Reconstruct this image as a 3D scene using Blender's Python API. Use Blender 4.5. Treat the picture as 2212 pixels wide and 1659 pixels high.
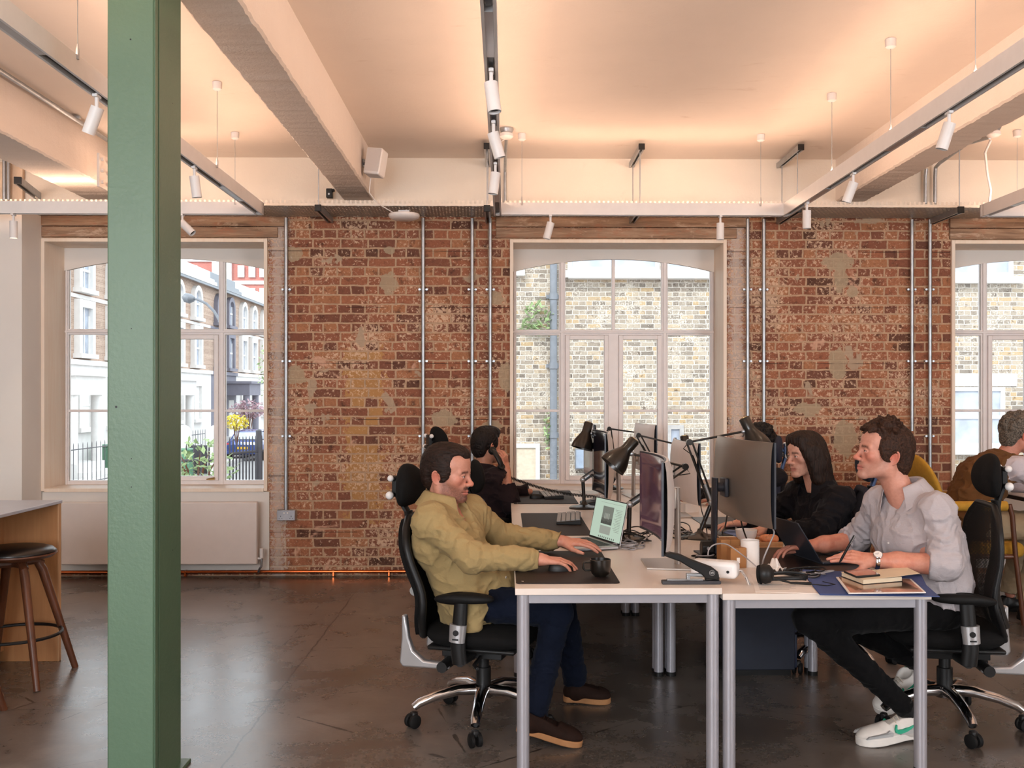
import bpy, bmesh, math, random
import numpy as np
from mathutils import Vector, Matrix, Euler
from mathutils.bvhtree import BVHTree

S = bpy.context.scene
COL = S.collection
R = math.radians
for o in list(bpy.data.objects):
    bpy.data.objects.remove(o)

# ------------------------------------------------------------------ camera
F, CX, CY, YAW, EYE = 2107.0, 1124.0, 855.0, 0.015, 1.47
cam_d = bpy.data.cameras.new('camera')
cam = bpy.data.objects.new('camera', cam_d)
COL.objects.link(cam)
cam.location = (0, 0, EYE)
cam.rotation_euler = (R(90), 0, -YAW)
cam_d.sensor_width = 36
cam_d.lens = F / 2212 * 36
cam_d.shift_x = -(CX - 1106) / 2212
cam_d.shift_y = (CY - 829.5) / 2212
cam_d.clip_start = 0.05
cam_d.clip_end = 400
S.camera = cam

# ------------------------------------------------------------------ world, sun, daylight, exposure
S.view_settings.view_transform = 'Standard'
S.view_settings.look = 'None'
S.view_settings.gamma = 1
S.view_settings.use_curve_mapping = False
S.view_settings.exposure = 0.0
S.cycles.max_bounces = 7
S.cycles.diffuse_bounces = 4
S.cycles.glossy_bounces = 3
S.cycles.transmission_bounces = 4
S.cycles.transparent_max_bounces = 10
S.cycles.caustics_reflective = False
S.cycles.caustics_refractive = False
S.cycles.sample_clamp_indirect = 4

W = bpy.data.worlds.new('sky')
S.world = W
W.use_nodes = True
bg = W.node_tree.nodes['Background']
bg.inputs[0].default_value = (0.86, 0.93, 1.0, 1)
bg.inputs[1].default_value = 3.2


def lamp(name, kind, loc, rot, energy, color, parent=None, **kw):
    d = bpy.data.lights.new(name, kind)
    d.energy = energy
    d.color = color
    for k, v in kw.items():
        setattr(d, k, v)
    o = bpy.data.objects.new(name, d)
    COL.objects.link(o)
    o.location = loc
    o.rotation_euler = rot
    if parent:
        o.parent = parent
    return o


WARM = (1.0, 0.66, 0.465)
lamp('sun', 'SUN', (0, -20, 30), (R(48), 0, R(-24)), 2.5, (1.0, 0.95, 0.88), angle=R(12))
# added fill lights behind the camera, set in made-up rear wall openings
for x, wd in ((-3.45, 2.0), (-1.1, 2.0), (5.55, 1.8), (7.2, 1.0)):
    lamp('rear_fill_light', 'AREA', (x, -2.62, 2.05), (R(101), 0, 0), 76 * wd, (0.93, 0.96, 1.0),
         shape='RECTANGLE', size=wd, size_y=2.0)
# sky portals in the three windows of the brick wall
for x in (-2.88, 0.923, 4.54):
    p = lamp('sky_portal', 'AREA', (x, 8.46, 1.7), (R(-90), 0, 0), 1, (1, 1, 1), shape='RECTANGLE', size=1.76, size_y=2.0)
    p.data.cycles.is_portal = True


# ------------------------------------------------------------------ pixel -> world helpers (used for measuring)
def ray(px, py):
    u, v = (px - CX) / F, (CY - py) / F
    c, s = math.cos(YAW), math.sin(YAW)
    return Vector((u * c + s, -u * s + c, v))


def P(px, py, Y):
    d = ray(px, py)
    return d * (Y / d.y) + Vector((0, 0, EYE))


def PZ(px, py, z):
    d = ray(px, py)
    return d * ((z - EYE) / d.z) + Vector((0, 0, EYE))


def PX(px, py, X):
    d = ray(px, py)
    return d * (X / d.x) + Vector((0, 0, EYE))


# ------------------------------------------------------------------ mesh builder
class MB:
    def __init__(s):
        s.v, s.f = [], []

    def add(s, vs, fs):
        n = len(s.v)
        s.v += [tuple(v) for v in vs]
        s.f += [tuple(i + n for i in f) for f in fs]
        return s

    def box(s, c, size, rot=None, M=None):
        hx, hy, hz = (k / 2 for k in size)
        vs = [Vector((x, y, z)) for x in (-hx, hx) for y in (-hy, hy) for z in (-hz, hz)]
        if rot is not None:
            m = Euler(rot).to_matrix() if not isinstance(rot, Matrix) else rot
            vs = [m @ v for v in vs]
        c = Vector(c)
        vs = [v + c for v in vs]
        return s.add(vs, [(0, 1, 3, 2), (4, 6, 7, 5), (0, 4, 5, 1), (2, 3, 7, 6), (0, 2, 6, 4), (1, 5, 7, 3)])

    def b2(s, lo, hi):
        return s.box([(a + b) / 2 for a, b in zip(lo, hi)], [abs(b - a) for a, b in zip(lo, hi)])

    def tube(s, pts, r, seg=10, cap=True, sx=1.0, up=None):
        pts = [Vector(p) for p in pts]
        n = len(pts)
        rs = list(r) if isinstance(r, (list, tuple)) else [r] * n
        t0 = (pts[1] - pts[0]).normalized()
        a = Vector(up) if up is not None else (Vector((0, 0, 1)) if abs(t0.z) < 0.9 else Vector((1, 0, 0)))
        vs, fs = [], []
        nn = (a - t0 * a.dot(t0)).normalized()
        for i in range(n):
            t = (pts[min(i + 1, n - 1)] - pts[max(i - 1, 0)])
            t = t.normalized() if t.length > 1e-9 else t0
            nn = (nn - t * nn.dot(t))
            nn = nn.normalized() if nn.length > 1e-6 else t.orthogonal().normalized()
            b = t.cross(nn)
            for k in range(seg):
                q = 2 * math.pi * (k + .5) / seg
                vs.append(pts[i] + nn * (math.cos(q) * rs[i]) + b * (math.sin(q) * rs[i] * sx))
        for i in range(n - 1):
            for k in range(seg):
                k2 = (k + 1) % seg
                fs.append((i * seg + k, i * seg + k2, (i + 1) * seg + k2, (i + 1) * seg + k))
        if cap:
            fs.append(tuple(range(seg - 1, -1, -1)))
            fs.append(tuple(range((n - 1) * seg, n * seg)))
        return s.add(vs, fs)

    def lathe(s, prof, seg=24, o=(0, 0, 0), M=None):
        """prof: list of (r, z); revolves about z, then matrix M, then offset o"""
        M = M or Matrix.Identity(3)
        o = Vector(o)
        vs, fs = [], []
        for r, z in prof:
            for k in range(seg):
                q = 2 * math.pi * k / seg
                vs.append(M @ Vector((r * math.cos(q), r * math.sin(q), z)) + o)
        for i in range(len(prof) - 1):
            for k in range(seg):
                k2 = (k + 1) % seg
                fs.append((i * seg + k, i * seg + k2, (i + 1) * seg + k2, (i + 1) * seg + k))
        if prof[0][0] > 1e-6:
            fs.append(tuple(range(seg - 1, -1, -1)))
        if prof[-1][0] > 1e-6:
            fs.append(tuple(range((len(prof) - 1) * seg, len(prof) * seg)))
        return s.add(vs, fs)

    def prism(s, poly, a, b):
        """poly: list of 3-vectors (planar); extruded from offset a to offset b"""
        a, b = Vector(a), Vector(b)
        n = len(poly)
        vs = [Vector(p) + a for p in poly] + [Vector(p) + b for p in poly]
        fs = [tuple(range(n - 1, -1, -1)), tuple(range(n, 2 * n))]
        fs += [(i, (i + 1) % n, n + (i + 1) % n, n + i) for i in range(n)]
        return s.add(vs, fs)

    def ball(s, c, r, seg=16, rings=10, M=None):
        r = (r, r, r) if not isinstance(r, (tuple, list)) else r
        M = M or Matrix.Identity(3)
        c = Vector(c)
        vs, fs = [], []
        for i in range(rings + 1):
            th = math.pi * i / rings
            for k in range(seg):
                q = 2 * math.pi * k / seg
                vs.append(M @ Vector((r[0] * math.sin(th) * math.cos(q), r[1] * math.sin(th) * math.sin(q), r[2] * math.cos(th))) + c)
        for i in range(rings):
            for k in range(seg):
                k2 = (k + 1) % seg
                fs.append((i * seg + k, (i + 1) * seg + k, (i + 1) * seg + k2, i * seg + k2))
        return s.add(vs, fs)

    def sheet(s, fn, nu, nv, thick=0.0):
        """fn(u,v)->Vector on [0,1]^2; closed slab of given thickness"""
        g = [[Vector(fn(i / nu, j / nv)) for j in range(nv + 1)] for i in range(nu + 1)]
        vs = [p for row in g for p in row]
        w = nv + 1
        fs = [(i * w + j, (i + 1) * w + j, (i + 1) * w + j + 1, i * w + j + 1) for i in range(nu) for j in range(nv)]
        if thick:
            nrm = [[None] * w for _ in range(nu + 1)]
            back = []
            for i in range(nu + 1):
                for j in range(w):
                    du = g[min(i + 1, nu)][j] - g[max(i - 1, 0)][j]
                    dv = g[i][min(j + 1, nv)] - g[i][max(j - 1, 0)]
                    nn = du.cross(dv)
                    nn = nn.normalized() if nn.length > 1e-12 else Vector((0, 0, 1))
                    back.append(g[i][j] - nn * thick)
            N = len(vs)
            vs += back
            fs += [tuple(N + q for q in reversed(f)) for f in list(fs)]
            rim = [i * w for i in range(nu + 1)] + [nu * w + j for j in range(1, w)] + [i * w + nv for i in range(nu - 1, -1, -1)] + [j for j in range(nv - 1, 0, -1)]
            m = len(rim)
            fs += [(rim[q], N + rim[q], N + rim[(q + 1) % m], rim[(q + 1) % m]) for q in range(m)]
        return s.add(vs, fs)


ROOTM = {}


def mesh_obj(name, verts, faces, mat=None, parent=None, bevel=0, smooth=40, world=False, subsurf=0, cols=None, seg=2):
    if world and parent is not None:
        r = parent
        M = Matrix.Identity(4)
        while r is not None:
            M = r.matrix_basis @ M
            r = r.parent
        Mi = M.inverted()
        verts = [Mi @ Vector(v) for v in verts]
    me = bpy.data.meshes.new(name)
    me.from_pydata([tuple(v) for v in verts], [], faces)
    if mat:
        me.materials.append(mat)
    bm = bmesh.new()
    bm.from_mesh(me)
    bmesh.ops.recalc_face_normals(bm, faces=bm.faces)
    bm.to_mesh(me)
    bm.free()
    if smooth:
        me.shade_smooth()
        if smooth < 180:
            me.set_sharp_from_angle(angle=R(smooth))
    o = bpy.data.objects.new(name, me)
    COL.objects.link(o)
    if parent:
        o.parent = parent
    if bevel:
        m = o.modifiers.new('bevel', 'BEVEL')
        m.width = bevel
        m.segments = seg
        m.limit_method = 'ANGLE'
        m.angle_limit = R(40)
        m.harden_normals = False
    if subsurf:
        m = o.modifiers.new('sub', 'SUBSURF')
        m.levels = m.render_levels = subsurf
    return o


def part(name, mb, mat, parent, world=False, label=None, **kw):
    o = mesh_obj(name, mb.v, mb.f, mat, parent, world=world, **kw)
    if label:
        o['label'] = label
    return o


def tag(o, label, cat, group=None, kind=None):
    o['label'] = label
    o['category'] = cat
    if group:
        o['group'] = group
    if kind:
        o['kind'] = kind
    return o


def thing(name, label, cat, loc=(0, 0, 0), rz=0, group=None, kind=None):
    o = bpy.data.objects.new(name, None)
    o.empty_display_size = 0.05
    COL.objects.link(o)
    o.location = loc
    o.rotation_euler = (0, 0, rz)
    return tag(o, label, cat, group, kind)


def solo(name, mb, mat, label, cat, group=None, kind=None, **kw):
    return tag(mesh_obj(name, mb.v, mb.f, mat, **kw), label, cat, group, kind)


def struct(name, mb, mat, label=None, parent=None, **kw):
    o = mesh_obj(name, mb.v, mb.f, mat, parent, **kw)
    if parent is None:
        o['kind'] = 'structure'
        if label:
            tag(o, label, name.split('_')[0], kind='structure')
    return o


def kids(o):
    return list(o.children)


def dup(root, loc=None, rz=None, label=None, group=None):
    def cp(o, par):
        c = o.copy()
        COL.objects.link(c)
        c.parent = par
        for ch in kids(o):
            cp(ch, c)
        return c
    r = cp(root, None)
    if loc is not None:
        r.location = loc
    if rz is not None:
        r.rotation_euler = (0, 0, rz)
    if label:
        r['label'] = label
    if group:
        r['group'] = group
    return r


# ------------------------------------------------------------------ materials
def lin(h):
    h = h.lstrip('#')
    c = [int(h[i:i + 2], 16) / 255 for i in (0, 2, 4)]
    return tuple(x / 12.92 if x <= .04045 else ((x + .055) / 1.055) ** 2.4 for x in c) + (1,)


class NT:
    """tiny node-tree helper"""
    def __init__(s, name):
        s.m = bpy.data.materials.new(name)
        s.m.use_nodes = True
        s.t = s.m.node_tree
        s.b = s.t.nodes['Principled BSDF']
        s.out = s.t.nodes['Material Output']

    def n(s, typ, **kw):
        nd = s.t.nodes.new(typ)
        for k, v in kw.items():
            setattr(nd, k, v)
        return nd

    def l(s, a, b):
        s.t.links.new(a, b)

    def put(s, sock, v):
        if hasattr(v, 'is_linked') or isinstance(v, bpy.types.NodeSocket):
            s.l(v, sock)
        else:
            sock.default_value = v

    def math(s, op, a, b=0.5, c=None, clamp=False):
        nd = s.n('ShaderNodeMath', operation=op, use_clamp=clamp)
        s.put(nd.inputs[0], a)
        s.put(nd.inputs[1], b)
        if c is not None:
            s.put(nd.inputs[2], c)
        return nd.outputs[0]

    def mix(s, f, a, b, mode='MIX'):
        nd = s.n('ShaderNodeMix', data_type='RGBA', blend_type=mode)
        s.put(nd.inputs[0], f)
        s.put(nd.inputs[6], a)
        s.put(nd.inputs[7], b)
        return nd.outputs[2]

    def coords(s, scale=(1, 1, 1), rot=(0, 0, 0), kind='Object', loc=(0, 0, 0)):
        tc = s.n('ShaderNodeTexCoord')
        mp = s.n('ShaderNodeMapping')
        mp.inputs['Scale'].default_value = scale
        mp.inputs['Rotation'].default_value = rot
        mp.inputs['Location'].default_value = loc
        s.l(tc.outputs[kind], mp.inputs[0])
        return mp.outputs[0]

    def noise(s, vec, scale=5, detail=4, rough=.55, dist=0, dim='3D'):
        nd = s.n('ShaderNodeTexNoise', noise_dimensions=dim)
        s.l(vec, nd.inputs['Vector'])
        nd.inputs['Scale'].default_value = scale
        nd.inputs['Detail'].default_value = detail
        nd.inputs['Roughness'].default_value = rough
        nd.inputs['Distortion'].default_value = dist
        return nd.outputs['Fac']

    def ramp(s, f, stops, interp='LINEAR'):
        nd = s.n('ShaderNodeValToRGB')
        cr = nd.color_ramp
        cr.interpolation = interp
        while len(cr.elements) < len(stops):
            cr.elements.new(.5)
        for e, (p, c) in zip(cr.elements, stops):
            e.position = p
            e.color = c if not isinstance(c, (int, float)) else (c, c, c, 1)
        s.l(f, nd.inputs[0])
        return nd.outputs[0]

    def bump(s, h, strength=.3, dist=.01):
        nd = s.n('ShaderNodeBump')
        nd.inputs['Strength'].default_value = strength
        nd.inputs['Distance'].default_value = dist
        s.l(h, nd.inputs['Height'])
        s.l(nd.outputs[0], s.b.inputs['Normal'])

    def set(s, **kw):
        names = {'col': 'Base Color', 'rough': 'Roughness', 'metal': 'Metallic', 'spec': 'Specular IOR Level', 'coat': 'Coat Weight',
                 'alpha': 'Alpha', 'emit': 'Emission Color', 'es': 'Emission Strength', 'sheen': 'Sheen Weight', 'sss': 'Subsurface Weight'}
        for k, v in kw.items():
            s.put(s.b.inputs[names[k]], v)
        return s


def simple(name, hexc, rough=.5, metal=0, var=.12, vscale=12, bump=0, bscale=120, spec=None, coat=0, sheen=0, stretch=(1, 1, 1)):
    t = NT(name)
    c = lin(hexc)
    v = t.coords(stretch)
    nz = t.noise(v, vscale, 4)
    dark = tuple(x * (1 - var) for x in c[:3]) + (1,)
    lite = tuple(min(1, x * (1 + var)) for x in c[:3]) + (1,)
    t.set(col=t.ramp(nz, [(.3, dark), (.7, lite)]), rough=rough, metal=metal, coat=coat, sheen=sheen)
    if spec is not None:
        t.set(spec=spec)
    if bump:
        t.bump(t.noise(v, bscale, 3), bump, .004)
    return t.m


def wood(name, c1, c2, rough=.5, axis='Z', scale=1.0):
    t = NT(name)
    sc = {'X': (1.2, 14, 14), 'Y': (14, 1.2, 14), 'Z': (14, 14, 1.2)}[axis]
    v = t.coords(tuple(k * scale for k in sc))
    a = t.noise(v, 2.2, 6, .6, .8)
    b = t.noise(v, 9, 3, .6)
    m = t.math('ADD', t.math('MULTIPLY', a, .75), t.math('MULTIPLY', b, .25))
    t.set(col=t.ramp(m, [(.3, lin(c1)), (.65, lin(c2))]), rough=rough)
    t.bump(m, .08, .003)
    return t.m


def glow(name, hexc, strength):
    t = NT(name)
    v = t.coords()
    t.set(col=(0, 0, 0, 1), emit=lin(hexc), es=strength)
    return t.m
M = {}


def brick_mat(name, stops, mortar, plaster, flake=.5, bw=.225, rh=.0765, wob=.012, patches=True, bumpk=.5, squash=.5, features=False):
    t = NT(name)
    tc = t.n('ShaderNodeTexCoord')
    sep = t.n('ShaderNodeSeparateXYZ')
    t.l(tc.outputs['Object'], sep.inputs[0])
    obj = tc.outputs['Object']
    n1 = t.n('ShaderNodeTexNoise')
    t.l(obj, n1.inputs['Vector'])
    n1.inputs['Scale'].default_value = 9
    n1.inputs['Detail'].default_value = 4
    sc = t.n('ShaderNodeSeparateColor')
    t.l(n1.outputs['Color'], sc.inputs[0])
    x = t.math('MULTIPLY_ADD', t.math('SUBTRACT', sc.outputs[0], .5), wob * 2.2, sep.outputs[0])
    z = t.math('MULTIPLY_ADD', t.math('SUBTRACT', sc.outputs[1], .5), wob * 1.6, sep.outputs[2])
    cb = t.n('ShaderNodeCombineXYZ')
    t.l(x, cb.inputs[0])
    t.l(z, cb.inputs[1])
    br = t.n('ShaderNodeTexBrick', offset=.25, offset_frequency=2, squash=squash, squash_frequency=2)
    t.l(cb.outputs[0], br.inputs['Vector'])
    for k, v in (('Color1', (0, 0, 0, 1)), ('Color2', (1, 1, 1, 1)), ('Mortar', (.5, .5, .5, 1)), ('Scale', 1), ('Mortar Size', .0085),
                 ('Mortar Smooth', .35), ('Bias', 0), ('Brick Width', bw), ('Row Height', rh)):
        br.inputs[k].default_value = v
    base = t.ramp(br.outputs['Color'], stops)
    fine = t.noise(obj, 60, 5, .7)
    base = t.mix(t.ramp(fine, [(.35, .0), (.75, .55)]), base, tuple(c * .55 for c in stops[1][1][:3]) + (1,))
    soot = t.noise(obj, 11, 5, .65)
    base = t.mix(t.ramp(soot, [(.54, 0), (.68, .75)]), base, lin('#3a2821'))
    if features:
        # a run of yellow replacement bricks
        wv = t.math('MULTIPLY', t.math('SUBTRACT', soot, .5), .45)
        dx = t.math('ABSOLUTE', t.math('ADD', t.math('ADD', sep.outputs[0], 1.16), wv))
        yl = t.math('MULTIPLY', t.math('LESS_THAN', dx, .15), t.math('LESS_THAN', t.math('ABSOLUTE', t.math('SUBTRACT', t.math('ADD', sep.outputs[2], wv), 1.15)), .72))
        yl = t.math('MULTIPLY', yl, t.math('GREATER_THAN', br.outputs['Color'], .36))
        base = t.mix(t.math('MULTIPLY', yl, .8), base, lin('#b88a55'))
    # flecks of old plaster left on the faces
    fl = t.noise(obj, 38, 6, .72, .4)
    big = t.noise(obj, 2.1, 3, .6)
    amt = t.math('ADD', fl, t.math('MULTIPLY', t.math('SUBTRACT', big, .5), .50))
    fmask = t.ramp(amt, [(.60 - .06 * flake, 0), (.66 - .06 * flake, .85)])
    base = t.mix(fmask, base, plaster)
    mort = t.mix(t.ramp(t.noise(obj, 30, 4), [(.3, 0), (.7, 1)]), mortar, tuple(c * .72 for c in mortar[:3]) + (1,))
    col = t.mix(br.outputs['Fac'], base, mort)
    hgt = t.math('ADD', t.math('MULTIPLY', t.math('SUBTRACT', 1.0, br.outputs['Fac']), .7), t.math('MULTIPLY', fine, .35))
    if patches:
        pn = t.noise(obj, 3.3, 4, .55, .3)
        pm = t.ramp(pn, [(.665, 0), (.68, .92)])
        col = t.mix(pm, col, t.mix(fine, lin('#a98f78'), lin('#b9a58c')))
        pm2 = t.ramp(t.noise(t.coords((1, 1, 1), loc=(7, 0, 3)), 2.6, 5, .6, .5), [(.655, 0), (.69, .8)])
        col = t.mix(pm2, col, t.mix(fine, lin('#c9977c'), lin('#d8b097')))
        if features:
            # cement repairs and limewashed reveals
            dn = t.math('MULTIPLY', t.math('SUBTRACT', t.noise(obj, 13, 5, .65), .5), 3.0)
            for cx, cz, rx, rz in ((-.955, 2.39, .085, .09), (-.95, 2.66, .05, .035), (-1.72, 1.64, .10, .08), (-1.73, 2.63, .07, .07), (.0, 1.62, .06, .14), (-.08, 2.27, .06, .06),
                                   (-.50, 1.28, .11, .07), (-.12, 1.22, .09, .05), (2.74, 2.57, .13, .08), (2.76, 2.45, .06, .13), (2.74, 1.73, .08, .14), (2.86, 2.33, .05, .05), (2.5, 1.36, .12, .06), (2.8, 1.12, .10, .16)):
                ux = t.math('DIVIDE', t.math('SUBTRACT', sep.outputs[0], cx), rx)
                uz = t.math('DIVIDE', t.math('SUBTRACT', sep.outputs[2], cz), rz)
                dd = t.math('ADD', t.math('ADD', t.math('MULTIPLY', ux, ux), t.math('MULTIPLY', uz, uz)), dn)
                col = t.mix(t.math('MULTIPLY', t.math('LESS_THAN', dd, .9), .82), col, t.mix(fine, lin('#a59076'), lin('#b8a589')))
            for cx in (-1.86, 1.90):
                dd = t.math('ADD', t.math('ABSOLUTE', t.math('SUBTRACT', sep.outputs[0], cx)), t.math('MULTIPLY', t.math('SUBTRACT', fl, .5), .5))
                col = t.mix(t.ramp(dd, [(.03, .62), (.075, 0)]), col, t.mix(fine, lin('#c4b6aa'), lin('#e2d8ce')))
        # horizontal levelling lines in the old brickwork
        dz = t.math('ABSOLUTE', t.math('SUBTRACT', t.math('MODULO', t.math('ADD', sep.outputs[2], .335), .46), .23))
        ln = t.math('MULTIPLY', t.math('LESS_THAN', dz, .003), t.ramp(t.noise(t.coords((1.5, 1, 2)), 2, 2), [(.45, 0), (.55, .8)]))
        col = t.mix(ln, col, lin('#3a2620'))
    t.set(col=col, rough=.88, spec=.25)
    t.bump(hgt, bumpk, .012)
    return t.m


M['brick'] = brick_mat('old_red_brick', [(0, lin('#5e4033')), (.12, lin('#7c5040')), (.4, lin('#9c624a')), (.66, lin('#a96c50')), (.9, lin('#b47b58'))],
                       lin('#c6a486'), lin('#dab99c'), flake=1.05, features=True)
M['brick_stock'] = brick_mat('london_stock_brick', [(0, lin('#7d746b')), (.2, lin('#978b7e')), (.5, lin('#ab9f90')), (.75, lin('#b9ab99')), (.96, lin('#bda27c'))],
                             lin('#d8cfc4'), lin('#d9cfc2'), flake=.55, patches=False, wob=.016, bumpk=.8)
M['brick_brown'] = brick_mat('terrace_brown_brick', [(0, lin('#a98f80')), (.5, lin('#b89d8d')), (.95, lin('#c6ac9c'))],
                             lin('#d0b8a2'), lin('#d0b8a2'), flake=.1, patches=False)
M['brick_tower'] = brick_mat('tower_red_brick', [(0, lin('#b8736b')), (.5, lin('#c27b72')), (.95, lin('#ca877e'))],
                             lin('#c48a80'), lin('#c48a80'), flake=.1, patches=False)


def floor_mat():
    t = NT('worn_concrete')
    obj = t.coords()
    sep = t.n('ShaderNodeSeparateXYZ')
    t.l(obj, sep.inputs[0])
    big = t.noise(obj, .9, 5, .6, .6)
    mid = t.noise(obj, 4.5, 6, .62, .4)
    fine = t.noise(obj, 45, 5, .7)
    m = t.math('ADD', t.math('MULTIPLY', big, .55), t.math('ADD', t.math('MULTIPLY', mid, .35), t.math('MULTIPLY', fine, .12)))
    col = t.ramp(m, [(.34, lin('#3e3732')), (.47, lin('#574f49')), (.56, lin('#6b635d')), (.70, lin('#887e76'))])
    rust = t.ramp(t.noise(t.coords((1, 1, 1), loc=(3, 1, 0)), 1.3, 4, .6), [(.52, 0), (.75, .4)])
    col = t.mix(rust, col, lin('#63503f'))
    dirt = t.ramp(t.noise(obj, 13, 5, .7), [(.56, 0), (.75, .35)])
    col = t.mix(dirt, col, lin('#8b7c6c'))
    # saw-cut joint running into the room and the cracks that branch off it
    wob = t.math('MULTIPLY', t.math('SUBTRACT', t.noise(obj, 6, 5, .7), .5), .05)
    d1 = t.math('ABSOLUTE', t.math('ADD', t.math('ADD', sep.outputs[0], 1.125), wob))
    c1 = t.math('LESS_THAN', d1, .0045)
    d2 = t.math('ABSOLUTE', t.math('ADD', t.math('SUBTRACT', sep.outputs[1], 4.60), t.math('MULTIPLY', wob, 1.6)))
    c2 = t.math('MULTIPLY', t.math('LESS_THAN', d2, .0022), t.math('LESS_THAN', sep.outputs[0], -1.12))
    d3 = t.math('ABSOLUTE', t.math('ADD', t.math('SUBTRACT', sep.outputs[1], t.math('MULTIPLY_ADD', sep.outputs[0], .55, 4.86)), t.math('MULTIPLY', wob, 2.4)))
    c3 = t.math('MULTIPLY', t.math('LESS_THAN', d3, .002), t.math('LESS_THAN', sep.outputs[0], -1.12))
    d4 = t.math('ABSOLUTE', t.math('ADD', t.math('SUBTRACT', sep.outputs[0], t.math('MULTIPLY_ADD', sep.outputs[1], -.32, 3.55)), t.math('MULTIPLY', wob, 3)))
    c4 = t.math('MULTIPLY', t.math('LESS_THAN', d4, .0025), t.math('GREATER_THAN', sep.outputs[0], 1.3))
    edge = t.n('ShaderNodeTexVoronoi', feature='DISTANCE_TO_EDGE')
    t.l(t.coords((1, 1, 0)), edge.inputs['Vector'])
    edge.inputs['Scale'].default_value = .8
    c5 = t.math('MULTIPLY', t.math('LESS_THAN', t.math('ADD', edge.outputs['Distance'], t.math('MULTIPLY', wob, .5)), .0022), t.math('GREATER_THAN', mid, .5))
    cr = t.math('MAXIMUM', t.math('MAXIMUM', c1, c2), t.math('MAXIMUM', c3, t.math('MAXIMUM', c4, c5)))
    col = t.mix(t.math('MULTIPLY', cr, .85), col, lin('#17110d'))
    t.set(col=col, rough=t.ramp(m, [(.3, .19), (.7, .36)]), spec=1.0)
    t.bump(t.math('SUBTRACT', t.math('MULTIPLY', mid, .5), t.math('MULTIPLY', cr, .8)), .12, .012)
    return t.m


M['floor'] = floor_mat()


def plaster_mat(name, c, bs=.12, stain=.25):
    t = NT(name)
    obj = t.coords()
    n = t.noise(obj, 2.0, 5, .6)
    st = t.ramp(t.noise(t.coords((1, 3, 1)), 2.4, 6, .7, .6), [(.62, 0), (.74, stain)])
    col = t.mix(t.ramp(n, [(.3, 0), (.7, .35)]), lin(c), tuple(k * .86 for k in lin(c)[:3]) + (1,))
    col = t.mix(st, col, lin('#b89a80'))
    t.set(col=col, rough=.85, spec=.2)
    t.bump(t.math('ADD', t.noise(obj, 14, 6, .7), t.math('MULTIPLY', t.noise(obj, 90, 3), .3)), bs, .02)
    return t.m


M['ceiling'] = plaster_mat('painted_ceiling', '#efe2d6', .10)
M['concrete_paint'] = plaster_mat('painted_concrete_beam', '#e6dad0', .35, .15)
M['white_wall'] = plaster_mat('white_plaster', '#e9e2db', .05, .05)
M['upper_wall'] = plaster_mat('cream_upper_wall', '#eee3d4', .12, .2)
M['white_metal'] = simple('white_powder_coat', '#e9e4e1', .42, 0, .03)
M['frame_paint'] = simple('window_gloss_paint', '#efe7e4', .35, 0, .03)
M['radiator'] = simple('radiator_enamel', '#ded2cb', .35, 0, .02)
M['green'] = simple('sage_green_paint', '#546d56', .42, 0, .05, 3, .25, 55)
M['galv'] = simple('galvanised_steel', '#aeb2b6', .38, .85, .12, 20)
M['black'] = simple('black_plastic', '#161515', .45, 0, .08, spec=.35)
M['black_soft'] = simple('black_rubber', '#111010', .65, 0, .08, spec=.25)
M['copper'] = simple('copper_pipe', '#c4683a', .22, 1, .15, 8)
M['ply'] = wood('birch_ply', '#ead3bd', '#f2e2d0', .5, 'Z', .5)
M['ply_edge'] = wood('ply_edge', '#b78d66', '#cda27a', .55, 'Z')
M['oak'] = wood('oiled_oak', '#a8744a', '#c08c5e', .42, 'Z', .45)
M['walnut'] = wood('walnut_leg', '#4a2a1a', '#6b3f28', .38, 'Z')


def lintel_mat():
    t = NT('old_timber_lintel')
    v = t.coords((1.0, 10, 12))
    a = t.noise(v, 2.5, 7, .65, .6)
    col = t.ramp(a, [(.3, lin('#745a48')), (.5, lin('#9a7c64')), (.7, lin('#b89a80'))])
    p = t.ramp(t.noise(t.coords((1, 1, 3)), 5, 6, .7, .4), [(.52, 0), (.64, .5)])
    col = t.mix(p, col, lin('#a96a4c'))
    p2 = t.ramp(t.noise(t.coords((1, 1, 3), loc=(4, 0, 0)), 4, 6, .7, .4), [(.56, 0), (.64, .7)])
    col = t.mix(p2, col, lin('#c7ae97'))
    t.set(col=col, rough=.85)
    t.bump(a, .5, .01)
    return t.m


M['lintel'] = lintel_mat()


def glass_mat():
    t = NT('window_glass')
    v = t.coords()
    tr = t.n('ShaderNodeBsdfTransparent')
    tr.inputs[0].default_value = (.97, .985, .98, 1)
    gl = t.n('ShaderNodeBsdfGlossy')
    gl.inputs['Roughness'].default_value = .02
    fr = t.n('ShaderNodeFresnel')
    fr.inputs[0].default_value = 1.45
    mx = t.n('ShaderNodeMixShader')
    t.l(fr.outputs[0], mx.inputs[0])
    t.l(tr.outputs[0], mx.inputs[1])
    t.l(gl.outputs[0], mx.inputs[2])
    t.l(mx.outputs[0], t.out.inputs[0])
    return t.m


M['glass'] = glass_mat()


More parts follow.
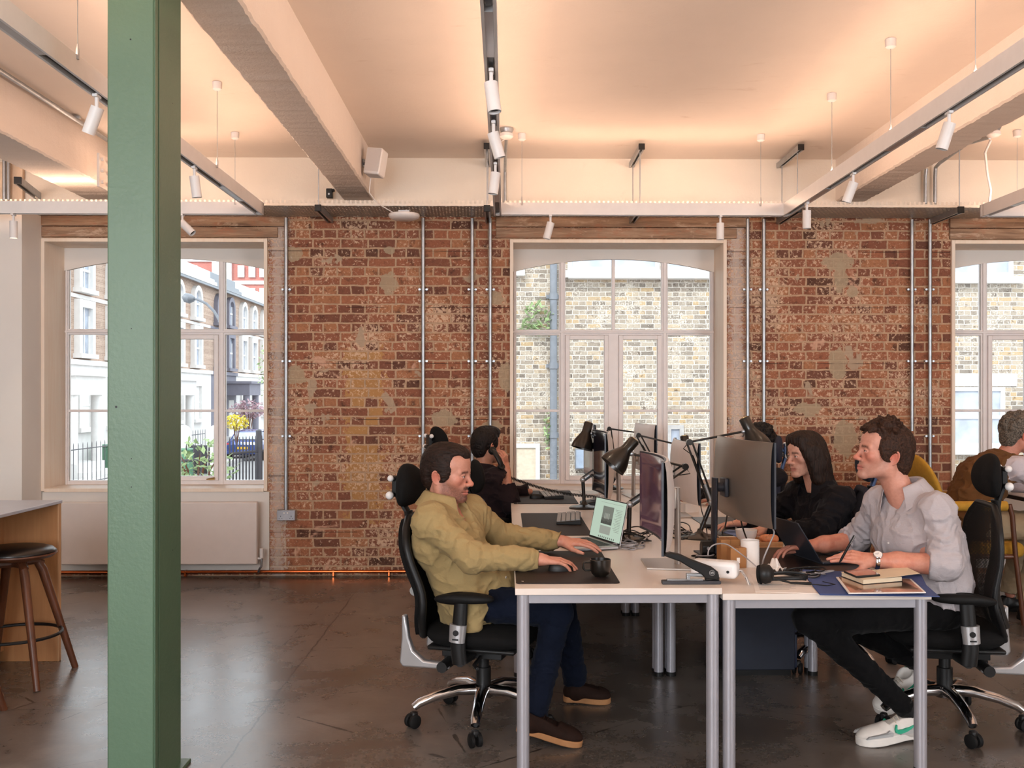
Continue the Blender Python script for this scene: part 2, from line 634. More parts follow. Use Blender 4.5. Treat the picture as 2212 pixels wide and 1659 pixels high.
def perforated(name, hexc, sx, sy, hole=.35, axis='XY', metal=.8, rough=.4, rot=0.0):
    t = NT(name)
    tc = t.coords((1, 1, 1), (0, 0, rot))
    sep = t.n('ShaderNodeSeparateXYZ')
    t.l(tc, sep.inputs[0])
    a, b = sep.outputs['XYZ'.index(axis[0])], sep.outputs['XYZ'.index(axis[1])]
    fx = t.math('ABSOLUTE', t.math('SUBTRACT', t.math('FRACT', t.math('DIVIDE', a, sx)), .5))
    fy = t.math('ABSOLUTE', t.math('SUBTRACT', t.math('FRACT', t.math('DIVIDE', b, sy)), .5))
    h = t.math('MULTIPLY', t.math('LESS_THAN', fx, hole), t.math('LESS_THAN', fy, hole * .75))
    t.set(col=lin(hexc), metal=metal, rough=rough, alpha=t.math('SUBTRACT', 1.0, h))
    return t.m


M['tray'] = perforated('perforated_galvanised_tray', '#a9a6a2', .030, .052, .34, 'XY', .7, .42, R(28))
M['tray_lip'] = perforated('slotted_tray_lip', '#d6cabc', .036, .060, .27, 'XZ', .3, .5)
M['chair_mesh'] = perforated('chair_back_mesh', '#161515', .006, .006, .30, 'YZ', 0, .7)
M['silver'] = simple('silver_plastic', '#b4b2b3', .32, .55, .04)
M['chrome'] = simple('polished_aluminium', '#cfcfd2', .12, 1, .03)
M['desk_top'] = simple('desk_white_laminate', '#e4d6cb', .34, 0, .03, 6)
M['desk_steel'] = simple('desk_grey_steel', '#a7a4aa', .36, .35, .04)
M['leather'] = simple('dark_leather', '#241a17', .6, 0, .12, 30, .15, 200, spec=.22)
M['leather_black'] = simple('black_leather', '#151110', .34, 0, .1, 30, .1, 160)
M['fabric_black'] = simple('black_chair_fabric', '#100f0f', .92, 0, .15, 60, .3, 500, spec=.2)
M['fabric_navy'] = simple('navy_chair_fabric', '#17192a', .9, 0, .15, 60, .3, 500)
M['fabric_mustard'] = simple('mustard_fabric', '#b98a2a', .85, 0, .1, 40, .2, 400)
M['blue_bracket'] = simple('blue_grey_plastic', '#4a5c80', .4, .2, .05)
M['lamp_black'] = simple('satin_black_enamel', '#17130f', .28, 0, .05, coat=.2)
M['mon_silver'] = simple('monitor_silver_back', '#b0a69e', .38, .55, .03)
M['mon_bronze'] = simple('monitor_bronze_grey_back', '#81776e', .34, .6, .03)
M['mon_white'] = simple('monitor_white_back', '#d8d0cc', .42, .1, .03)
M['mon_edge'] = simple('monitor_dark_edge', '#30323a', .4, .2, .03)
M['screen_purple'] = None
M['paper'] = simple('paper_white', '#ece3dc', .75, 0, .03)
M['blue_card'] = simple('blue_card_folder', '#3a5086', .7, 0, .06, 30)
M['kraft'] = simple('kraft_card', '#a06c3c', .7, 0, .06, 30)
M['grey_key'] = simple('light_grey_keycap', '#8f8d8c', .5, 0, .05)
M['cable_grey'] = simple('grey_cable_sheath', '#9c9696', .5)
M['foliage'] = simple('bright_green_leaf', '#8fa574', .6, 0, .3, 30)
M['bloom_yellow'] = simple('yellow_blossom', '#d8c53c', .6, 0, .25, 30)
M['bloom_pink'] = simple('mauve_blossom', '#a98a92', .6, 0, .3, 30)
M['stucco'] = simple('white_stucco', '#dedbd8', .8, 0, .05, 4)
M['stucco_dark'] = simple('charcoal_stucco', '#74727e', .7, 0, .08, 4)
M['sash_glass'] = simple('dark_sash_glass', '#a5adbb', .08, 0, .25, 3)
M['asphalt'] = simple('asphalt', '#8d8b8c', .8, 0, .12, 14)
M['pavement'] = simple('concrete_pavement', '#b9b6b3', .8, 0, .08, 6)
M['slate'] = simple('slate_roof', '#6b6d75', .6, 0, .15, 10)
M['rail_black'] = simple('black_rail_paint', '#3a3940', .45)
M['car_blue'] = simple('blue_car_paint', '#2b4488', .2, .3, .05, coat=.6)
M['bin_green'] = simple('green_bin_plastic', '#4f7f62', .5)
M['drain_grey'] = simple('grey_drainpipe', '#737880', .45)
M['rubber'] = M['black_soft']
# ------------------------------------------------------------------ room shell
WALL_Y, CEIL, TRAY_Z = 8.0, 3.417, 2.93
WIN = [(P(93, 515, 8).x, P(577, 515, 8).x), (P(1103, 521, 8).x, P(1567, 521, 8).x), (P(2055, 525, 8).x, P(2055, 525, 8).x + 1.77)]
WZ0, WZ1 = .70, 2.745
struct('floor', MB().b2((-7, -3, -.12), (8, 8.6, 0)), M['floor'], 'worn brown polished concrete floor with cracks')
struct('ceiling', MB().b2((-7, -3, CEIL), (8, 8.6, CEIL + .2)), M['ceiling'], 'cream painted concrete ceiling between downstand beams')

mb = MB()
xs = [-7] + [v for w in WIN for v in w] + [8]
for i in range(0, len(xs) - 1, 2):
    mb.b2((xs[i], 8, 0), (xs[i + 1], 8.42, TRAY_Z + .02))
for a, b in WIN:
    mb.b2((a, 8, 0), (b, 8.42, WZ0))
    mb.b2((a, 8, WZ1), (b, 8.42, TRAY_Z + .02))
struct('wall_back', mb, M['brick'], 'exposed old red brick wall with patches of plaster', smooth=0)
mb = MB().b2((-7, 8, TRAY_Z + .02), (8, 8.42, CEIL))
mb.b2((-7, 7.972, 3.02), (8, 8.0, 3.06))
struct('wall_upper', mb, M['upper_wall'], 'cream painted concrete band above the brick wall', smooth=0)
struct('wall_left', MB().b2((-7.2, -3, 0), (-7, 8.6, CEIL)), M['white_wall'], 'white plastered side wall')
struct('wall_right', MB().b2((8, -3, 0), (8.2, 8.6, CEIL)), M['white_wall'], 'white plastered wall on the far right')
mb = MB()
rx = [-7, -4.45, -2.45, -2.1, -.1, 4.65, 6.45, 6.7, 7.7, 8]  # edges of the invented openings that hold the fill lights
for i in range(0, 10, 2):
    mb.b2((rx[i], -3, 0), (rx[i + 1], -2.7, CEIL))
for i in range(1, 9, 2):
    mb.b2((rx[i], -3, 0), (rx[i + 1], -2.7, 1.02))
    mb.b2((rx[i], -3, 3.08), (rx[i + 1], -2.7, CEIL))
struct('wall_rear', mb, M['white_wall'], 'white wall behind the viewer with openings for the added fill lights')
# the white pier left of the first window
xp = P(92, 500, 8).x
struct('wall_pier', MB().b2((-7, 7.66, 0), (xp, 8.0, TRAY_Z)), M['white_wall'], 'white plastered pier beside the street window')
# white boards under the windows
for k, (a, b) in enumerate(WIN):
    struct('trim_%d' % (k + 1), MB().b2((a - .0, 7.985, .05), (b + .02, 8.0, WZ0 - .012)), M['white_wall'],
           ('white boarded panel under the street window', 'white boarded panel under the middle window', 'white boarded panel under the right-hand window')[k])

# concrete downstand beams
def beam(name, x0, x1, z0, label, seed):
    rnd = random.Random(seed)
    n = 420
    poly = []
    mbm = MB()
    ys = [-3 + 11.0 * i / n for i in range(n + 1)]
    sect = []
    for y in ys:
        ja, jb = rnd.uniform(-.0035, .0035), rnd.uniform(-.0035, .0035)
        zz = z0 + rnd.uniform(-.003, .003)
        sect.append([(x0 + .0, y, CEIL + .05), (x0 + ja, y, zz + .012), (x0 + .012 + ja, y, zz), (x1 - .012 + jb, y, zz), (x1 + jb, y, zz + .012), (x1 + .0, y, CEIL + .05)])
    vs = [p for sc_ in sect for p in sc_]
    fs = []
    for i in range(n):
        for k in range(5):
            fs.append((i * 6 + k, i * 6 + k + 1, (i + 1) * 6 + k + 1, (i + 1) * 6 + k))
    fs += [(0, 1, 2, 3, 4, 5), tuple(n * 6 + k for k in range(5, -1, -1))]
    mbm.add(vs, fs)
    o = struct(name, mbm, M['concrete_paint'], smooth=30)
    tag(o, label, 'beam', kind='structure')


beam('ceiling_beam', -1.33, -1.075, 3.07, 'rough painted concrete ceiling beam above the green column', 1)
beam('ceiling_beam', 2.72, 2.965, 3.07, 'painted concrete ceiling beam running behind the right lighting track', 2)
beam('ceiling_beam', -3.42, -3.06, 3.07, 'painted ceiling beam at the far left above the counter', 3)

# ------------------------------------------------------------------ windows
def window(idx, a, b, label):
    w = bpy.data.objects.new('window_%d' % idx, None)
    COL.objects.link(w)
    tag(w, label, 'window', kind='structure')
    cx, hw = (a + b) / 2, (b - a) / 2
    Y0, Y1 = 8.35, 8.40
    # timber lining
    t = .022
    mb = MB()
    mb.b2((a - .006, 7.975, WZ0 - .006), (a + t, 8.36, WZ1 + .006))
    mb.b2((b - t, 7.975, WZ0 - .006), (b + .006, 8.36, WZ1 + .006))
    mb.b2((a + t, 7.975, WZ1 - t), (b - t, 8.36, WZ1 + .006))
    mb.b2((a + t, 7.97, WZ0 - .012), (b - t, 8.36, WZ0 + t - .005))
    part('lining', mb, M['ply'], w, smooth=0, bevel=.002)
    # arched head panel
    zs, zc = 2.53, 2.638
    xa, xb = a + t, b - t
    arc = []
    n = 28
    hw2 = (xb - xa) / 2
    rr = (hw2 ** 2 + (zc - zs) ** 2) / (2 * (zc - zs))
    for i in range(n + 1):
        x = xa + (xb - xa) * i / n
        arc.append((x, zc - rr + math.sqrt(rr ** 2 - (x - cx) ** 2)))
    mb = MB()
    for i in range(n):
        q = [(arc[i][0], Y0 - .015, arc[i][1]), (arc[i + 1][0], Y0 - .015, arc[i + 1][1]), (arc[i + 1][0], Y0 - .015, WZ1 - t), (arc[i][0], Y0 - .015, WZ1 - t)]
        mb.prism(q, (0, 0, 0), (0, .03, 0))
    part('head_panel', mb, M['white_wall'], w, smooth=0)
    top = lambda x: zc - rr + math.sqrt(max(0, rr ** 2 - (x - cx) ** 2)) + .02
    mb = MB()
    zt, zm = 2.018, 1.342
    for x, wd in ((xa + .014, .03), (xb - .014, .03), (cx - .44, .055), (cx + .44, .055)):
        mb.b2((x - wd / 2, Y0, WZ0), (x + wd / 2, Y1, top(x)))
        mb.b2((x - wd / 4, Y0 - .012, WZ0), (x + wd / 4, Y0, top(x)))
    mb.b2((cx - .014, Y0, zt), (cx + .014, Y1, top(cx)))
    mb.b2((cx - .045, Y0, WZ0), (cx + .045, Y1, zt))
    mb.b2((xa, Y0 + .001, zt - .028), (xb, Y1 - .001, zt + .02))
    mb.b2((xa, Y0 - .014, zt - .012), (xb, Y0, zt + .006))
    for u0, u1 in ((xa, cx - .44), (cx + .44, xb)):
        mb.b2((u0, Y0 + .006, zm - .011), (u1, Y1 - .006, zm + .011))
    mb.b2((xa, Y0 + .002, WZ0), (xb, Y1, WZ0 + .05))
    part('frame', mb, M['frame_paint'], w, smooth=0, bevel=.004)
    for sgn in (-1, 1):
        x0, x1 = sorted((cx + sgn * .045, cx + sgn * .4125))
        mb = MB()
        c0 = .036
        mb.b2((x0, Y0 - .02, WZ0 + .05), (x0 + c0, Y1 - .005, zt - .03))
        mb.b2((x1 - c0, Y0 - .02, WZ0 + .05), (x1, Y1 - .005, zt - .03))
        mb.b2((x0 + c0, Y0 - .02, zt - .03 - c0), (x1 - c0, Y1 - .005, zt - .03))
        mb.b2((x0 + c0, Y0 - .02, WZ0 + .05), (x1 - c0, Y1 - .005, WZ0 + .05 + c0))
        mb.b2((x0 + c0, Y0 - .004, zm - .011), (x1 - c0, Y1 - .01, zm + .011))
        cs = part('casement', mb, M['frame_paint'], w, smooth=0, bevel=.004)
        if sgn > 0:
            hb = MB().box((x1 - .05, Y0 - .035, WZ0 + .062), (.05, .012, .012)).tube([(x1 - .09, Y0 - .04, WZ0 + .062), (x1 - .02, Y0 - .05, WZ0 + .075)], .006, 8)
            part('stay', hb, simple('brass_stay', '#a88a5a', .35, .9), cs)
    part('panes', MB().b2((xa, Y0 + .022, WZ0 + .02), (xb, Y0 + .027, zc)), M['glass'], w, smooth=0)
    # two old planks as lintel
    lw = MB()
    lo, hi = a - .02, b + .14
    lw.b2((lo, 7.978, 2.762), (hi - .05, 8.03, 2.846))
    lw.b2((lo - .0, 7.972, 2.852), (hi + .03, 8.03, 2.944))
    return w, lw


for i, (a, b) in enumerate(WIN):
    w, lw = window(i + 1, a, b, ('tall street window with arched head left of the brick pier', 'tall arched window with white glazing bars behind the lamps',
                                 'arched window behind the man in the brown gilet')[i])
    if i == 1:
        lw.v = [(v[0] - .1 if v[0] < a + .3 else v[0], v[1], v[2]) for v in lw.v]
    o = mesh_obj('timber_lintel', lw.v, lw.f, M['lintel'], smooth=0, bevel=.006)
    tag(o, ('weathered timber lintel planks over the street window', 'weathered timber lintel planks over the middle window', 'weathered timber lintel planks over the window by the gilet man')[i], 'lintel', kind='structure')

# ------------------------------------------------------------------ green column
cl = thing('steel_column', 'tall sage green painted square steel column in front of the street window', 'column', (P(231, 900, 3.61).x, 3.61, 0))
x0, x1 = P(231, 900, 3.61).x, P(333, 900, 3.61).x
wd = x1 - x0
dp = .30
mb = MB()
mb.b2((0, 0, 0), (wd, dp, CEIL))
part('shaft', mb, M['green'], cl, bevel=.006)
mb = MB()
mb.b2((wd, .001, 0), (wd + .0035, .022, CEIL))
mb.b2((wd, .045, 0), (wd + .003, .052, CEIL))
part('corner_lip', mb, M['green'], cl, bevel=.001)
mb = MB().b2((-.03, -.03, 0), (wd + .03, dp + .03, .014))
part('base_plate', mb, M['green'], cl, bevel=.003)
mb = MB()
for px, py, r in ((284, 710, .0022), (251, 879, .0045), (284, 991, .0022), (284, 1052, .0022), (282, 85, .003)):
    q = P(px, py, 3.61)
    mb.tube([(q.x - x0, -.0005, q.z), (q.x - x0, .004, q.z)], r, 10)
for px, py in ((372, 219), (374, 1191)):
    mb.tube([(wd + .0005, .2, 1.47 + (855 - py) / 560), (wd - .003, .2, 1.47 + (855 - py) / 560)], .003, 10)
part('bolt_hole', mb, M['black'], cl)

# ------------------------------------------------------------------ radiators, copper pipe
def radiator(xa, xb, label):
    t = thing('radiator', label, 'radiator', ((xa + xb) / 2, 7.86, .12))
    w = xb - xa
    part('panel', MB().b2((-w / 2, -.03, 0), (w / 2, .03, .50)), M['radiator'], t, bevel=.01, seg=3)
    for s in (-1, 1):
        part('wall_bracket', MB().b2((s * w * .35 - .02, .03, .1), (s * w * .35 + .02, .125, .4)), M['radiator'], t)
    v = part('valve', MB().tube([(w / 2 + .03, 0, .05), (w / 2 + .03, 0, .125)], .016, 14).tube([(w / 2, 0, .045), (w / 2 + .03, 0, .045)], .009, 10), M['white_metal'], t)
    part('tail_pipe', MB().tube([(w / 2 + .03, 0, .04), (w / 2 + .028, 0, -.02), (w / 2 + .005, .03, -.045), (w / 2 - .01, .06, -.075)], .009, 10), M['galv'], v)
    return t


radiator(P(131, 1150, 7.83).x, P(555, 1150, 7.83).x, 'flat white panel radiator under the street window')
cp = thing('copper_pipe', 'bright copper heating pipe along the foot of the brick wall', 'pipe', (0, 7.955, .04))
part('pipe', MB().tube([(-3.75, 0, 0), (.6, 0, 0)], .0135, 12), M['copper'], cp)
for x in (-3.2, -2.6, -1.4, -.95):
    part('pipe_clip', MB().box((x, .01, -.012), (.018, .045, .05)), M['copper'], cp, bevel=.003)

# ------------------------------------------------------------------ conduits on the brick
def conduit(px, zlo, label, sad=(625, 780, 942), zhi=TRAY_Z - .01, Y=7.972):
    x = P(px, 700, Y).x
    t = thing('steel_conduit', label, 'conduit', (x, Y, zlo), group='galvanised conduits on the brick wall')
    part('pipe', MB().tube([(0, 0, 0), (0, 0, zhi - zlo)], .0145, 12), M['galv'], t)
    for py in sad:
        z = P(px, py, Y).z - zlo
        if z < .03:
            continue
        mb = MB().tube([(-.03, .014, z), (.03, .014, z)], .010, 8, sx=1)
        mb.tube([(-.03, .0, z), (-.03, .028, z)], .009, 8).tube([(.03, .0, z), (.03, .028, z)], .009, 8)
        mb.tube([(0, 0, z - .009), (0, 0, z + .009)], .0175, 12)
        part('saddle', mb, M['galv'], t)
    return t


conduit(618, P(618, 1103, 7.97).z, 'galvanised conduit running down to the double socket box')
conduit(914, .35, 'galvanised conduit on the brick behind the man in the yellow shirt')
conduit(1020, .35, 'galvanised conduit descending behind the phone caller, farther from the window')
conduit(1059, .35, 'galvanised conduit descending behind the phone caller, next to the window')
conduit(1615, .35, 'galvanised conduit closest to the jamb of the middle window')
conduit(1650, .35, 'galvanised conduit second from the jamb of the middle window')
conduit(1970, P(1970, 931, 7.97).z, 'short galvanised conduit ending above the linen-shirted man')
conduit(2009, .5, 'galvanised conduit beside the jamb of the window at the right')

so = thing('socket_outlet', 'grey metal double socket box on the brick wall', 'socket', P(618, 1113, 7.95))
part('back_box', MB().box((0, .022, 0), (.148, .05, .086)), M['silver'], so, bevel=.006)
part('face_plate', MB().box((0, -.005, 0), (.146, .006, .084)), simple('grey_socket_plate', '#9a989c', .4, .4), so, bevel=.003)
for s in (-1, 1):
    part('switch', MB().box((s * .014, -.01, .018), (.012, .006, .016)), M['white_metal'], so, bevel=.002)
    mb = MB()
    for dx, dz, w, h in ((0, .004, .005, .009), (-.011, -.014, .008, .004), (.011, -.014, .008, .004)):
        mb.box((s * .043 + dx, -.0085, dz - .012), (w, .002, h))
    part('pin_slots', mb, M['black'], so)
# ------------------------------------------------------------------ cable tray, hangers
tr = thing('cable_tray', 'long perforated galvanised cable tray along the top of the brick wall', 'cable tray', (0, 7.74, TRAY_Z))
part('tray_bed', MB().b2((-4.3, -.23, -.0015), (5.6, .225, .0015)), M['tray'], tr, smooth=0)
part('front_lip', MB().b2((-4.3, -.232, 0), (5.6, -.229, .042)), M['tray_lip'], tr, smooth=0)
part('rear_lip', MB().b2((-4.3, .224, 0), (5.6, .227, .042)), M['tray_lip'], tr, smooth=0)


def strut(mbm, x, y0, y1, z, w=.041):
    """open channel section along Y"""
    h = w
    for q in ((-w / 2, -w / 2 + .004, -h / 2, h / 2), (w / 2 - .004, w / 2, -h / 2, h / 2)):
        mbm.b2((x + q[0], y0, z + q[2]), (x + q[1], y1, z + q[3]))
    mbm.b2((x - w / 2 + .004, y0, z + h / 2 - .004), (x + w / 2 - .004, y1, z + h / 2))
    for s in (-1, 1):
        mbm.b2((x + s * (w / 2 - .004) - (.008 if s > 0 else 0), y0, z - h / 2), (x + s * (w / 2 - .004) + (.008 if s < 0 else 0), y1, z - h / 2 + .004))


def hanger(x, upper, label):
    t = thing('tray_hanger', label, 'bracket', (x, 7.74, TRAY_Z - .032), group='strut hangers carrying the cable tray')
    y0 = -.27
    mb = MB()
    strut(mb, 0, y0, .255, .006, .045)
    part('cantilever_arm', mb, M['galv'], t)
    part('end_cap', MB().box((0, y0 - .006, .006), (.05, .012, .05)), M['black'], t, bevel=.003)
    if upper:
        mb = MB()
        strut(mb, 0, -.34, .255, CEIL - .03 - (TRAY_Z - .03) - .022)
        up = part('ceiling_strut', mb, M['galv'], t)
        part('end_cap', MB().box((0, -.345, CEIL - .03 - (TRAY_Z - .03) - .022), (.047, .012, .047)), M['black'], t, bevel=.003)
    for yy in ((-.25, .17) if upper else (-.25,)):
        part('threaded_rod', MB().tube([(0, yy, .03), (0, yy, CEIL - TRAY_Z + (-.02 if upper else .03))], .0045, 8), M['galv'], t)
    return t


hanger(P(687, 445, 7.47).x, False, 'black-capped strut hanger under the tray by the left ceiling beam')
hanger(P(1052, 445, 7.47).x, True, 'black-capped strut hanger behind the central lighting track')
hanger(P(1386, 312, 7.40).x, True, 'black-capped strut hanger above the middle of the arched window')
hanger(P(1730, 312, 7.40).x, True, 'black-capped strut hanger just left of the right ceiling beam')
hanger(P(2075, 455, 7.47).x, False, 'black-capped strut hanger at the window behind the gilet man')
b1 = MB()
strut(b1, 0, -.3, .28, 0, .05)
q = P(62, 408, 7.7)
t = thing('wall_strut', 'short black-capped strut on the wall at the top left', 'bracket', (q.x, 7.7, q.z), R(12))
part('channel', b1, M['galv'], t)
part('end_cap', MB().box((0, -.306, 0), (.055, .012, .055)), M['black'], t, bevel=.003)
q = P(712, 418, 7.93)
t = thing('cable_clamp', 'small black clamp on the ledge under the left beam', 'clamp', (q.x, 7.93, q.z))
part('bracket', MB().box((0, 0, 0), (.05, .05, .075)).box((.03, 0, .025), (.02, .04, .02)), M['black'], t, bevel=.005)
part('bolt', MB().tube([(0, -.035, -.01), (0, 0, -.01)], .008, 8), M['galv'], t)

# ------------------------------------------------------------------ linear lighting tracks
TZ0, TZ1, TH = 2.812, 2.905, .056
XL, XC, XR, YB = -1.83, -.06, 2.10, 7.27
M['led'] = glow('warm_led_strip', '#ffb889', 3.0)
M['track_slot'] = simple('track_slot_black', '#232223', .4)


def track(name, label, runs, canopies, wires):
    t = thing(name, label, 'lighting track', (runs[0][0][0], runs[0][0][1], TZ0), group='suspended white linear lighting tracks')
    h = TH / 2
    body, slot, led, rails = MB(), [], MB(), []
    for (xa, ya), (xb, yb) in runs:
        if abs(xa - xb) < 1e-6:
            lo, hi = sorted((ya, yb))
            body.b2((xa - h, lo - h, TZ0 + .004), (xa - h + .012, hi + h, TZ1))
            body.b2((xa + h - .012, lo - h, TZ0 + .004), (xa + h, hi + h, TZ1))
            body.b2((xa - h + .012, lo, TZ0 + .03), (xa + h - .012, hi, TZ1 - .012))
            led.b2((xa - .012, lo + .08, TZ1 - .012), (xa + .012, hi - .08, TZ1 - .009))
            for y0 in np.arange(lo + .05, hi - .4, 1.45):
                slot.append(MB().b2((xa - .010, y0, TZ0 + .018), (xa + .010, min(y0 + .95, hi), TZ0 + .0295)))
                if y0 + 1.0 > hi:
                    continue
                rails.append(MB().b2((xa - h + .0125, y0 + .97, TZ0 + .004), (xa + h - .0125, min(y0 + 1.43, hi), TZ0 + .0295)))
        else:
            lo, hi = sorted((xa, xb))
            body.b2((lo - h, ya - h, TZ0 + .004), (hi + h, ya - h + .012, TZ1))
            body.b2((lo - h, ya + h - .012, TZ0 + .004), (hi + h, ya + h, TZ1))
            body.b2((lo, ya - h + .012, TZ0 + .03), (hi, ya + h - .012, TZ1 - .012))
            led.b2((lo + .08, ya - .012, TZ1 - .012), (hi - .08, ya + .012, TZ1 - .009))
            slot.append(MB().b2((lo + .1, ya - .010, TZ0 + .018), (hi - .1, ya + .010, TZ0 + .0295)))
    part('housing', body, M['white_metal'], t, world=True, smooth=0)
    for m_ in slot:
        part('contact_slot', m_, M['track_slot'], t, world=True, smooth=0)
    for m_ in rails:
        part('joint_cover', m_, M['silver'], t, world=True, smooth=0)
    part('uplight_strip', led, M['led'], t, world=True, smooth=0)
    for x, y in canopies:
        c = part('canopy', MB().lathe([(.014, CEIL - .055), (.028, CEIL - .045), (.03, CEIL - .002), (.022, CEIL)], 14, (x, y, 0)), M['white_metal'], t, world=True)
        part('suspension_wire', MB().tube([(x, y, TZ1 - .01), (x, y, CEIL - .05)], .0018, 6), M['galv'], c, world=True)
        part('wire_grip', MB().tube([(x, y, TZ1 - .02), (x, y, TZ1 + .02), (x, y, TZ1 + .045)], [.007, .007, .003], 8), M['silver'], c, world=True)
    for (xa, ya), (xb, yb) in runs:
        L = math.hypot(xb - xa, yb - ya)
        for s_ in (-1, 1):
            lamp('track_uplight', 'AREA', ((xa + xb) / 2, (ya + yb) / 2, TZ1 + .006), (R(180 + s_ * 58), 0, 0) if abs(xa - xb) > .01 else Euler((R(180 + s_ * 58), 0, R(90)), 'XYZ'), UPW * L, WARM,
                 shape='RECTANGLE', size=L - .2, size_y=.03)
    return t


UPW = 3.0
tk1 = track('lighting_track', 'white lighting track frame passing behind the green column', [((XL, 7.27), (XL, -.5)), ((-4.6, 7.27), (XL, 7.27))],
            [(-1.79, 6.08), (-1.80, 4.13), (-2.0, 7.24), (-3.9, 7.24), (-1.80, 1.2)], None)
tk2 = track('lighting_track', 'white U-shaped lighting track frame over the two rows of desks', [((XC, 7.27), (XC, -.5)), ((XC, 7.27), (XR, 7.27)), ((XR, 7.27), (XR, -.5))],
            [(XR, 5.29), (XR, 6.25), (1.9, 7.24), (.12, 7.24), (XR, 4.33), (XC, 2.9)], None)
tk3 = track('lighting_track', 'white lighting track end showing beyond the right ceiling beam', [((3.60, 7.27), (3.60, 2.5)), ((3.60, 7.27), (5.5, 7.27))],
            [(P(2182, 290, 7.2).x, 7.1), (3.62, 5.2)], None)

SPOT_MAT = M['white_metal']


def spot(px, py, X=None, Y=None, d=(0, 0, -1), label='', power=9, lit=False):
    """px,py: where the stem meets the track underside"""
    if Y is None:
        q = PX(px, py, X)
        q = Vector((X, q.y, TZ0))
    else:
        q = Vector((P(px, py, Y).x, Y, TZ0))
    t = thing('track_spotlight', label, 'spotlight', q, group='white cylinder spotlights on the tracks')
    d = Vector(d).normalized()
    j = Vector((0, 0, -.062))
    part('stem', MB().tube([(0, 0, .012), (0, 0, -.062)], .0085, 10).box((0, 0, -.002), (.02, .05, .012)), SPOT_MAT, t)
    rot = Vector((0, 0, -1)).rotation_difference(d).to_matrix()
    L, r = .125, .0285
    o = j - d * .012
    part('head', MB().lathe([(.0, 0), (r, 0), (r, -L), (r - .003, -L), (r - .004, -L + .02), (0, -L + .021)], 20, o, rot), SPOT_MAT, t, smooth=35)
    lens = glow('spot_lens_lit', '#ffd9a8', 14) if lit else M['black']
    part('lens', MB().lathe([(0, -L + .0125), (r - .0042, -L + .0125), (r - .0042, -L + .0135), (0, -L + .0135)], 16, o, rot), lens, t)
    if power:
        l = lamp('spot_beam', 'SPOT', (t.location + o + d * (L + .012)), d.to_track_quat('-Z', 'Y').to_euler(), power, (1, .80, .58), spot_size=R(50), spot_blend=.7, shadow_soft_size=.02)
    return t


spot(209, 203, X=XL, d=(-.38, .1, -.92), label='white track spotlight hanging left of the green column, largest on that track')
spot(420, 366, X=XL, d=(.1, .12, -1), label='white track spotlight hanging just right of the green column')
spot(394, 466, Y=YB, d=(.72, -.1, -.69), label='white track spotlight tilted toward the brick above the street window', power=26)
spot(29, 466, Y=YB, d=(0, .02, -1), label='white track spotlight with a glowing lens at the far left', power=20, lit=True)
spot(1061, 240, X=XC, d=(.13, -.1, -.98), label='white track spotlight on the central run, closest to the viewer')
spot(1066, 375, X=XC, d=(.28, .1, -.95), label='white track spotlight on the central run, middle one')
spot(1070, 440, X=XC, d=(-.12, .0, -1), label='white track spotlight at the corner where the central run meets the wall run')
spot(1189, 466, Y=YB, d=(-.26, .0, -.96), label='white track spotlight tilted over the left half of the arched window', power=14)
spot(1556, 466, Y=YB, d=(.0, .02, -1), label='white track spotlight upright over the right jamb of the arched window', power=14)
spot(1743, 441, X=XR, d=(.0, .03, -1), label='white track spotlight upright in front of the brick right of the arched window', power=18)
spot(1843, 380, X=XR, d=(-.3, .2, -.93), label='white track spotlight on the right run, between two others')
spot(2050, 253, X=XR, d=(-.25, .15, -.95), label='white track spotlight on the right run, closest to the viewer')
# small pool on the brick pier from the left wall run, as the photo shows
# ------------------------------------------------------------------ things on the ceiling and upper wall
wf = thing('access_point', 'white oval wireless access point hanging under the cable tray', 'access point', P(873, 467, 7.6))
part('body', MB().lathe([(0, -.03), (.08, -.028), (.115, -.012), (.122, .004), (.118, .016), (.06, .02)], 36), M['white_metal'], wf, smooth=180)
part('mount', MB().b2((-.045, -.03, .018), (.045, .03, .045)), M['silver'], wf, bevel=.003)

sp = thing('wall_speaker', 'white loudspeaker box bracketed to the side of the left beam', 'speaker', P(812, 352, 7.3), R(-14))
tilt = Euler((R(-4), R(8), 0)).to_matrix()
part('cabinet', MB().box((0, 0, 0), (.125, .13, .2), tilt), M['white_metal'], sp, bevel=.012, seg=3)
part('grille', MB().box(tilt @ Vector((0, -.066, .006)), (.112, .004, .17), tilt), perforated('speaker_grille', '#ddd6d2', .004, .004, .2, 'XZ', 0, .6), sp)
part('bracket', MB().tube([(-.06, .02, 0), (-.105, .03, .01)], .012, 10).box((-.108, .03, .01), (.008, .05, .06)), M['galv'], sp)
part('lead', MB().tube([(-.06, .05, -.09), (-.085, .08, -.2), (-.05, .15, -.27), (.03, .3, -.32), (.1, .36, -.335)], .004, 6), M['white_metal'], sp)


def detector(px, py, Y, label):
    q = P(px, py, Y)
    t = thing('smoke_detector', label, 'smoke detector', (q.x, Y, CEIL))
    part('base', MB().lathe([(.05, 0), (.052, -.012), (.04, -.035)], 20), M['galv'], t)
    part('head', MB().lathe([(.042, -.034), (.05, -.042), (.05, -.062), (.035, -.075), (0, -.078)], 20), M['white_metal'], t)
    return t


detector(1094, 285, 7.1, 'round white smoke detector on the ceiling beside the central track')
detector(2146, 292, 7.0, 'round white smoke detector on the ceiling right of the right beam')


def pipe_thing(name, label, cat, pts, r, mat, clips=()):
    t = thing(name, label, cat, pts[0])
    part('run', MB().tube(pts, r, 10), mat, t, world=True)
    for c in clips:
        part('clip', MB().box(c, (.07, .03, .018)), M['galv'], t, world=True, bevel=.003)
    return t


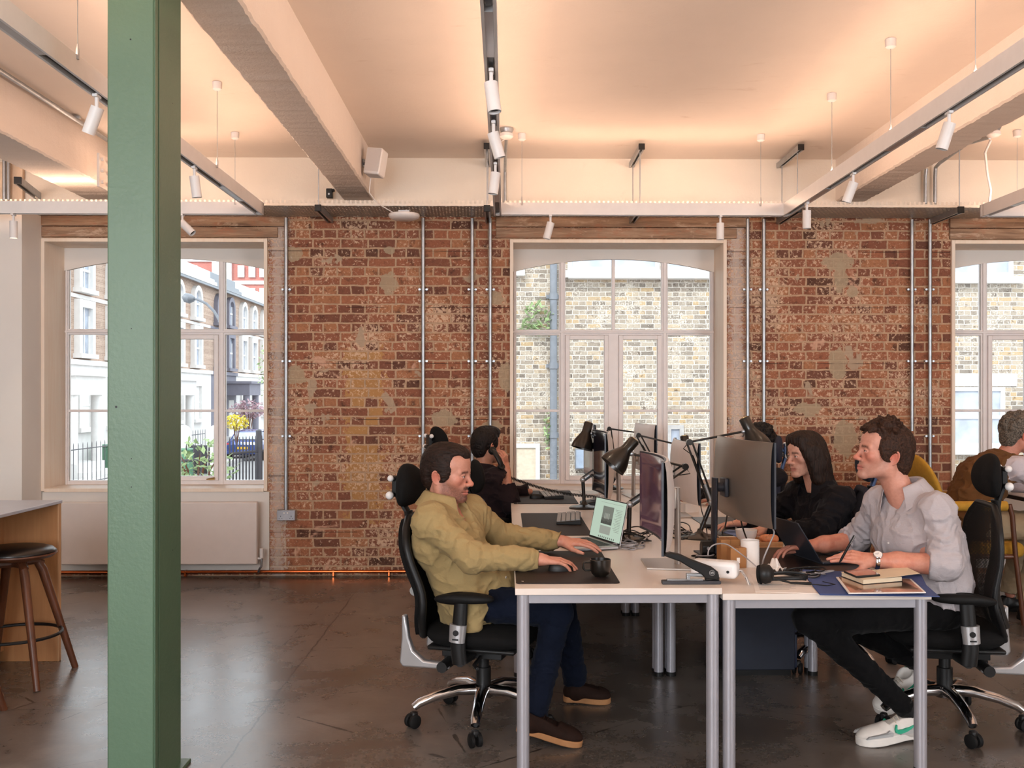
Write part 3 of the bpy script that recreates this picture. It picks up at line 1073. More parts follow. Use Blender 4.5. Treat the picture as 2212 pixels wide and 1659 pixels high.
pipe_thing('conduit_drop', 'steel conduit dropping from the smoke detector by the central track', 'conduit',
           [P(1094, 300, 7.2) + Vector((0, 0, .02)), P(1092, 330, 7.55), P(1091, 370, 7.96), P(1091, 440, 7.96)], .012, M['galv'], [P(1091, 330, 7.97)])
pipe_thing('detector_cable', 'white cable looping down from the detector by the central track', 'cable',
           [P(1094, 298, 7.1), P(1078, 308, 7.2), P(1075, 330, 7.3), P(1075, 385, 7.5), P(1078, 415, 7.6), P(1078, 442, 7.55)], .006, M['white_metal'])
pipe_thing('detector_cable', 'white cable hanging from the detector right of the right beam', 'cable',
           [P(2140, 303, 7.0), P(2128, 330, 7.05), P(2133, 375, 7.1), P(2140, 410, 7.1), P(2137, 438, 7.2)], .009, M['white_metal'])
pipe_thing('ceiling_conduit', 'steel conduit bending from ceiling to wall right of the right beam', 'conduit',
           [P(2146, 292, 7.0) + Vector((0, .05, 0)), P(2090, 318, 7.5) + Vector((0, 0, .03)), P(2030, 352, 7.85), P(2021, 362, 7.94), P(2020, 385, 7.95), P(2020, 440, 7.95)], .015, M['galv'])
pipe_thing('wall_conduit', 'stub conduit rising along the right side of the right beam', 'conduit', [P(2001, 365, 7.95), P(1999, 380, 7.96), P(1999, 440, 7.96)], .014, M['galv'])
pipe_thing('ceiling_conduit', 'steel conduit along the ceiling left of the green column', 'conduit',
           [(-2.98, -.5, 3.385), (-2.98, 7.6, 3.385), (-2.96, 7.9, 3.34)], .0165, M['galv'], [(-2.98, 4.75, 3.40), (-2.98, 6.8, 3.40)])
tp = thing('service_pipes', 'pair of painted service pipes at the top left corner', 'pipes', P(15, 430, 7.9))
for px in (9, 18):
    part('pipe', MB().tube([P(px, 432, 7.9), P(px, 345, 7.9), P(px + 2, 322, 7.9)], .014, 10), M['galv'], tp, world=True)
part('boarding', MB().b2((P(-40, 400, 7.96).x, 7.95, 2.98), (P(50, 400, 7.96).x, 7.985, 3.36)), simple('cream_board', '#d8bfa6', .7), tp, world=True)
bp = thing('beam_plate', 'cream bolted flange plate at the end of the far left beam', 'plate', P(222, 372, 7.0))
part('plate', MB().box((0, 0, 0), (.02, .16, .24)), M['concrete_paint'], bp, bevel=.004)
for k in range(6):
    part('bolt', MB().tube([(.01, -.05 + .1 * (k % 2), -.08 + .08 * (k // 2)), (.03, -.05 + .1 * (k % 2), -.08 + .08 * (k // 2))], .014, 6), M['concrete_paint'], bp)
# ------------------------------------------------------------------ counter and stools at the left
ix = P(130, 1423, 5.46).x
ct = thing('kitchen_counter', 'plywood counter with pale blue-grey top at the left edge', 'counter', (ix, 5.46, 0))
part('worktop', MB().b2((ix - 1.1, 2.9, .872), (ix + .006, 5.475, .889)), simple('blue_grey_laminate', '#b9bfcd', .28, 0, .03), ct, world=True, bevel=.002)
part('end_panel', MB().b2((ix - 1.08, 5.44, 0), (ix, 5.465, .872)), M['oak'], ct, world=True, bevel=.0015)
part('carcass', MB().b2((ix - 1.08, 2.95, .06), (ix - .30, 5.44, .872)), M['oak'], ct, world=True, bevel=.0015)
part('edge_trim', MB().b2((ix - .004, 5.4385, 0), (ix + .002, 5.467, .872)), M['ply_edge'], ct, world=True)
part('plinth', MB().b2((ix - 1.05, 3.0, 0), (ix - .34, 5.43, .06)), M['black'], ct, world=True)


def stool(loc, rz, label):
    t = thing('bar_stool', label, 'stool', loc, rz, group='round leather bar stools at the counter')
    zs = .655
    part('cushion', MB().lathe([(0, zs + .038), (.08, zs + .037), (.14, zs + .033), (.18, zs + .022), (.197, zs + .006), (.19, zs - .006), (.15, zs - .008)], 40), M['leather_black'], t, smooth=180)
    part('seat_shell', MB().lathe([(.198, zs + .001), (.2, zs - .006), (.18, zs - .022), (.12, zs - .034), (0, zs - .036)], 40), M['walnut'], t, smooth=50)
    mb = MB()
    for k in range(4):
        q = R(45 + 90 * k)
        mb.tube([(0, 0, zs - .045), (math.cos(q) * .1, math.sin(q) * .1, zs - .047), (math.cos(q) * .135, math.sin(q) * .135, zs - .07)], [.03, .024, .02], 8)
    part('cross_frame', mb, M['walnut'], t)
    for k in range(4):
        q = R(45 + 90 * k)
        c, s = math.cos(q), math.sin(q)
        part('leg', MB().tube([(c * .10, s * .10, zs - .04), (c * .135, s * .135, zs - .10), (c * .305, s * .305, 0)], [.02, .0235, .0165], 10), M['walnut'], t)
    ring = [(math.cos(R(a)) * .222, math.sin(R(a)) * .222, .235) for a in range(0, 361, 10)]
    part('foot_ring', MB().tube(ring, .0085, 8, cap=False), M['black'], t)
    return t


s1 = stool((-2.545, 5.10, 0), R(0), 'walnut bar stool with black leather seat in front of the plywood panel')
s2 = dup(s1, (-2.56, 4.38, 0), R(0), 'walnut bar stool mostly cut off by the left edge, only a leg showing')
# ------------------------------------------------------------------ desks
DY0, DL = 3.75, 1.40
DXL, DXM, DXR = P(1112, 1272, DY0).x, P(1561, 1272, DY0).x, P(2014, 1290, DY0).x
ZL, ZR = .728, .706


def desk(x0, x1, y0, z, label, grommet=False):
    t = thing('desk', label, 'desk', ((x0 + x1) / 2, y0 + DL / 2, 0), group='white desks in two back-to-back rows')
    w, l = x1 - x0 - .003, DL - .004
    part('top', MB().b2((-w / 2, -l / 2, z - .025), (w / 2, l / 2, z)), M['desk_top'], t, bevel=.0015)
    zb = z - .026
    for s in (-1, 1):
        part('rail', MB().b2((-w / 2 + .05, s * (l / 2 - .035) - .012, zb - .036), (w / 2 - .05, s * (l / 2 - .035) + .012, zb)), M['desk_steel'], t, bevel=.002)
        part('side_rail', MB().b2((s * (w / 2 - .05) - .012, -l / 2 + .06, zb - .036), (s * (w / 2 - .05) + .012, l / 2 - .06, zb)), M['desk_steel'], t, bevel=.002)
    for sx in (-1, 1):
        for sy in (-1, 1):
            x, y = sx * (w / 2 - .031), sy * (l / 2 - .031)
            lg = part('leg', MB().tube([(x, y, .022), (x, y, zb)], .0245, 20), M['desk_steel'], t)
            part('foot', MB().tube([(x, y, 0), (x, y, .022)], .0255, 18), M['black'], lg)
    return t


names = [('white desk at the front left with the black mug on it', 'white desk at the front right with the blue folder on it'),
         ('white desk second from the front in the left row, behind the laptop', 'white desk second from the front in the right row, used by the woman'),
         ('white desk against the window in the left row, by the phone caller', 'white desk against the window in the right row')]
for k in range(3):
    desk(DXL, DXM, DY0 + DL * k, ZL, names[k][0])
    desk(DXM, DXR, DY0 + DL * k, ZR, names[k][1])
pd = thing('drawer_pedestal', 'dark navy drawer pedestal under the right row of desks', 'pedestal', (1.36, 5.26, 0))
part('body', MB().b2((-.17, -.16, .03), (.16, .16, .60)), simple('navy_laminate', '#1d2230', .5), pd, bevel=.004)
for k in range(3):
    part('drawer', MB().b2((.1605, -.155, .04 + .185 * k), (.172, .155, .215 + .185 * k)), simple('navy_laminate_front', '#20263a', .45), pd, bevel=.003)
part('plinth', MB().b2((-.15, -.15, 0), (.14, .15, .03)), M['black'], pd)


# ------------------------------------------------------------------ office chairs (local +X is forward)
def office_chair(loc, rz, label, fabric=None, arms=True, base_rot=210, mesh_back=False, slope=-.10, b0=-.22, bt=.92, hz=1.06, knob=True, stem_mat=None, headrest=True):
    fabric = fabric or M['fabric_black']
    t = thing('office_chair', label, 'chair', loc, R(rz), group='ergonomic task chairs with headrests')
    # five-star base
    for k in range(5):
        q = R(base_rot + 72 * k)
        c, s = math.cos(q), math.sin(q)
        pts = [(c * r, s * r, z) for r, z in ((.03, .150), (.12, .152), (.22, .132), (.29, .108), (.315, .09))]
        b = part('base_arm', MB().tube(pts, [.026, .024, .021, .020, .017], 12, sx=1.15, up=(0, 0, 1)), M['chrome'], t)
        mb = MB().tube([(c * .315, s * .315, .10), (c * .315, s * .315, .05)], .008, 8)
        part('caster_fork', MB().box((c * .315, s * .315, .055), (.03, .03, .034), (0, 0, q + .6)), M['black'], b, bevel=.008)
        ax = Vector((-math.sin(q + .5), math.cos(q + .5), 0))
        o = Vector((c * .32, s * .32, .03))
        for sg in (-1, 1):
            part('wheel', MB().tube([o + ax * (.007 * sg), o + ax * (.011 * sg), o + ax * (.023 * sg), o + ax * (.026 * sg)], [.026, .030, .030, .024], 18), M['black_soft'], b)
    part('gas_lift', MB().tube([(0, 0, .13), (0, 0, .25), (0, 0, .251), (0, 0, .33)], [.034, .034, .025, .025], 18), M['black'], t)
    part('hub', MB().lathe([(.044, .12), (.05, .14), (.046, .168), (.035, .175)], 20), M['chrome'], t)
    part('mechanism', MB().box((-.03, 0, .335), (.28, .16, .06)).box((-.12, 0, .30), (.1, .10, .05)).tube([(.02, -.1, .32), (.03, -.22, .315), (.06, -.26, .312)], .009, 8), M['black'], t, bevel=.01)
    # seat cushion
    def seat(u, v):
        a = 2 * math.pi * u
        ex = 3.2
        ca, sa = math.cos(a), math.sin(a)
        rr = (abs(ca) ** ex + abs(sa) ** ex) ** (-1 / ex)
        th = math.pi * v
        k = math.sin(th) ** .45
        x, y = rr * ca * .245 * k + .01, rr * sa * .245 * k
        z = .415 + .05 * math.cos(th) - .22 * max(0, x - .15) ** 1.4 + (.25 * max(0, -x - .15) ** 1.2) + .16 * max(0, abs(y) - .12) ** 1.5
        return (x, y, z)
    part('seat', MB().sheet(seat, 48, 14), fabric, t, smooth=180)
    part('seat_pan', MB().box((.0, 0, .368), (.40, .38, .02)), M['black'], t, bevel=.009)
    # back
    def bx(z):
        h = (z - .44)
        return b0 + slope * h + .16 * math.exp(-((z - .6) / .12) ** 2) * .25
    def back(u, v):
        z = .42 + (bt - .42) * v
        w = .235 * (1 - .55 * max(0, (v - .72) / .28) ** 2.2) * (1 - .25 * max(0, (.2 - v) / .2))
        y = (u * 2 - 1) * w
        return (bx(z) + .55 * y * y + .0 * u, y, z)
    bm_ = M['chair_mesh'] if mesh_back else fabric
    part('backrest', MB().sheet(back, 20, 24, -.012 if mesh_back else .034), bm_, t, smooth=60)
    rim = [back(u, 0) for u in np.linspace(0, 1, 9)] + [back(1, v) for v in np.linspace(.05, 1, 14)] + [back(u, 1) for u in np.linspace(.95, .05, 9)] + [back(0, v) for v in np.linspace(1, 0, 14)]
    part('back_frame', MB().tube(rim + [rim[0]], .013 if mesh_back else .018, 10), M['black'] if stem_mat is None else fabric, t, smooth=180)
    sp = [(bx(z) - .035, 0, z) for z in np.linspace(.44, bt + .02, 9)]
    part('spine', MB().tube(sp, [.03, .03, .03, .028, .026, .024, .022, .02, .016], 10, sx=2.0, up=(1, 0, 0)), M['black'], t)
    part('lumbar_knob', MB().tube([(bx(.58) - .05, -.10, .60), (bx(.58) - .052, -.135, .60)], .021, 16), M['silver'], t)
    # silver back carrier
    poly = [(-.10, 0, .275), (-.12, 0, .30), (-.22, 0, .305), (-.27, 0, .345), (-.292, 0, .40), (-.305, 0, .50), (-.325, 0, .50), (-.325, 0, .40), (-.335, 0, .29), (-.32, 0, .27)]
    for s in (-1, 1):
        part('back_carrier', MB().prism(poly, (0, s * .16 - .018, 0), (0, s * .16 + .018, 0)), M['silver'], t, bevel=.008, smooth=50)
    part('carrier_pivot', MB().tube([(-.13, -.19, .285), (-.13, .19, .285)], .024, 14), M['black'], t)
    # headrest
    if not headrest:
        hz = None
    if hz:
        hx = bx(hz) + .005
        def head(u, v):
            a, th = 2 * math.pi * u, math.pi * v
            k = math.sin(th) ** .6
            y, z = math.cos(a) * .145 * k, math.sin(a) * .098 * k
            z -= .22 * (y * y) / .145 * (.6 - z / .2)
            x = .035 * math.cos(th) + 1.0 * y * y - .9 * z * z
            return (hx - .02 + x, y, hz + z)
        part('headrest', MB().sheet(head, 40, 16), fabric, t, smooth=180)
        st = stem_mat or M['black']
        part('headrest_stem', MB().tube([(bx(bt - .06) - .03, 0, bt - .08), (bx(bt) - .045, 0, bt + .02), (hx - .085, 0, hz - .03), (hx - .05, 0, hz)], .014, 8, sx=1.7, up=(1, 0, 0)), st, t)
        if knob:
            kb = part('headrest_pivot', MB().tube([(hx - .085, -.055, hz - .045), (hx - .085, .055, hz - .045)], .012, 12).tube([(hx - .075, -.045, hz + .03), (hx - .075, .045, hz + .03)], .010, 12).box((hx - .078, 0, hz), (.024, .06, .08)), st, t, bevel=.004)
            for yy, zz, r in ((-.07, -.045, .019), (.07, -.045, .019), (-.06, .032, .015), (.06, .032, .015)):
                part('knob', MB().ball((hx - .082, yy, hz + zz), r, 14, 8), M['white_metal'], kb)
    if arms:
        for s in (-1, 1):
            def pad(u, v, s=s):
                a, th = 2 * math.pi * u, math.pi * v
                k = math.sin(th) ** .5
                return (.0 + math.cos(a) * .135 * k, s * (.265 + .0) + math.sin(a) * .045 * k, .612 + .022 * math.cos(th) - .35 * max(0, -.05 - math.cos(a) * .135) ** 1.4)
            a = part('armrest', MB().sheet(pad, 28, 10), M['black_soft'], t, smooth=180)
            part('arm_post', MB().tube([(-.02, s * .262, .33), (-.025, s * .27, .40), (-.01, s * .27, .60)], [.034, .034, .03], 14, sx=.6, up=(1, 0, 0)).tube([(-.02, s * .262, .34), (-.02, s * .12, .33)], .025, 10), M['black'], a)
            part('arm_cover', MB().tube([(-.028, s * .274, .425), (-.022, s * .274, .50)], [.036, .038], 16, sx=.72, up=(1, 0, 0)), M['silver'], a, smooth=50)
            part('arm_button', MB().tube([(-.024, s * .295, .468), (-.024, s * .304, .468)], .0125, 12).box((-.027, s * .299, .440), (.026, .006, .006)), M['black'], a)
    return t


ch1 = office_chair((-.10, 4.40, 0), -17, 'black task chair with headrest under the man in the yellow shirt', b0=-.245, slope=-.17)
ch2 = office_chair((1.975, 4.36, 0), 172, 'black mesh-backed task chair under the man in the linen shirt', mesh_back=True, base_rot=238, b0=-.215, slope=.06, bt=.985, hz=1.115)
ch3 = office_chair((.02, 5.75, 0), 8, 'black task chair with headrest standing empty behind the man in the yellow shirt', hz=1.00, b0=-.19, slope=.02, bt=.86)
ch4 = office_chair((-.20, 6.92, 0), 25, 'black task chair of the phone caller, only its headrest tip showing', slope=-.1, hz=1.16)
ch5 = office_chair((1.80, 5.32, 0), 170, base_rot=334, label= 'dark navy task chair behind the woman with long brown hair', fabric=M['fabric_navy'], stem_mat=M['blue_bracket'], hz=1.10, b0=-.165, slope=.02, bt=.96)
ch6 = office_chair((1.72, 6.95, 0), 172, 'dark navy task chair behind the curly-haired person', fabric=M['fabric_navy'], stem_mat=M['blue_bracket'], hz=1.09, b0=-.2, slope=.0)


# ------------------------------------------------------------------ monitors (local -X is the viewing side)
def screen_mat(name, c1, c2, strength=.12):
    t = NT(name)
    v = t.coords((1, 1, 1))
    n = t.noise(v, 3.5, 2)
    c = t.ramp(n, [(.35, lin(c1)), (.65, lin(c2))])
    t.set(col=(.012, .010, .014, 1), rough=.12, emit=c, es=strength, spec=.5)
    return t.m


def monitor(base, rz, label, w=.84, h=.375, zlo=.10, back='mon_silver', scr=None, curve=1.8, post='mon_silver', base_plate=True, dx=.0, dy=.0, postz=.33, arm=.09):
    t = thing('monitor', label, 'monitor', base, R(rz), group='large computer monitors on the desks')
    n = 28
    def X(y):
        return dx - (curve - math.sqrt(curve ** 2 - y * y)) * 1.0
    def shell(u, v):
        # closed back shell in section: outline across height, swept along width
        y = (u - .5) * w
        prof = [(0.004, 0), (.016, 0), (.030, .10), (.038, .3), (.040, .5), (.038, .7), (.030, .9), (.016, 1), (.004, 1)]
        k = v * (len(prof) - 1)
        i = min(int(k), len(prof) - 2)
        f = k - i
        px_ = prof[i][0] + (prof[i + 1][0] - prof[i][0]) * f
        pz = prof[i][1] + (prof[i + 1][1] - prof[i][1]) * f
        e = 1 - .55 * abs(2 * u - 1) ** 6
        return (X(y) + .004 + (px_ - .004) * e, y + dy, zlo + pz * h)
    mb = MB().sheet(shell, n, 16)
    body = part('back_shell', mb, M[back], t, smooth=50)
    def bez(u, v):
        y = (u - .5) * w
        return (X(y) - .004, y + dy, zlo + v * h)
    part('bezel', MB().sheet(bez, n, 1, -.009), M['mon_edge'], t, smooth=30)
    def scn(u, v):
        y = (u - .5) * (w - .016)
        return (X(y) - .0052, y + dy, zlo + .012 + v * (h - .02))
    part('screen', MB().sheet(scn, n, 6, -.0012), scr or screen_mat('screen_dark', '#15131a', '#1c1a20', .1), t, smooth=180)
    part('logo_mark', MB().b2((X(0) - .007, dy - .012, zlo + .004), (X(0) - .004, dy + .012, zlo + .008)), M['silver'], body)
    px_ = X(0) + .04 + arm
    part('post', MB().tube([(px_, 0, .008), (px_, 0, .1), (px_ - .004, 0, postz)], [.034, .032, .032], 16, sx=.42, up=(0, 1, 0)), M[post], t, smooth=40)
    part('tilt_joint', MB().tube([(px_, 0, postz - .045), (px_ - arm + .01, 0, postz - .045)], .022, 14).box((X(0) + .05, 0, postz - .045), (.02, .09, .09)), M[post], t, bevel=.006)
    if base_plate:
        def bp(u, v):
            return (px_ - .15 + .21 * u, (v - .5) * (.24 + .06 * u), .0085 - .0 * u)
        part('base', MB().sheet(bp, 8, 8, .0085), M[post], t, smooth=30, bevel=.002)
    return t


scr_p = screen_mat('screen_purple', '#53343f', '#6b4753', .42)
m1 = monitor((.745, 4.27, ZL), -2, 'curved silver monitor with a purple screen facing the man in the yellow shirt', back='mon_white', scr=scr_p, zlo=.105, h=.372, dx=-.06, arm=.03, postz=.34)
m2 = monitor((.985, 4.62, ZR), 184, 'curved dark-silver monitor facing the linen-shirted man, back to the viewer', zlo=.185, h=.375, dx=-.105, arm=.06, post='mon_edge', postz=.375, back='mon_bronze')
m3 = monitor((1.01, 6.2, ZR), 180, 'pale silver monitor back facing the viewer, behind the lamp with the long arm', back='mon_white', zlo=.11, h=.37, dx=-.10, arm=.05, w=.82)
m4 = monitor((.97, 7.40, ZR), 186, 'pale monitor nearest the window in the right row', back='mon_white', zlo=.19, h=.36, dx=-.09, arm=.05, w=.62, curve=5)
m5 = monitor((.69, 6.03, ZL), 0, 'dark-screened monitor on the second left desk behind the small lamp', back='mon_white', zlo=.12, h=.40, dx=-.07, arm=.04, w=.80)
m6 = monitor((.70, 7.40, ZL), 3, 'thin monitor seen nearly edge-on at the window end of the left row', back='mon_white', zlo=.13, h=.40, dx=-.06, arm=.04, w=.56, curve=5)


# ------------------------------------------------------------------ balanced-arm desk lamps
def desk_lamp(base, j0, j1, j2, sdir, label, shade=True):
    t = thing('desk_lamp', label, 'desk lamp', base, group='black balanced-arm desk lamps')
    b, j0, j1, j2 = (Vector(q) for q in (base, j0, j1, j2))
    sdir = Vector(sdir).normalized()
    part('base', MB().lathe([(0, 0), (.10, 0), (.102, .006), (.09, .014), (.04, .022), (.018, .034), (.012, .05), (0, .052)], 32, b), M['lamp_black'], t, world=True, smooth=50)
    st = part('stem', MB().tube([b + Vector((0, 0, .03)), j0], .012, 12), M['lamp_black'], t, world=True)
    part('pivot', MB().ball(j0, .02, 12, 8), M['galv'], st, world=True)
    side = (j1 - j0).cross(Vector((0, 1, 0)))
    side = side.normalized() if side.length > 1e-4 else Vector((1, 0, 0))
    for s in (-1, 1):
        part('lower_arm', MB().tube([j0 + side * (.014 * s), j1 + side * (.014 * s)], .0055, 8), M['lamp_black'], t, world=True)
    part('spring', MB().tube([j0, j0.lerp(j1, .3)], .009, 8), M['galv'], t, world=True)
    part('elbow', MB().tube([j1 + Vector((0, -.016, 0)), j1 + Vector((0, .016, 0))], .017, 12), M['lamp_black'], t, world=True)
    up = (j2 - j1).cross(Vector((0, 1, 0))).normalized()
    part('upper_arm', MB().tube([j1, j2], .0065, 8, sx=1.2), M['lamp_black'], t, world=True)
    part('cord', MB().tube([j1 + Vector((0, .012, 0)), j1 + (j1 - j2).normalized() * .03 + Vector((0, .012, -.03)), j1.lerp(j0, .2) + Vector((0, .016, -.01)), j1.lerp(j0, .8) + Vector((0, .016, -.01)), j0], .003, 6), M['black'], t, world=True)
    part('head_joint', MB().ball(j2, .014, 12, 8), M['galv'], t, world=True)
    rot = Vector((0, 0, -1)).rotation_difference(sdir).to_matrix()
    perp = (j2 - j1)
    top = j2 - sdir * .065 + rot @ Vector((0, 0, 0)) + (perp - sdir * perp.dot(sdir)).normalized() * .034
    prof = [(0, .0), (.026, 0), (.030, -.004), (.030, -.062), (.033, -.075), (.046, -.10), (.060, -.125), (.069, -.15), (.073, -.18), (.070, -.18), (.066, -.15), (.057, -.125), (.042, -.1), (.026, -.07), (0, -.066)]
    sh = part('lamp_shade', MB().lathe(prof, 32, top, rot), M['lamp_black'], t, world=True, smooth=50)
    part('rim_vent', MB().lathe([(.015, .001), (.021, .003), (.021, .0)], 20, top, rot), simple('brass_vent', '#b59a6a', .35, .9), sh, world=True)
    part('bulb', MB().ball(top + sdir * .11, .028, 14, 10), M['white_metal'], sh, world=True)
    return t


def at(px, py, Y):
    return P(px, py, Y)


b = PZ(1262, 1098, ZL)
desk_lamp(b, at(1259, 1036, b.y), at(1306, 1002, b.y), at(1277, 936, b.y), (-.27, -.12, -.95), 'black desk lamp on the left row with a round base beside the coiled phone cord')
b = PZ(1358, 1166, ZL)
b = Vector((b.x, b.y, ZL))
desk_lamp(b, at(1360, 1090, b.y), at(1480, 1008, b.y), at(1364, 980, b.y - .02), (-.66, -.1, -.74), 'black desk lamp reaching over the open laptop with the mint screen')
b = PZ(1512, 1162, ZR)
desk_lamp(b, at(1537, 1086, b.y), at(1489, 955, b.y), at(1606, 932, b.y - .02), (.42, -.1, -.9), 'black desk lamp with a long arm reaching right over the dark-silver monitor')
b = PZ(1434, 1086, ZR)
desk_lamp((b.x, 6.85, ZR), at(1433, 1040, 6.85), at(1379, 940, 6.85), at(1470, 962, 6.85), (.12, .0, -1), 'black desk lamp whose shade tip shows above the pale silver monitor')
desk_lamp((.84, 7.77, ZL), at(1330, 1030, 7.77), at(1316, 926, 7.77), at(1386, 936, 7.77), (.2, .1, -.95), 'black desk lamp at the window end, its arm crossing the glazing bars')
# ------------------------------------------------------------------ mats, keyboards, mice
def mat_(x0, x1, y0, y1, z, label, mark=True, m='leather'):
    t = thing('desk_mat', label, 'desk mat', ((x0 + x1) / 2, (y0 + y1) / 2, z), group='dark leather desk mats')
    w, l = (x1 - x0) / 2, (y1 - y0) / 2
    r = .018
    poly = []
    for sx, sy, a0 in ((1, 1, 0), (-1, 1, 90), (-1, -1, 180), (1, -1, 270)):
        for k in range(5):
            a = R(a0 + 22.5 * k)
            poly.append((sx * (w - r) + r * math.cos(a), sy * (l - r) + r * math.sin(a), 0))
    part('pad', MB().prism(poly, (0, 0, 0), (0, 0, .004)), M[m], t, smooth=0)
    if mark:
        part('corner_mark', MB().b2((-w + .026, -l + .026, .0039), (-w + .030, -l + .04, .0043)).b2((-w + .021, -l + .035, .0039), (-w + .030, -l + .04, .0043)), M['paper'], t)
    return t


mat_(DXL + .006, .452, 3.845, 4.64, ZL, 'dark brown desk mat under the black mug and mouse')
mat_(.095, .46, 5.17, 6.14, ZL, 'dark brown desk mat under the grey keyboard behind the laptop', False)
mat_(.055, .50, 6.68, 7.6, ZL, 'dark brown desk mat by the window under the keyboard and mouse')
mat_(1.15, 1.60, 4.16, 4.86, ZR, 'black desk mat under the linen-shirted man\'s laptop', False, 'leather_black')
mat_(1.16, 1.60, 5.3, 6.1, ZR, 'black desk mat in front of the woman with long brown hair', False, 'leather_black')


def keyboard(loc, rz, label):
    t = thing('keyboard', label, 'keyboard', loc, R(rz), group='grey keyboards on the desk mats')
    part('case', MB().prism([(-.07, 0, 0), (.07, 0, 0), (.07, 0, .026), (-.07, 0, .013)], (0, -.21, 0), (0, .21, 0)), M['black'], t, bevel=.003)
    m = Euler((0, -math.atan2(.013, .14), 0)).to_matrix()
    for (ya, yb, nc) in ((-.2, .06, 14), (.07, .115, 3), (.125, .2, 4)):
        mb = MB()
        for r in range(5):
            for c in range(nc):
                pt = (yb - ya) / nc
                mb.box(m @ Vector((-.056 + .0275 * r, 0, .021)) + Vector((0, ya + pt * (c + .5), 0.003)), (.023, pt - .003, .008), m)
        o = part('key_block', mb, M['grey_key'], t, smooth=0, bevel=.0015)
    return t


keyboard((.375, 5.78, ZL + .004), -4, 'grey keyboard on the brown mat behind the mint-screened laptop')
keyboard((.335, 7.17, ZL + .004), 3, 'grey keyboard on the brown mat closest to the window')


def mouse(loc, rz, label):
    t = thing('computer_mouse', label, 'mouse', loc, R(rz), group='black computer mice')
    def f(u, v):
        a, th = 2 * math.pi * u, math.pi / 2 * v
        k = math.sin(th) ** .7
        return (math.cos(a) * .056 * k, math.sin(a) * .031 * k * (1 + .12 * math.cos(a)), .036 * math.cos(th) ** .8 * (1 - .18 * math.cos(a) * k))
    part('shell', MB().sheet(f, 24, 10), M['black'], t, smooth=180)
    part('scroll_wheel', MB().tube([(.028, -.004, .029), (.028, .004, .029)], .006, 10), M['mon_edge'], t)
    return t


mouse((.235, 4.12, ZL + .004), 8, 'black mouse under the right hand of the man in the yellow shirt')
mouse((.225, 7.02, ZL + .004), 15, 'black mouse on the mat beside the keyboard closest to the window')


# ------------------------------------------------------------------ laptops
def laptop(hn, hf, z, lean, sh, depth, label, body, scr, content=None, side=-1):
    """hn/hf: near and far hinge ends (x,y). The keyboard deck extends towards side*normal."""
    hn, hf = Vector((hn[0], hn[1], z)), Vector((hf[0], hf[1], z))
    ax = (hf - hn)
    w = ax.length
    ax.normalize()
    nrm = Vector((-ax.y, ax.x, 0)) * (1 if side < 0 else -1)
    t = thing('laptop', label, 'laptop', hn + ax * (w / 2))
    up = (Vector((0, 0, 1)) * math.cos(lean) - nrm * math.sin(lean))
    out = up.cross(ax)
    if out.dot(nrm) < 0:
        out = -out
    o = hn
    def bx(mb, a0, a1, d0, d1, z0, z1):
        poly = [o + ax * a0 + nrm * d0, o + ax * a1 + nrm * d0, o + ax * a1 + nrm * d1, o + ax * a0 + nrm * d1]
        mb.prism(poly, (0, 0, z0), (0, 0, z1))
        return mb
    part('deck', bx(MB(), 0, w, 0, depth, 0, .014), M[body], t, world=True, bevel=.004)
    mb = MB()
    for r in range(6):
        for c in range(14):
            a = .035 + (w - .07) * c / 14
            d = .02 + r * .0175
            bx(mb, a, a + (w - .07) / 14 - .003, d, d + .0145, .0139, .0152)
    part('keys', mb, M['black'], t, world=True, smooth=0)
    part('trackpad', bx(MB(), w * .35, w * .65, depth * .62, depth * .96, .0139, .0144), M[body], t, world=True)
    o2 = hn + Vector((0, 0, .012)) - nrm * .004
    def sx_(mb, a0, a1, h0, h1, f0, f1):
        poly = [o2 + ax * a0 + up * h0, o2 + ax * a1 + up * h0, o2 + ax * a1 + up * h1, o2 + ax * a0 + up * h1]
        mb.prism(poly, out * f0, out * f1)
        return mb
    lid = part('lid', sx_(MB(), 0, w, 0, sh, -.005, .0), M[body], t, world=True, bevel=.0025)
    part('bezel', sx_(MB(), .002, w - .002, .003, sh - .002, 0, .0008), M['black'], lid, world=True)
    part('screen', sx_(MB(), .006, w - .006, .012, sh - .006, .0006, .0012), scr, t, world=True)
    if content:
        content(t, sx_, w, sh)
    return t


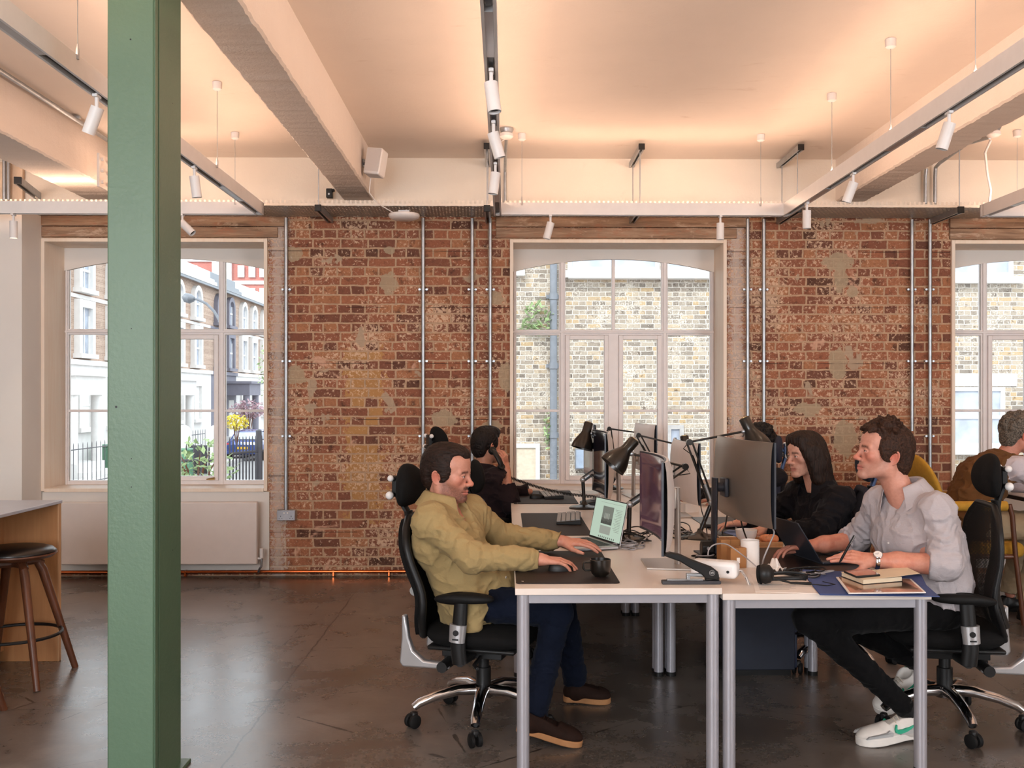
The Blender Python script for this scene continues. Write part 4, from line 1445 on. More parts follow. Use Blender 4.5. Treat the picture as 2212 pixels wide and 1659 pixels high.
def page(t, sx_, w, sh):
    # page with a grey photograph of a hall, text column and a second picture
    gm = [glow('page_grey_%d' % i, c, .62) for i, c in enumerate(('#8f958a', '#6c7068', '#b9bfb2', '#565a54', '#cfe0cf'))]
    a0, a1, h0, h1 = w * .36, w * .70, sh * .40, sh * .82
    ph = part('picture', sx_(MB(), a0, a1, h0, h1, .0012, .0014), gm[0], t, world=True)
    mb = MB()
    sx_(mb, a0, a1, h0, h0 + (h1 - h0) * .34, .0014, .0016)
    part('picture_floor', mb, gm[1], ph, world=True)
    mb = MB()
    for k in range(4):
        a = a0 + (a1 - a0) * (.30 + .13 * k)
        sx_(mb, a, a + .009, h0 + (h1 - h0) * .3, h0 + (h1 - h0) * .62, .0016, .0018)
    part('picture_windows', mb, gm[2], ph, world=True)
    mb = MB()
    for k in range(5):
        a = a0 + (a1 - a0) * (.04 + .2 * k)
        sx_(mb, a, a + .02, h0 + (h1 - h0) * .02, h0 + (h1 - h0) * (.2 - .05 * (k % 2)), .0016, .0018)
    part('picture_furniture', mb, gm[3], ph, world=True)
    part('second_picture', sx_(MB(), a0, a1, sh * .17, sh * .36, .0012, .0014), gm[2], t, world=True)
    mb = MB()
    for k in range(15):
        h = sh * (.78 - .036 * k)
        sx_(mb, w * .10, w * (.31 - .03 * (k % 3)), h, h + .0016, .0012, .0014)
    sx_(mb, w * .1, w * .8, sh * .90, sh * .905, .0012, .0014)
    part('text_lines', mb, gm[0], t, world=True)
    mb = MB()
    for k in range(9):
        sx_(mb, w * (.2 + .06 * k), w * (.2 + .06 * k) + .008, sh * .075, sh * .115, .0012, .0014)
    part('dock_icons', mb, gm[1], t, world=True)


lp1 = laptop((.545, 4.69), (.425, 5.02), ZL + .004, R(12), .212, .232, 'open silver laptop with a mint-green page on screen',
             'silver', glow('laptop_page', '#c9dfcb', .80), page)
lp2 = laptop((1.425, 4.36), (1.366, 4.662), ZR + .004, R(33), .215, .225, 'open dark laptop used by the man in the linen shirt',
             'mon_edge', screen_mat('laptop_dark', '#20242c', '#39404a', .5), None, side=1)

# ------------------------------------------------------------------ mug
q = PZ(1299, 1249, ZL + .004)
mg = thing('mug', 'black cup with a square handle on the front brown mat', 'mug', (q.x, q.y + .04, ZL + .004))
part('cup', MB().lathe([(0, 0), (.024, 0), (.026, .004), (.036, .012), (.041, .026), (.043, .07), (.0405, .071), (.0385, .028), (.03, .012), (0, .010)], 36), M['lamp_black'], mg, smooth=40)
part('coffee', MB().lathe([(0, .045), (.0392, .045), (.0392, .0452), (0, .0452)], 24), simple('coffee', '#1a0f08', .1), mg)
part('handle', MB().tube([(-.038, -.006, .060), (-.066, -.010, .060), (-.070, -.011, .054), (-.070, -.011, .034), (-.064, -.010, .028), (-.040, -.006, .028)], .005, 8, sx=1.2), M['lamp_black'], mg)

# ------------------------------------------------------------------ stapler
q0, q1 = PZ(1430, 1262, ZL), PZ(1566, 1270, ZL)
st = thing('stapler', 'large black long-arm stapler at the front edge of the desks', 'stapler', (q0.x, 3.84, ZL))
L = q1.x - q0.x
part('base', MB().prism([(0, -.018, 0), (L, -.018, 0), (L, .018, 0), (0, .018, 0)], (0, 0, 0), (0, 0, .014)), simple('stapler_grey', '#3c3c40', .45, .3), st, bevel=.003)
part('anvil', MB().b2((.02, -.010, .014), (L * .70, .010, .019)), M['galv'], st, bevel=.001)
part('magazine', MB().b2((L * .42, -.010, .03), (L * .93, .010, .042)).box((L * .45, 0, .026), (.014, .026, .02)), M['galv'], st, bevel=.002)
arm = [(L * .94, .0, .018), (L * .97, 0, .032), (L * .95, 0, .050), (L * .86, 0, .066), (L * .70, 0, .080), (L * .50, 0, .097), (L * .32, 0, .117), (L * .14, 0, .126), (L * .055, 0, .120), (L * .04, 0, .112), (L * .06, 0, .110), (L * .3, 0, .09), (L * .5, 0, .062), (L * .66, 0, .042), (L * .74, 0, .022)]
part('lever', MB().prism(arm, (0, -.019, 0), (0, .019, 0)), M['black'], st, bevel=.006, smooth=50)
part('pivot_block', MB().b2((L * .74, -.014, .014), (L * .98, .014, .03)), M['black'], st, bevel=.004)
bd = MB()
ring = [(L * .845 + .0105 * math.cos(R(a)), -.0196, .046 + .0105 * math.sin(R(a))) for a in range(0, 361, 20)]
bd.tube(ring, .0008, 6, cap=False)
for dx_, dz_, w_, h_ in ((-.004, 0, .004, .007), (.001, .002, .004, .006), (.005, .001, .002, .008), (.0, -.004, .011, .0014)):
    bd.box((L * .845 + dx_, -.0196, .046 + dz_), (w_, .0012, h_))
part('badge', bd, M['silver'], st)

# ------------------------------------------------------------------ power block and its braided lead
pw = thing('power_block', 'white rounded power extension block behind the stapler', 'extension block', (P(1546, 1240, 3.98).x, 3.99, ZR if False else ZL), R(-24))
part('housing', MB().prism([(-.095, -.042, 0), (.095, -.042, 0), (.095, .042, 0), (-.095, .042, 0)], (0, 0, 0), (0, 0, .068)), M['white_metal'], pw, bevel=.018, seg=4, smooth=60)
for k in range(3):
    part('socket_face', MB().lathe([(0, .0675), (.018, .0675), (.018, .0688), (0, .0688)], 18, (-.06 + .055 * k, 0, 0)), M['paper'], pw)
part('switch', MB().tube([(.06, -.0415, .03), (.06, -.044, .03)], .006, 12), M['black'], pw)
mb = MB().tube([P(1588, 1228, 3.98), P(1603, 1234, 3.95), P(1612, 1248, 3.9), PZ(1618, 1262, ZR + .004), PZ(1622, 1268, ZR - .01)], .0055, 10)
cbm = NT('braided_white_cable')
wv = cbm.n('ShaderNodeTexWave', wave_type='BANDS', bands_direction='DIAGONAL')
cbm.l(cbm.coords(), wv.inputs['Vector'])
wv.inputs['Scale'].default_value = 60
cbm.set(col=cbm.ramp(wv.outputs['Fac'], [(.4, lin('#d8d0ca')), (.6, lin('#7a7674'))]), rough=.6)
solo('power_lead', mb, cbm.m, 'grey-white braided lead from the power block into the desk grommet', 'cable')

# ------------------------------------------------------------------ little boxes, jar, tissue, plug
def kraft(px0, px1, ytop, ybot, Y, d, label):
    x0, x1 = P(px0, ybot, Y).x, P(px1, ybot, Y).x
    h = P(px0, ytop, Y).z - ZR
    t = thing('kraft_box', label, 'box', ((x0 + x1) / 2, Y + d / 2, ZR), R(4), group='small brown card boxes')
    w = x1 - x0
    part('carton', MB().b2((-w / 2, -d / 2, 0), (w / 2, d / 2, h)), M['kraft'], t, bevel=.0015)
    part('lid_seam', MB().b2((-.001, -d / 2 - .0004, h * .8), (.001, d / 2 + .0004, h + .0004)), simple('seam_brown', '#7a4f2a', .7), t)
    part('sticker', MB().b2((-w * .12, -d / 2 - .0008, h * .25), (w * .08, -d / 2 - .0002, h * .52)), M['paper'], t)
    return t


kraft(1556, 1598, 1166, 1208, 4.42, .07, 'taller brown card box beside the white jar')
kraft(1577, 1612, 1184, 1228, 4.31, .06, 'shorter brown card box standing in front of the taller one')
jr = thing('ribbed_jar', 'white ribbed jar right of the brown card boxes', 'jar', (P(1620, 1232, 4.36).x, 4.36, ZR))
prof = [(0, 0), (.04, 0)]
for k in range(14):
    z = .004 + .0078 * k
    prof += [(.0415, z), (.0405, z + .004)]
prof += [(.041, .118), (.038, .118), (.037, .02), (0, .018)]
part('body', MB().lathe(prof, 32), M['paper'], jr, smooth=60)
rnd = random.Random(4)
def tissue(u, v):
    x, y = (u - .5) * .11, (v - .5) * .10
    r = math.hypot(x, y)
    return (x * (1 - .5 * abs(math.sin(40 * y))), y, .006 + .05 * math.exp(-(r / .045) ** 2) * (.55 + .45 * math.sin(95 * x + 40 * y + 1)) + .012 * abs(math.sin(70 * x - 60 * y)))
ts = thing('tissue', 'crumpled white tissue behind the headset', 'tissue', PZ(1672, 1236, ZR))
part('sheet', MB().sheet(tissue, 16, 16, .001), M['paper'], ts, smooth=25)
pg = thing('plug_adapter', 'black angular plug adapter beside the tall monitor post', 'plug', PZ(1527, 1205, ZR))
part('shell', MB().tube([(-.028, 0, .045), (.028, 0, .045)], .038, 8).box((0, .0, .006), (.06, .06, .012)), M['black'], pg, bevel=.004)
part('screw', MB().tube([(.0, -.036, .05), (.0, -.040, .05)], .008, 10), M['galv'], pg)

# ------------------------------------------------------------------ headset
hs = thing('headset', 'black telephone headset lying on the printed sheet', 'headset', PZ(1655, 1262, ZR + .002))
part('ear_cup', MB().tube([(-.022, .006, .04), (-.008, .0, .042), (.012, -.010, .044), (.022, -.016, .045)], [.034, .040, .036, .02], 24), M['black'], hs, smooth=50)
part('ear_cushion', MB().tube([(-.03, .010, .038), (-.02, .005, .039)], [.036, .04], 24), M['black_soft'], hs)
part('far_ear_cup', MB().tube([(.15, .03, .018), (.15, .03, .034)], .028, 20), M['black_soft'], hs)
band = [Vector((.01, -.012, .03)).lerp(Vector((.02, -.02, .02)), 0)]
pts = []
for k in range(15):
    a = math.pi * (1 - k / 14)
    pts.append((.085 + .085 * math.cos(a) * 1.0, .012 - .034 * math.sin(a) + .02 * (k / 14), .016 + .01 * math.sin(a)))
part('headband', MB().tube(pts, .009, 8, sx=.5), M['black'], hs)
part('inner_band', MB().tube([(p[0], p[1] + .055 * math.sin(math.pi * (k / 14)), p[2] + .012) for k, p in enumerate(pts)], .008, 8, sx=.5), M['black'], hs)
part('microphone_boom', MB().tube([(.02, -.02, .03), (.09, -.035, .012), (.15, -.04, .010), (.17, -.04, .010)], [.005, .004, .006, .007], 8), M['black'], hs)
part('lead', MB().tube([(.17, -.04, .008), (.23, -.055, .004), (.27, -.03, .004), (.24, .03, .004)], .0022, 6), M['black'], hs)

# ------------------------------------------------------------------ papers, folder, notebook, phone
def flat(name, corners, z, th, mat, label, cat, group=None):
    t = thing(name, label, cat, corners[0])
    part('sheet', MB().prism([Vector((c[0], c[1], z)) for c in corners], (0, 0, 0), (0, 0, th)), mat, t, world=True)
    return t


pz = lambda px, py, z=ZR: PZ(px, py, z)
ps = flat('printed_sheet', [pz(1632, 1279), pz(1765, 1282), pz(1735, 1243), pz(1622, 1240)], ZR, .0012, M['paper'], 'white printed sheet under the headset', 'paper')
mb = MB()
rnd = random.Random(3)
for k in range(13):
    u = .12 + .058 * k
    a, b_, c, d = pz(1632, 1279), pz(1765, 1282), pz(1735, 1243), pz(1622, 1240)
    p0 = a.lerp(d, u).lerp(b_.lerp(c, u), .08)
    p1 = a.lerp(d, u).lerp(b_.lerp(c, u), rnd.uniform(.5, .9))
    mb.b2((p0.x, p0.y, ZR + .0011), (p1.x, p0.y + .003, ZR + .0015))
part('text', mb, M['mon_edge'], ps, world=True)
bf = thing('document_folder', 'large blue card folder at the front right corner of the desks', 'folder', pz(1800, 1270))
f0, f1, f2, f3 = pz(1771, 1286), pz(2030, 1290, ZR + .002), pz(1975, 1243), pz(1728, 1232)
part('back_cover', MB().prism([f0, f1, f2, f3], (0, 0, 0.0005), (0, 0, .0025)), M['blue_card'], bf, world=True)
g0, g1, g2, g3 = pz(1771, 1285), pz(2012, 1288), pz(1990, 1249), pz(1728, 1232)
def cov(u, v):
    p = g0.lerp(g1, u).lerp(g3.lerp(g2, u), v)
    return Vector((p.x, p.y, ZR + .0045 + .012 * u * (1 - v) * .0 + .010 * u * v))
part('front_cover', MB().sheet(cov, 10, 6, .0016), M['blue_card'], bf, world=True, smooth=60)
bk = thing('brochure', 'glossy white brochure with a brown picture lying on the blue folder', 'brochure', pz(1860, 1270))
h = .016
c4 = [PZ(1833, 1281, ZR + h), PZ(2000, 1279, ZR + h), PZ(1968, 1250, ZR + h), PZ(1806, 1246, ZR + h)]
part('pages', MB().prism(c4, (0, 0, -.004), (0, 0, 0)), M['paper'], bk, world=True)
pm = NT('glossy_print')
pm.set(col=pm.ramp(pm.noise(pm.coords((1, 1, 1)), 9, 3), [(.35, lin('#8a5f4a')), (.5, lin('#b98a6e')), (.65, lin('#3b2a26'))]), rough=.12, coat=.5)
cen = sum((Vector(c) for c in c4), Vector()) / 4
part('cover_picture', MB().prism([c.lerp(cen, .06) for c in c4], (0, 0, -.0002), (0, 0, .0006)), pm.m, bk, world=True)
nb = thing('notebook', 'open black notebook with cream pages under the phone', 'notebook', pz(1880, 1255))
h = .019
n4 = [PZ(1864, 1262, ZR + h), PZ(1950, 1255, ZR + h), PZ(1920, 1240, ZR + h), PZ(1816, 1244, ZR + h)]
part('cover', MB().prism(n4, (0, 0, -.002), (0, 0, .0)), M['black'], nb, world=True)
cream = simple('cream_page', '#e0cdb0', .75, 0, .03)
part('page_block', MB().prism([c.lerp(sum((Vector(k) for k in n4), Vector()) / 4, .03) for c in n4], (0, 0, 0), (0, 0, .016)), cream, nb, world=True)
o4 = [n4[0], n4[1], n4[2], n4[3]]
def leaf(u, v):
    a = n4[0].lerp(n4[3], v) + Vector((0, 0, .0165))
    b_ = n4[1].lerp(n4[2], v) + Vector((.07 * u, 0, .0165))
    p = a.lerp(b_, u)
    return p + Vector((0, 0, .014 * u * u))
part('open_leaf', MB().sheet(leaf, 10, 4, .0008), cream, nb, world=True, smooth=60)
ph = thing('smartphone', 'black smartphone lying on the open notebook', 'phone', Vector(n4[3]) + Vector((.05, -.02, .020)))
h = ZR + h + .0185
p4 = [PZ(1849, 1249, h), PZ(1902, 1245, h), PZ(1880, 1233, h), PZ(1822, 1237, h)]
part('body', MB().prism(p4, (0, 0, 0), (0, 0, .008)), M['black'], ph, world=True, bevel=.003)
cen = sum((Vector(c) for c in p4), Vector()) / 4
part('glass', MB().prism([c.lerp(cen, .05) for c in p4], (0, 0, .0078), (0, 0, .0084)), simple('phone_glass', '#120c0b', .05, 0, 0, coat=1), ph, world=True)

# ------------------------------------------------------------------ wooden tray, bowl and papers on the woman's desk
q = PZ(1660, 1176, ZR)
wt = thing('wooden_tray', 'small wooden tray with a white bowl on it, beyond the dark-silver monitor', 'tray', (1.245, 4.98, ZR))
part('board', MB().b2((-.13, -.09, .0), (.15, .09, .012)), M['oak'], wt, bevel=.002)
for y in (-.088, .088):
    part('rim', MB().b2((-.13, y - .004, .012), (.15, y + .004, .028)), M['oak'], wt, bevel=.002)
bw = thing('bowl', 'white glazed bowl on the wooden tray', 'bowl', (1.235, 4.99, ZR + .0125))
part('shell', MB().lathe([(0, 0), (.03, 0), (.034, .006), (.05, .03), (.055, .065), (.052, .066), (.046, .03), (.03, .012), (0, .01)], 30), M['paper'], bw, smooth=50)
pk = thing('snack_packet', 'orange and clear snack packet beside the white bowl', 'packet', (1.35, 4.98, ZR + .0125))
def pkt(u, v):
    a, th = 2 * math.pi * u, math.pi * v
    k = math.sin(th) ** .7
    return (math.cos(a) * .05 * k, math.sin(a) * .035 * k, .02 + .02 * math.cos(th) + .004 * math.sin(9 * a) * k)
part('wrapper', MB().sheet(pkt, 30, 10), simple('orange_wrapper', '#d98a5c', .3, 0, .3, 40), pk, smooth=40)
bc = flat('blue_cloth', [pz(1562, 1152), pz(1615, 1166), pz(1622, 1152), pz(1575, 1146)], ZR, .006, simple('pale_blue_card', '#7f93c4', .7), 'crumpled pale blue paper behind the brown card boxes', 'paper')
tb = thing('tablet_stylus_case', 'slim black case lying across the right desks near the monitor post', 'case', PZ(1555, 1138, ZR))
part('case', MB().tube([PZ(1512, 1136, ZR + .012), PZ(1588, 1138, ZR + .012)], .011, 10), M['black'], tb, world=True)

# ------------------------------------------------------------------ cables
rnd = random.Random(11)
def tangle(name, label, cx, cy, z, rx, ry, n, r, mat, loops=2.2, seed=1, hmax=.03):
    rd = random.Random(seed)
    t = thing(name, label, 'cables', (cx, cy, z))
    for k in range(n):
        pts = []
        a0, da = rd.uniform(0, 6.28), rd.uniform(1.4, loops) * rd.choice((-1, 1))
        ox, oy, kx, ky = rd.uniform(-.3, .3) * rx, rd.uniform(-.3, .3) * ry, rd.uniform(.4, 1), rd.uniform(.4, 1)
        f1, f2 = rd.uniform(.6, 1.9), rd.uniform(0, 6)
        for i in range(42):
            u = i / 41
            a = a0 + da * math.pi * u
            w = 1 + .35 * math.sin(f1 * 6 * u + f2)
            pts.append((ox + rx * kx * w * math.cos(a), oy + ry * ky * w * math.sin(a), r + hmax * (.5 + .5 * math.sin(f1 * 5 * u + f2 * 2)) * (k + 1) / n))
        part('cable', MB().tube(pts, r, 6), mat if rd.random() < .75 else M['cable_grey'], t)
    return t


tangle('cable_tangle', 'tangle of black and grey cables behind the mint-screened laptop', .66, 4.98, ZL, .10, .17, 13, .003, M['black'], seed=5, hmax=.06)
tangle('cable_tangle', 'tangle of grey cables along the middle of the left desks under the purple screen', .60, 4.78, ZL, .07, .10, 7, .003, M['cable_grey'], seed=8, hmax=.03)
tangle('cable_tangle', 'tangle of black cables between the headset and the blue folder', 1.28, 4.12, ZR, .08, .07, 9, .0028, M['black'], seed=9, hmax=.03)
tangle('cable_tangle', 'knot of black cables on the right desks beyond the monitor post', .96, 5.35, ZR, .07, .16, 8, .003, M['black'], seed=14, hmax=.05)
tangle('cable_tangle', 'loose black cable with red-tipped plug left of the plug adapter', .93, 4.55, ZR, .06, .05, 4, .003, M['black'], seed=21, hmax=.02)
def cable(name, label, pts, r, mat):
    # smooth the polyline
    P_ = [Vector(p) for p in pts]
    out = []
    for i in range(len(P_) - 1):
        p0, p1, p2, p3 = P_[max(i - 1, 0)], P_[i], P_[i + 1], P_[min(i + 2, len(P_) - 1)]
        for k in range(8):
            u = k / 8
            out.append(.5 * ((2 * p1) + (p2 - p0) * u + (2 * p0 - 5 * p1 + 4 * p2 - p3) * u * u + (3 * p1 - p0 - 3 * p2 + p3) * u ** 3))
    out.append(P_[-1])
    return solo(name, MB().tube(out, r, 6), mat, label, 'cable')


cable('monitor_cable', 'grey cable hanging from the dark-silver monitor to the desk', [P(1669, 1142, 4.3), P(1672, 1152, 4.28), P(1664, 1172, 4.26), P(1650, 1205, 4.25), PZ(1646, 1226, ZR + .004)], .0035, M['cable_grey'])
cable('monitor_cable', 'black cable curving down behind the dark-silver monitor', [P(1598, 1085, 4.75), P(1600, 1120, 4.75), P(1607, 1148, 4.72), PZ(1616, 1172, ZR + .004)], .004, M['black'])
cable('monitor_cable', 'black cable hanging left of the dark-silver monitor', [P(1570, 1085, 4.8), P(1571, 1110, 4.8), P(1566, 1138, 4.78), PZ(1560, 1150, ZR + .004)], .004, M['black'])
cable('power_cable', 'grey cable arching from the power block past the brown boxes', [P(1529, 1200, 4.05), P(1532, 1186, 4.08), P(1545, 1176, 4.1), P(1570, 1176, 4.2), P(1600, 1196, 4.2), P(1632, 1222, 4.1), PZ(1640, 1232, ZR + .005)], .003, M['cable_grey'])
cable('lamp_cable', 'thin black lamp cable looping down the monitor row', [P(1522, 1058, 5.2), P(1514, 1075, 5.22), P(1515, 1100, 5.2), P(1524, 1130, 5.1), P(1528, 1160, 5.0), PZ(1528, 1168, ZR + .08)], .0028, M['black'])
# coiled telephone cord
a, b_ = P(1098, 1030, 6.85), P(1296, 1074, 6.62)
pts = []
N = 620
for i in range(N + 1):
    u = i / N
    c = a.lerp(b_, u) + Vector((0, 0, -.03 * math.sin(math.pi * u)))
    q = u * 2 * math.pi * 62
    pts.append(c + Vector((0, math.cos(q) * .0095, math.sin(q) * .0095)))
solo('telephone_cable', MB().tube(pts, .0026, 5), M['black'], 'black coiled telephone cord stretched across the left desks', 'cord', smooth=180)
tp_ = thing('desk_telephone', 'black desk telephone at the foot of the dark-screened monitor', 'telephone', (.60, 6.62, ZL))
part('body', MB().prism([(-.09, 0, 0), (.09, 0, 0), (.09, 0, .05), (-.05, 0, .025), (-.09, 0, .02)], (0, -.09, 0), (0, .09, 0)), M['black'], tp_, bevel=.006)
part('key_pad', MB().box((.02, .02, .043), (.08, .07, .004), (0, -.18, 0)), M['grey_key'], tp_)
pr = thing('paper_pile', 'small pile of white papers by the window end of the left row', 'papers', (.35, 7.78, ZL))
part('sheets', MB().b2((-.28, -.1, 0), (.25, .1, .012)), M['paper'], pr, bevel=.002)
nt_ = thing('glass_tumbler', 'clear glass tumbler beside the small lamp base', 'glass', (.62, 6.36, ZL))
tg = NT('tumbler_glass')
tg.set(col=(1, 1, 1, 1), rough=.03)
tg.b.inputs['Transmission Weight'].default_value = .9
part('vessel', MB().lathe([(0, 0), (.03, 0), (.034, .09), (.032, .09), (.028, .006), (0, .006)], 24), tg.m, nt_, smooth=40)
mo = thing('memo_block', 'block of printed note paper under the pale silver monitor', 'papers', PZ(1490, 1106, ZR))
part('sheets', MB().box((0, 0, .03), (.1, .07, .06), (0, 0, .3)), M['paper'], mo, bevel=.001)

# ------------------------------------------------------------------ right-hand desk and mustard chair of the gilet man
rd_ = thing('side_desk', 'white-topped desk with dark edge at the right margin', 'desk', (4.3, 6.5, 0))
zt = .80
part('top', MB().b2((-.86, -.9, zt - .006), (1.2, .9, zt)), M['desk_top'], rd_, bevel=.001)
part('edge_frame', MB().b2((-.85, -.89, zt - .034), (1.2, .89, zt - .006)), M['black'], rd_, bevel=.002)
for sx in (-.78, 1.1):
    for sy in (-.8, .8):
        part('leg', MB().tube([(sx, sy, 0), (sx, sy, zt - .034)], .022, 14), M['black'], rd_)
mc = thing('armchair', 'mustard upholstered chair with dark wooden legs under the gilet man', 'chair', (3.1, 6.5, 0))
def mback(u, v):
    a, th = 2 * math.pi * u, math.pi * v
    k = math.sin(th) ** .5
    y, z = math.cos(a) * .26 * k, math.sin(a) * .22 * k
    return (-.30 - .30 * (z) + .035 * math.cos(th), y, .86 + z)
part('backrest', MB().sheet(mback, 36, 12), M['fabric_mustard'], mc, smooth=180)
part('seat', MB().b2((-.26, -.26, .42), (.26, .26, .52)), M['fabric_mustard'], mc, bevel=.04, seg=4, smooth=60)
for s in (-1, 1):
    part('armrest', MB().tube([(-.28, s * .31, .765), (.10, s * .31, .765)], .032, 16), M['fabric_mustard'], mc)
    part('arm_support', MB().tube([(.12, s * .31, .775), (.14, s * .31, .70), (.16, s * .31, .45), (.22, s * .30, 0)], .016, 10), M['walnut'], mc)
    part('leg', MB().tube([(-.24, s * .28, .44), (-.30, s * .30, 0)], [.02, .014], 10), M['walnut'], mc)
    part('side_rail', MB().tube([(-.24, s * .28, .44), (.16, s * .30, .44)], .016, 10), M['walnut'], mc)
# ------------------------------------------------------------------ outside: the alley wall behind the middle and right windows
GZ = -1.6
BY = 16.4
sb = lambda px, py: P(px, py, BY)
bb = thing('alley_building', 'pale stock-brick building across the alley behind the middle window', 'building', (7, BY, GZ))
part('wall', MB().b2((-2.2, BY, GZ), (24, BY + .6, 7.5)), M['brick_stock'], bb, world=True, smooth=0)
part('return_wall', MB().b2((-2.2, BY + .6, GZ), (-1.9, BY + 9, 7.5)), M['brick_stock'], bb, world=True, smooth=0)


def ext_window(px0, px1, py0, py1, name, frame, glass, sill=True, bars=1):
    a, b = sb(px0, py1), sb(px1, py0)
    w = MB()
    t = .07
    w.b2((a.x, BY - .05, a.z), (a.x + t, BY + .01, b.z)).b2((b.x - t, BY - .05, a.z), (b.x, BY + .01, b.z))
    w.b2((a.x + t, BY - .05, b.z - t), (b.x - t, BY + .01, b.z)).b2((a.x + t, BY - .05, a.z), (b.x - t, BY + .01, a.z + t))
    if bars:
        m = (a.z + b.z) / 2
        w.b2((a.x + t, BY - .045, m - .03), (b.x - t, BY + .01, m + .03))
    f = part(name, w, frame, bb, world=True, smooth=0)
    part('pane', MB().b2((a.x + t, BY - .02, a.z + t), (b.x - t, BY - .005, b.z - t)), glass, f, world=True, smooth=0)
    if sill:
        part('stone_sill', MB().b2((a.x - .12, BY - .16, a.z - .12), (b.x + .12, BY, a.z)), M['stucco'], f, world=True, bevel=.01)
    return f


blind = simple('pale_blind', '#c9bca8', .6, 0, .1, 20)
ext_window(1226, 1424, 470, 586, 'window', M['stucco'], M['sash_glass'], True, 0)
ext_window(1436, 1640, 470, 586, 'window', M['stucco'], M['sash_glass'], True, 0)
ext_window(1020, 1118, 470, 582, 'window', M['stucco'], M['sash_glass'], True, 0)
ext_window(1106, 1166, 958, 1120, 'door_window', M['stucco'], blind, False, 0)
ext_window(1440, 1476, 918, 1000, 'window', simple('grey_frame', '#a9a5a3', .6), M['sash_glass'], False, 0)
ext_window(2040, 2186, 470, 598, 'window', M['stucco'], M['sash_glass'], True, 0)
ext_window(2030, 2168, 836, 966, 'window', M['stucco'], M['sash_glass'], True)
ext_window(2300, 2440, 836, 966, 'window', M['stucco'], M['sash_glass'], True)
part('stone_lintel', MB().b2((sb(2020, 0).x, BY - .03, sb(0, 834).z), (sb(2196, 0).x, BY, sb(0, 806).z)), M['stucco'], bb, world=True, bevel=.01)
part('string_course', MB().b2((sb(1226, 0).x, BY - .2, sb(0, 602).z), (sb(1690, 0).x, BY, sb(0, 584).z)), M['stucco'], bb, world=True, bevel=.02)
x0 = sb(1195, 0).x
dpn = part('drainpipe', MB().tube([(x0, BY - .10, GZ), (x0, BY - .10, 7.0)], .062, 14), M['drain_grey'], bb, world=True)
for py in (640, 790, 940):
    part('pipe_collar', MB().tube([(x0, BY - .10, sb(0, py).z - .05), (x0, BY - .10, sb(0, py).z + .05)], .075, 14).b2((x0 - .12, BY - .06, sb(0, py).z - .03), (x0 + .12, BY, sb(0, py).z + .03)), M['drain_grey'], dpn, world=True)
bx_ = thing('meter_box', 'grey-blue metal box on the alley wall low in the middle window', 'box', sb(1252, 990))
part('cabinet', MB().box((0, -.09, 0), (.17, .18, .34)), M['drain_grey'], bx_, bevel=.01)
part('door', MB().box((0, -.182, 0), (.14, .006, .30)), simple('meter_door', '#8f9cae', .5), bx_)


def leaves(name, label, cat, c, rad, n, size, mat, seed, stem=None):
    rd = random.Random(seed)
    t = thing(name, label, cat, c)
    mb = MB()
    for k in range(n):
        while True:
            q = Vector((rd.uniform(-1, 1), rd.uniform(-1, 1), rd.uniform(-1, 1)))
            if .25 < q.length < 1:
                break
        q = Vector((q.x * rad[0], q.y * rad[1], q.z * rad[2]))
        rot = Euler((rd.uniform(-1, 1), rd.uniform(-1, 1), rd.uniform(0, 6.28))).to_matrix()
        s_ = size * rd.uniform(.6, 1.3)
        pts = [(-s_, 0, 0), (-.2 * s_, .38 * s_, .08 * s_), (s_, 0, -.1 * s_), (-.2 * s_, -.38 * s_, .08 * s_)]
        mb.add([rot @ Vector(p_) + q for p_ in pts], [(0, 1, 2), (0, 2, 3)])
    part('foliage', mb, mat, t, smooth=0)
    if stem:
        sm = MB()
        for k in range(5):
            a = 6.28 * k / 5
            sm.tube([(0, 0, -stem), (math.cos(a) * rad[0] * .3, math.sin(a) * rad[1] * .3, -.1 * rad[2]), (math.cos(a) * rad[0] * .6, math.sin(a) * rad[1] * .6, .5 * rad[2])], [.03 * rad[0] + .004, .02 * rad[0] + .003, .003], 6)
        part('stems', sm, M['walnut'], t)
    return t


leaves('wall_fern', 'tuft of bright green fern growing on the alley wall', 'plant', sb(1160, 690) + Vector((0, -.14, 0)), (.26, .12, .30), 90, .07, M['foliage'], 3)
leaves('wall_fern', 'small green weed growing lower left of the alley wall fern', 'plant', sb(1140, 708) + Vector((0, -.1, 0)), (.16, .1, .07), 40, .05, M['foliage'], 13)
leaves('ivy_sprig', 'sprig of ivy beside the grey drainpipe', 'plant', sb(1182, 925) + Vector((0, -.1, 0)), (.07, .06, .35), 60, .045, M['foliage'], 4)

# ------------------------------------------------------------------ outside: street seen through the left window
struct('street_ground', MB().b2((-60, 9.5, GZ - .2), (30, 140, GZ)), M['asphalt'], 'pale asphalt street outside')
struct('street_pavement', MB().b2((-15.2, 22, GZ), (-12.4, 110, GZ + .12)).b2((-9, 9.3, GZ), (-2.5, 19, GZ + .14)), M['pavement'], 'pale pavement in front of the terrace')
FX = -17.0
T = {}


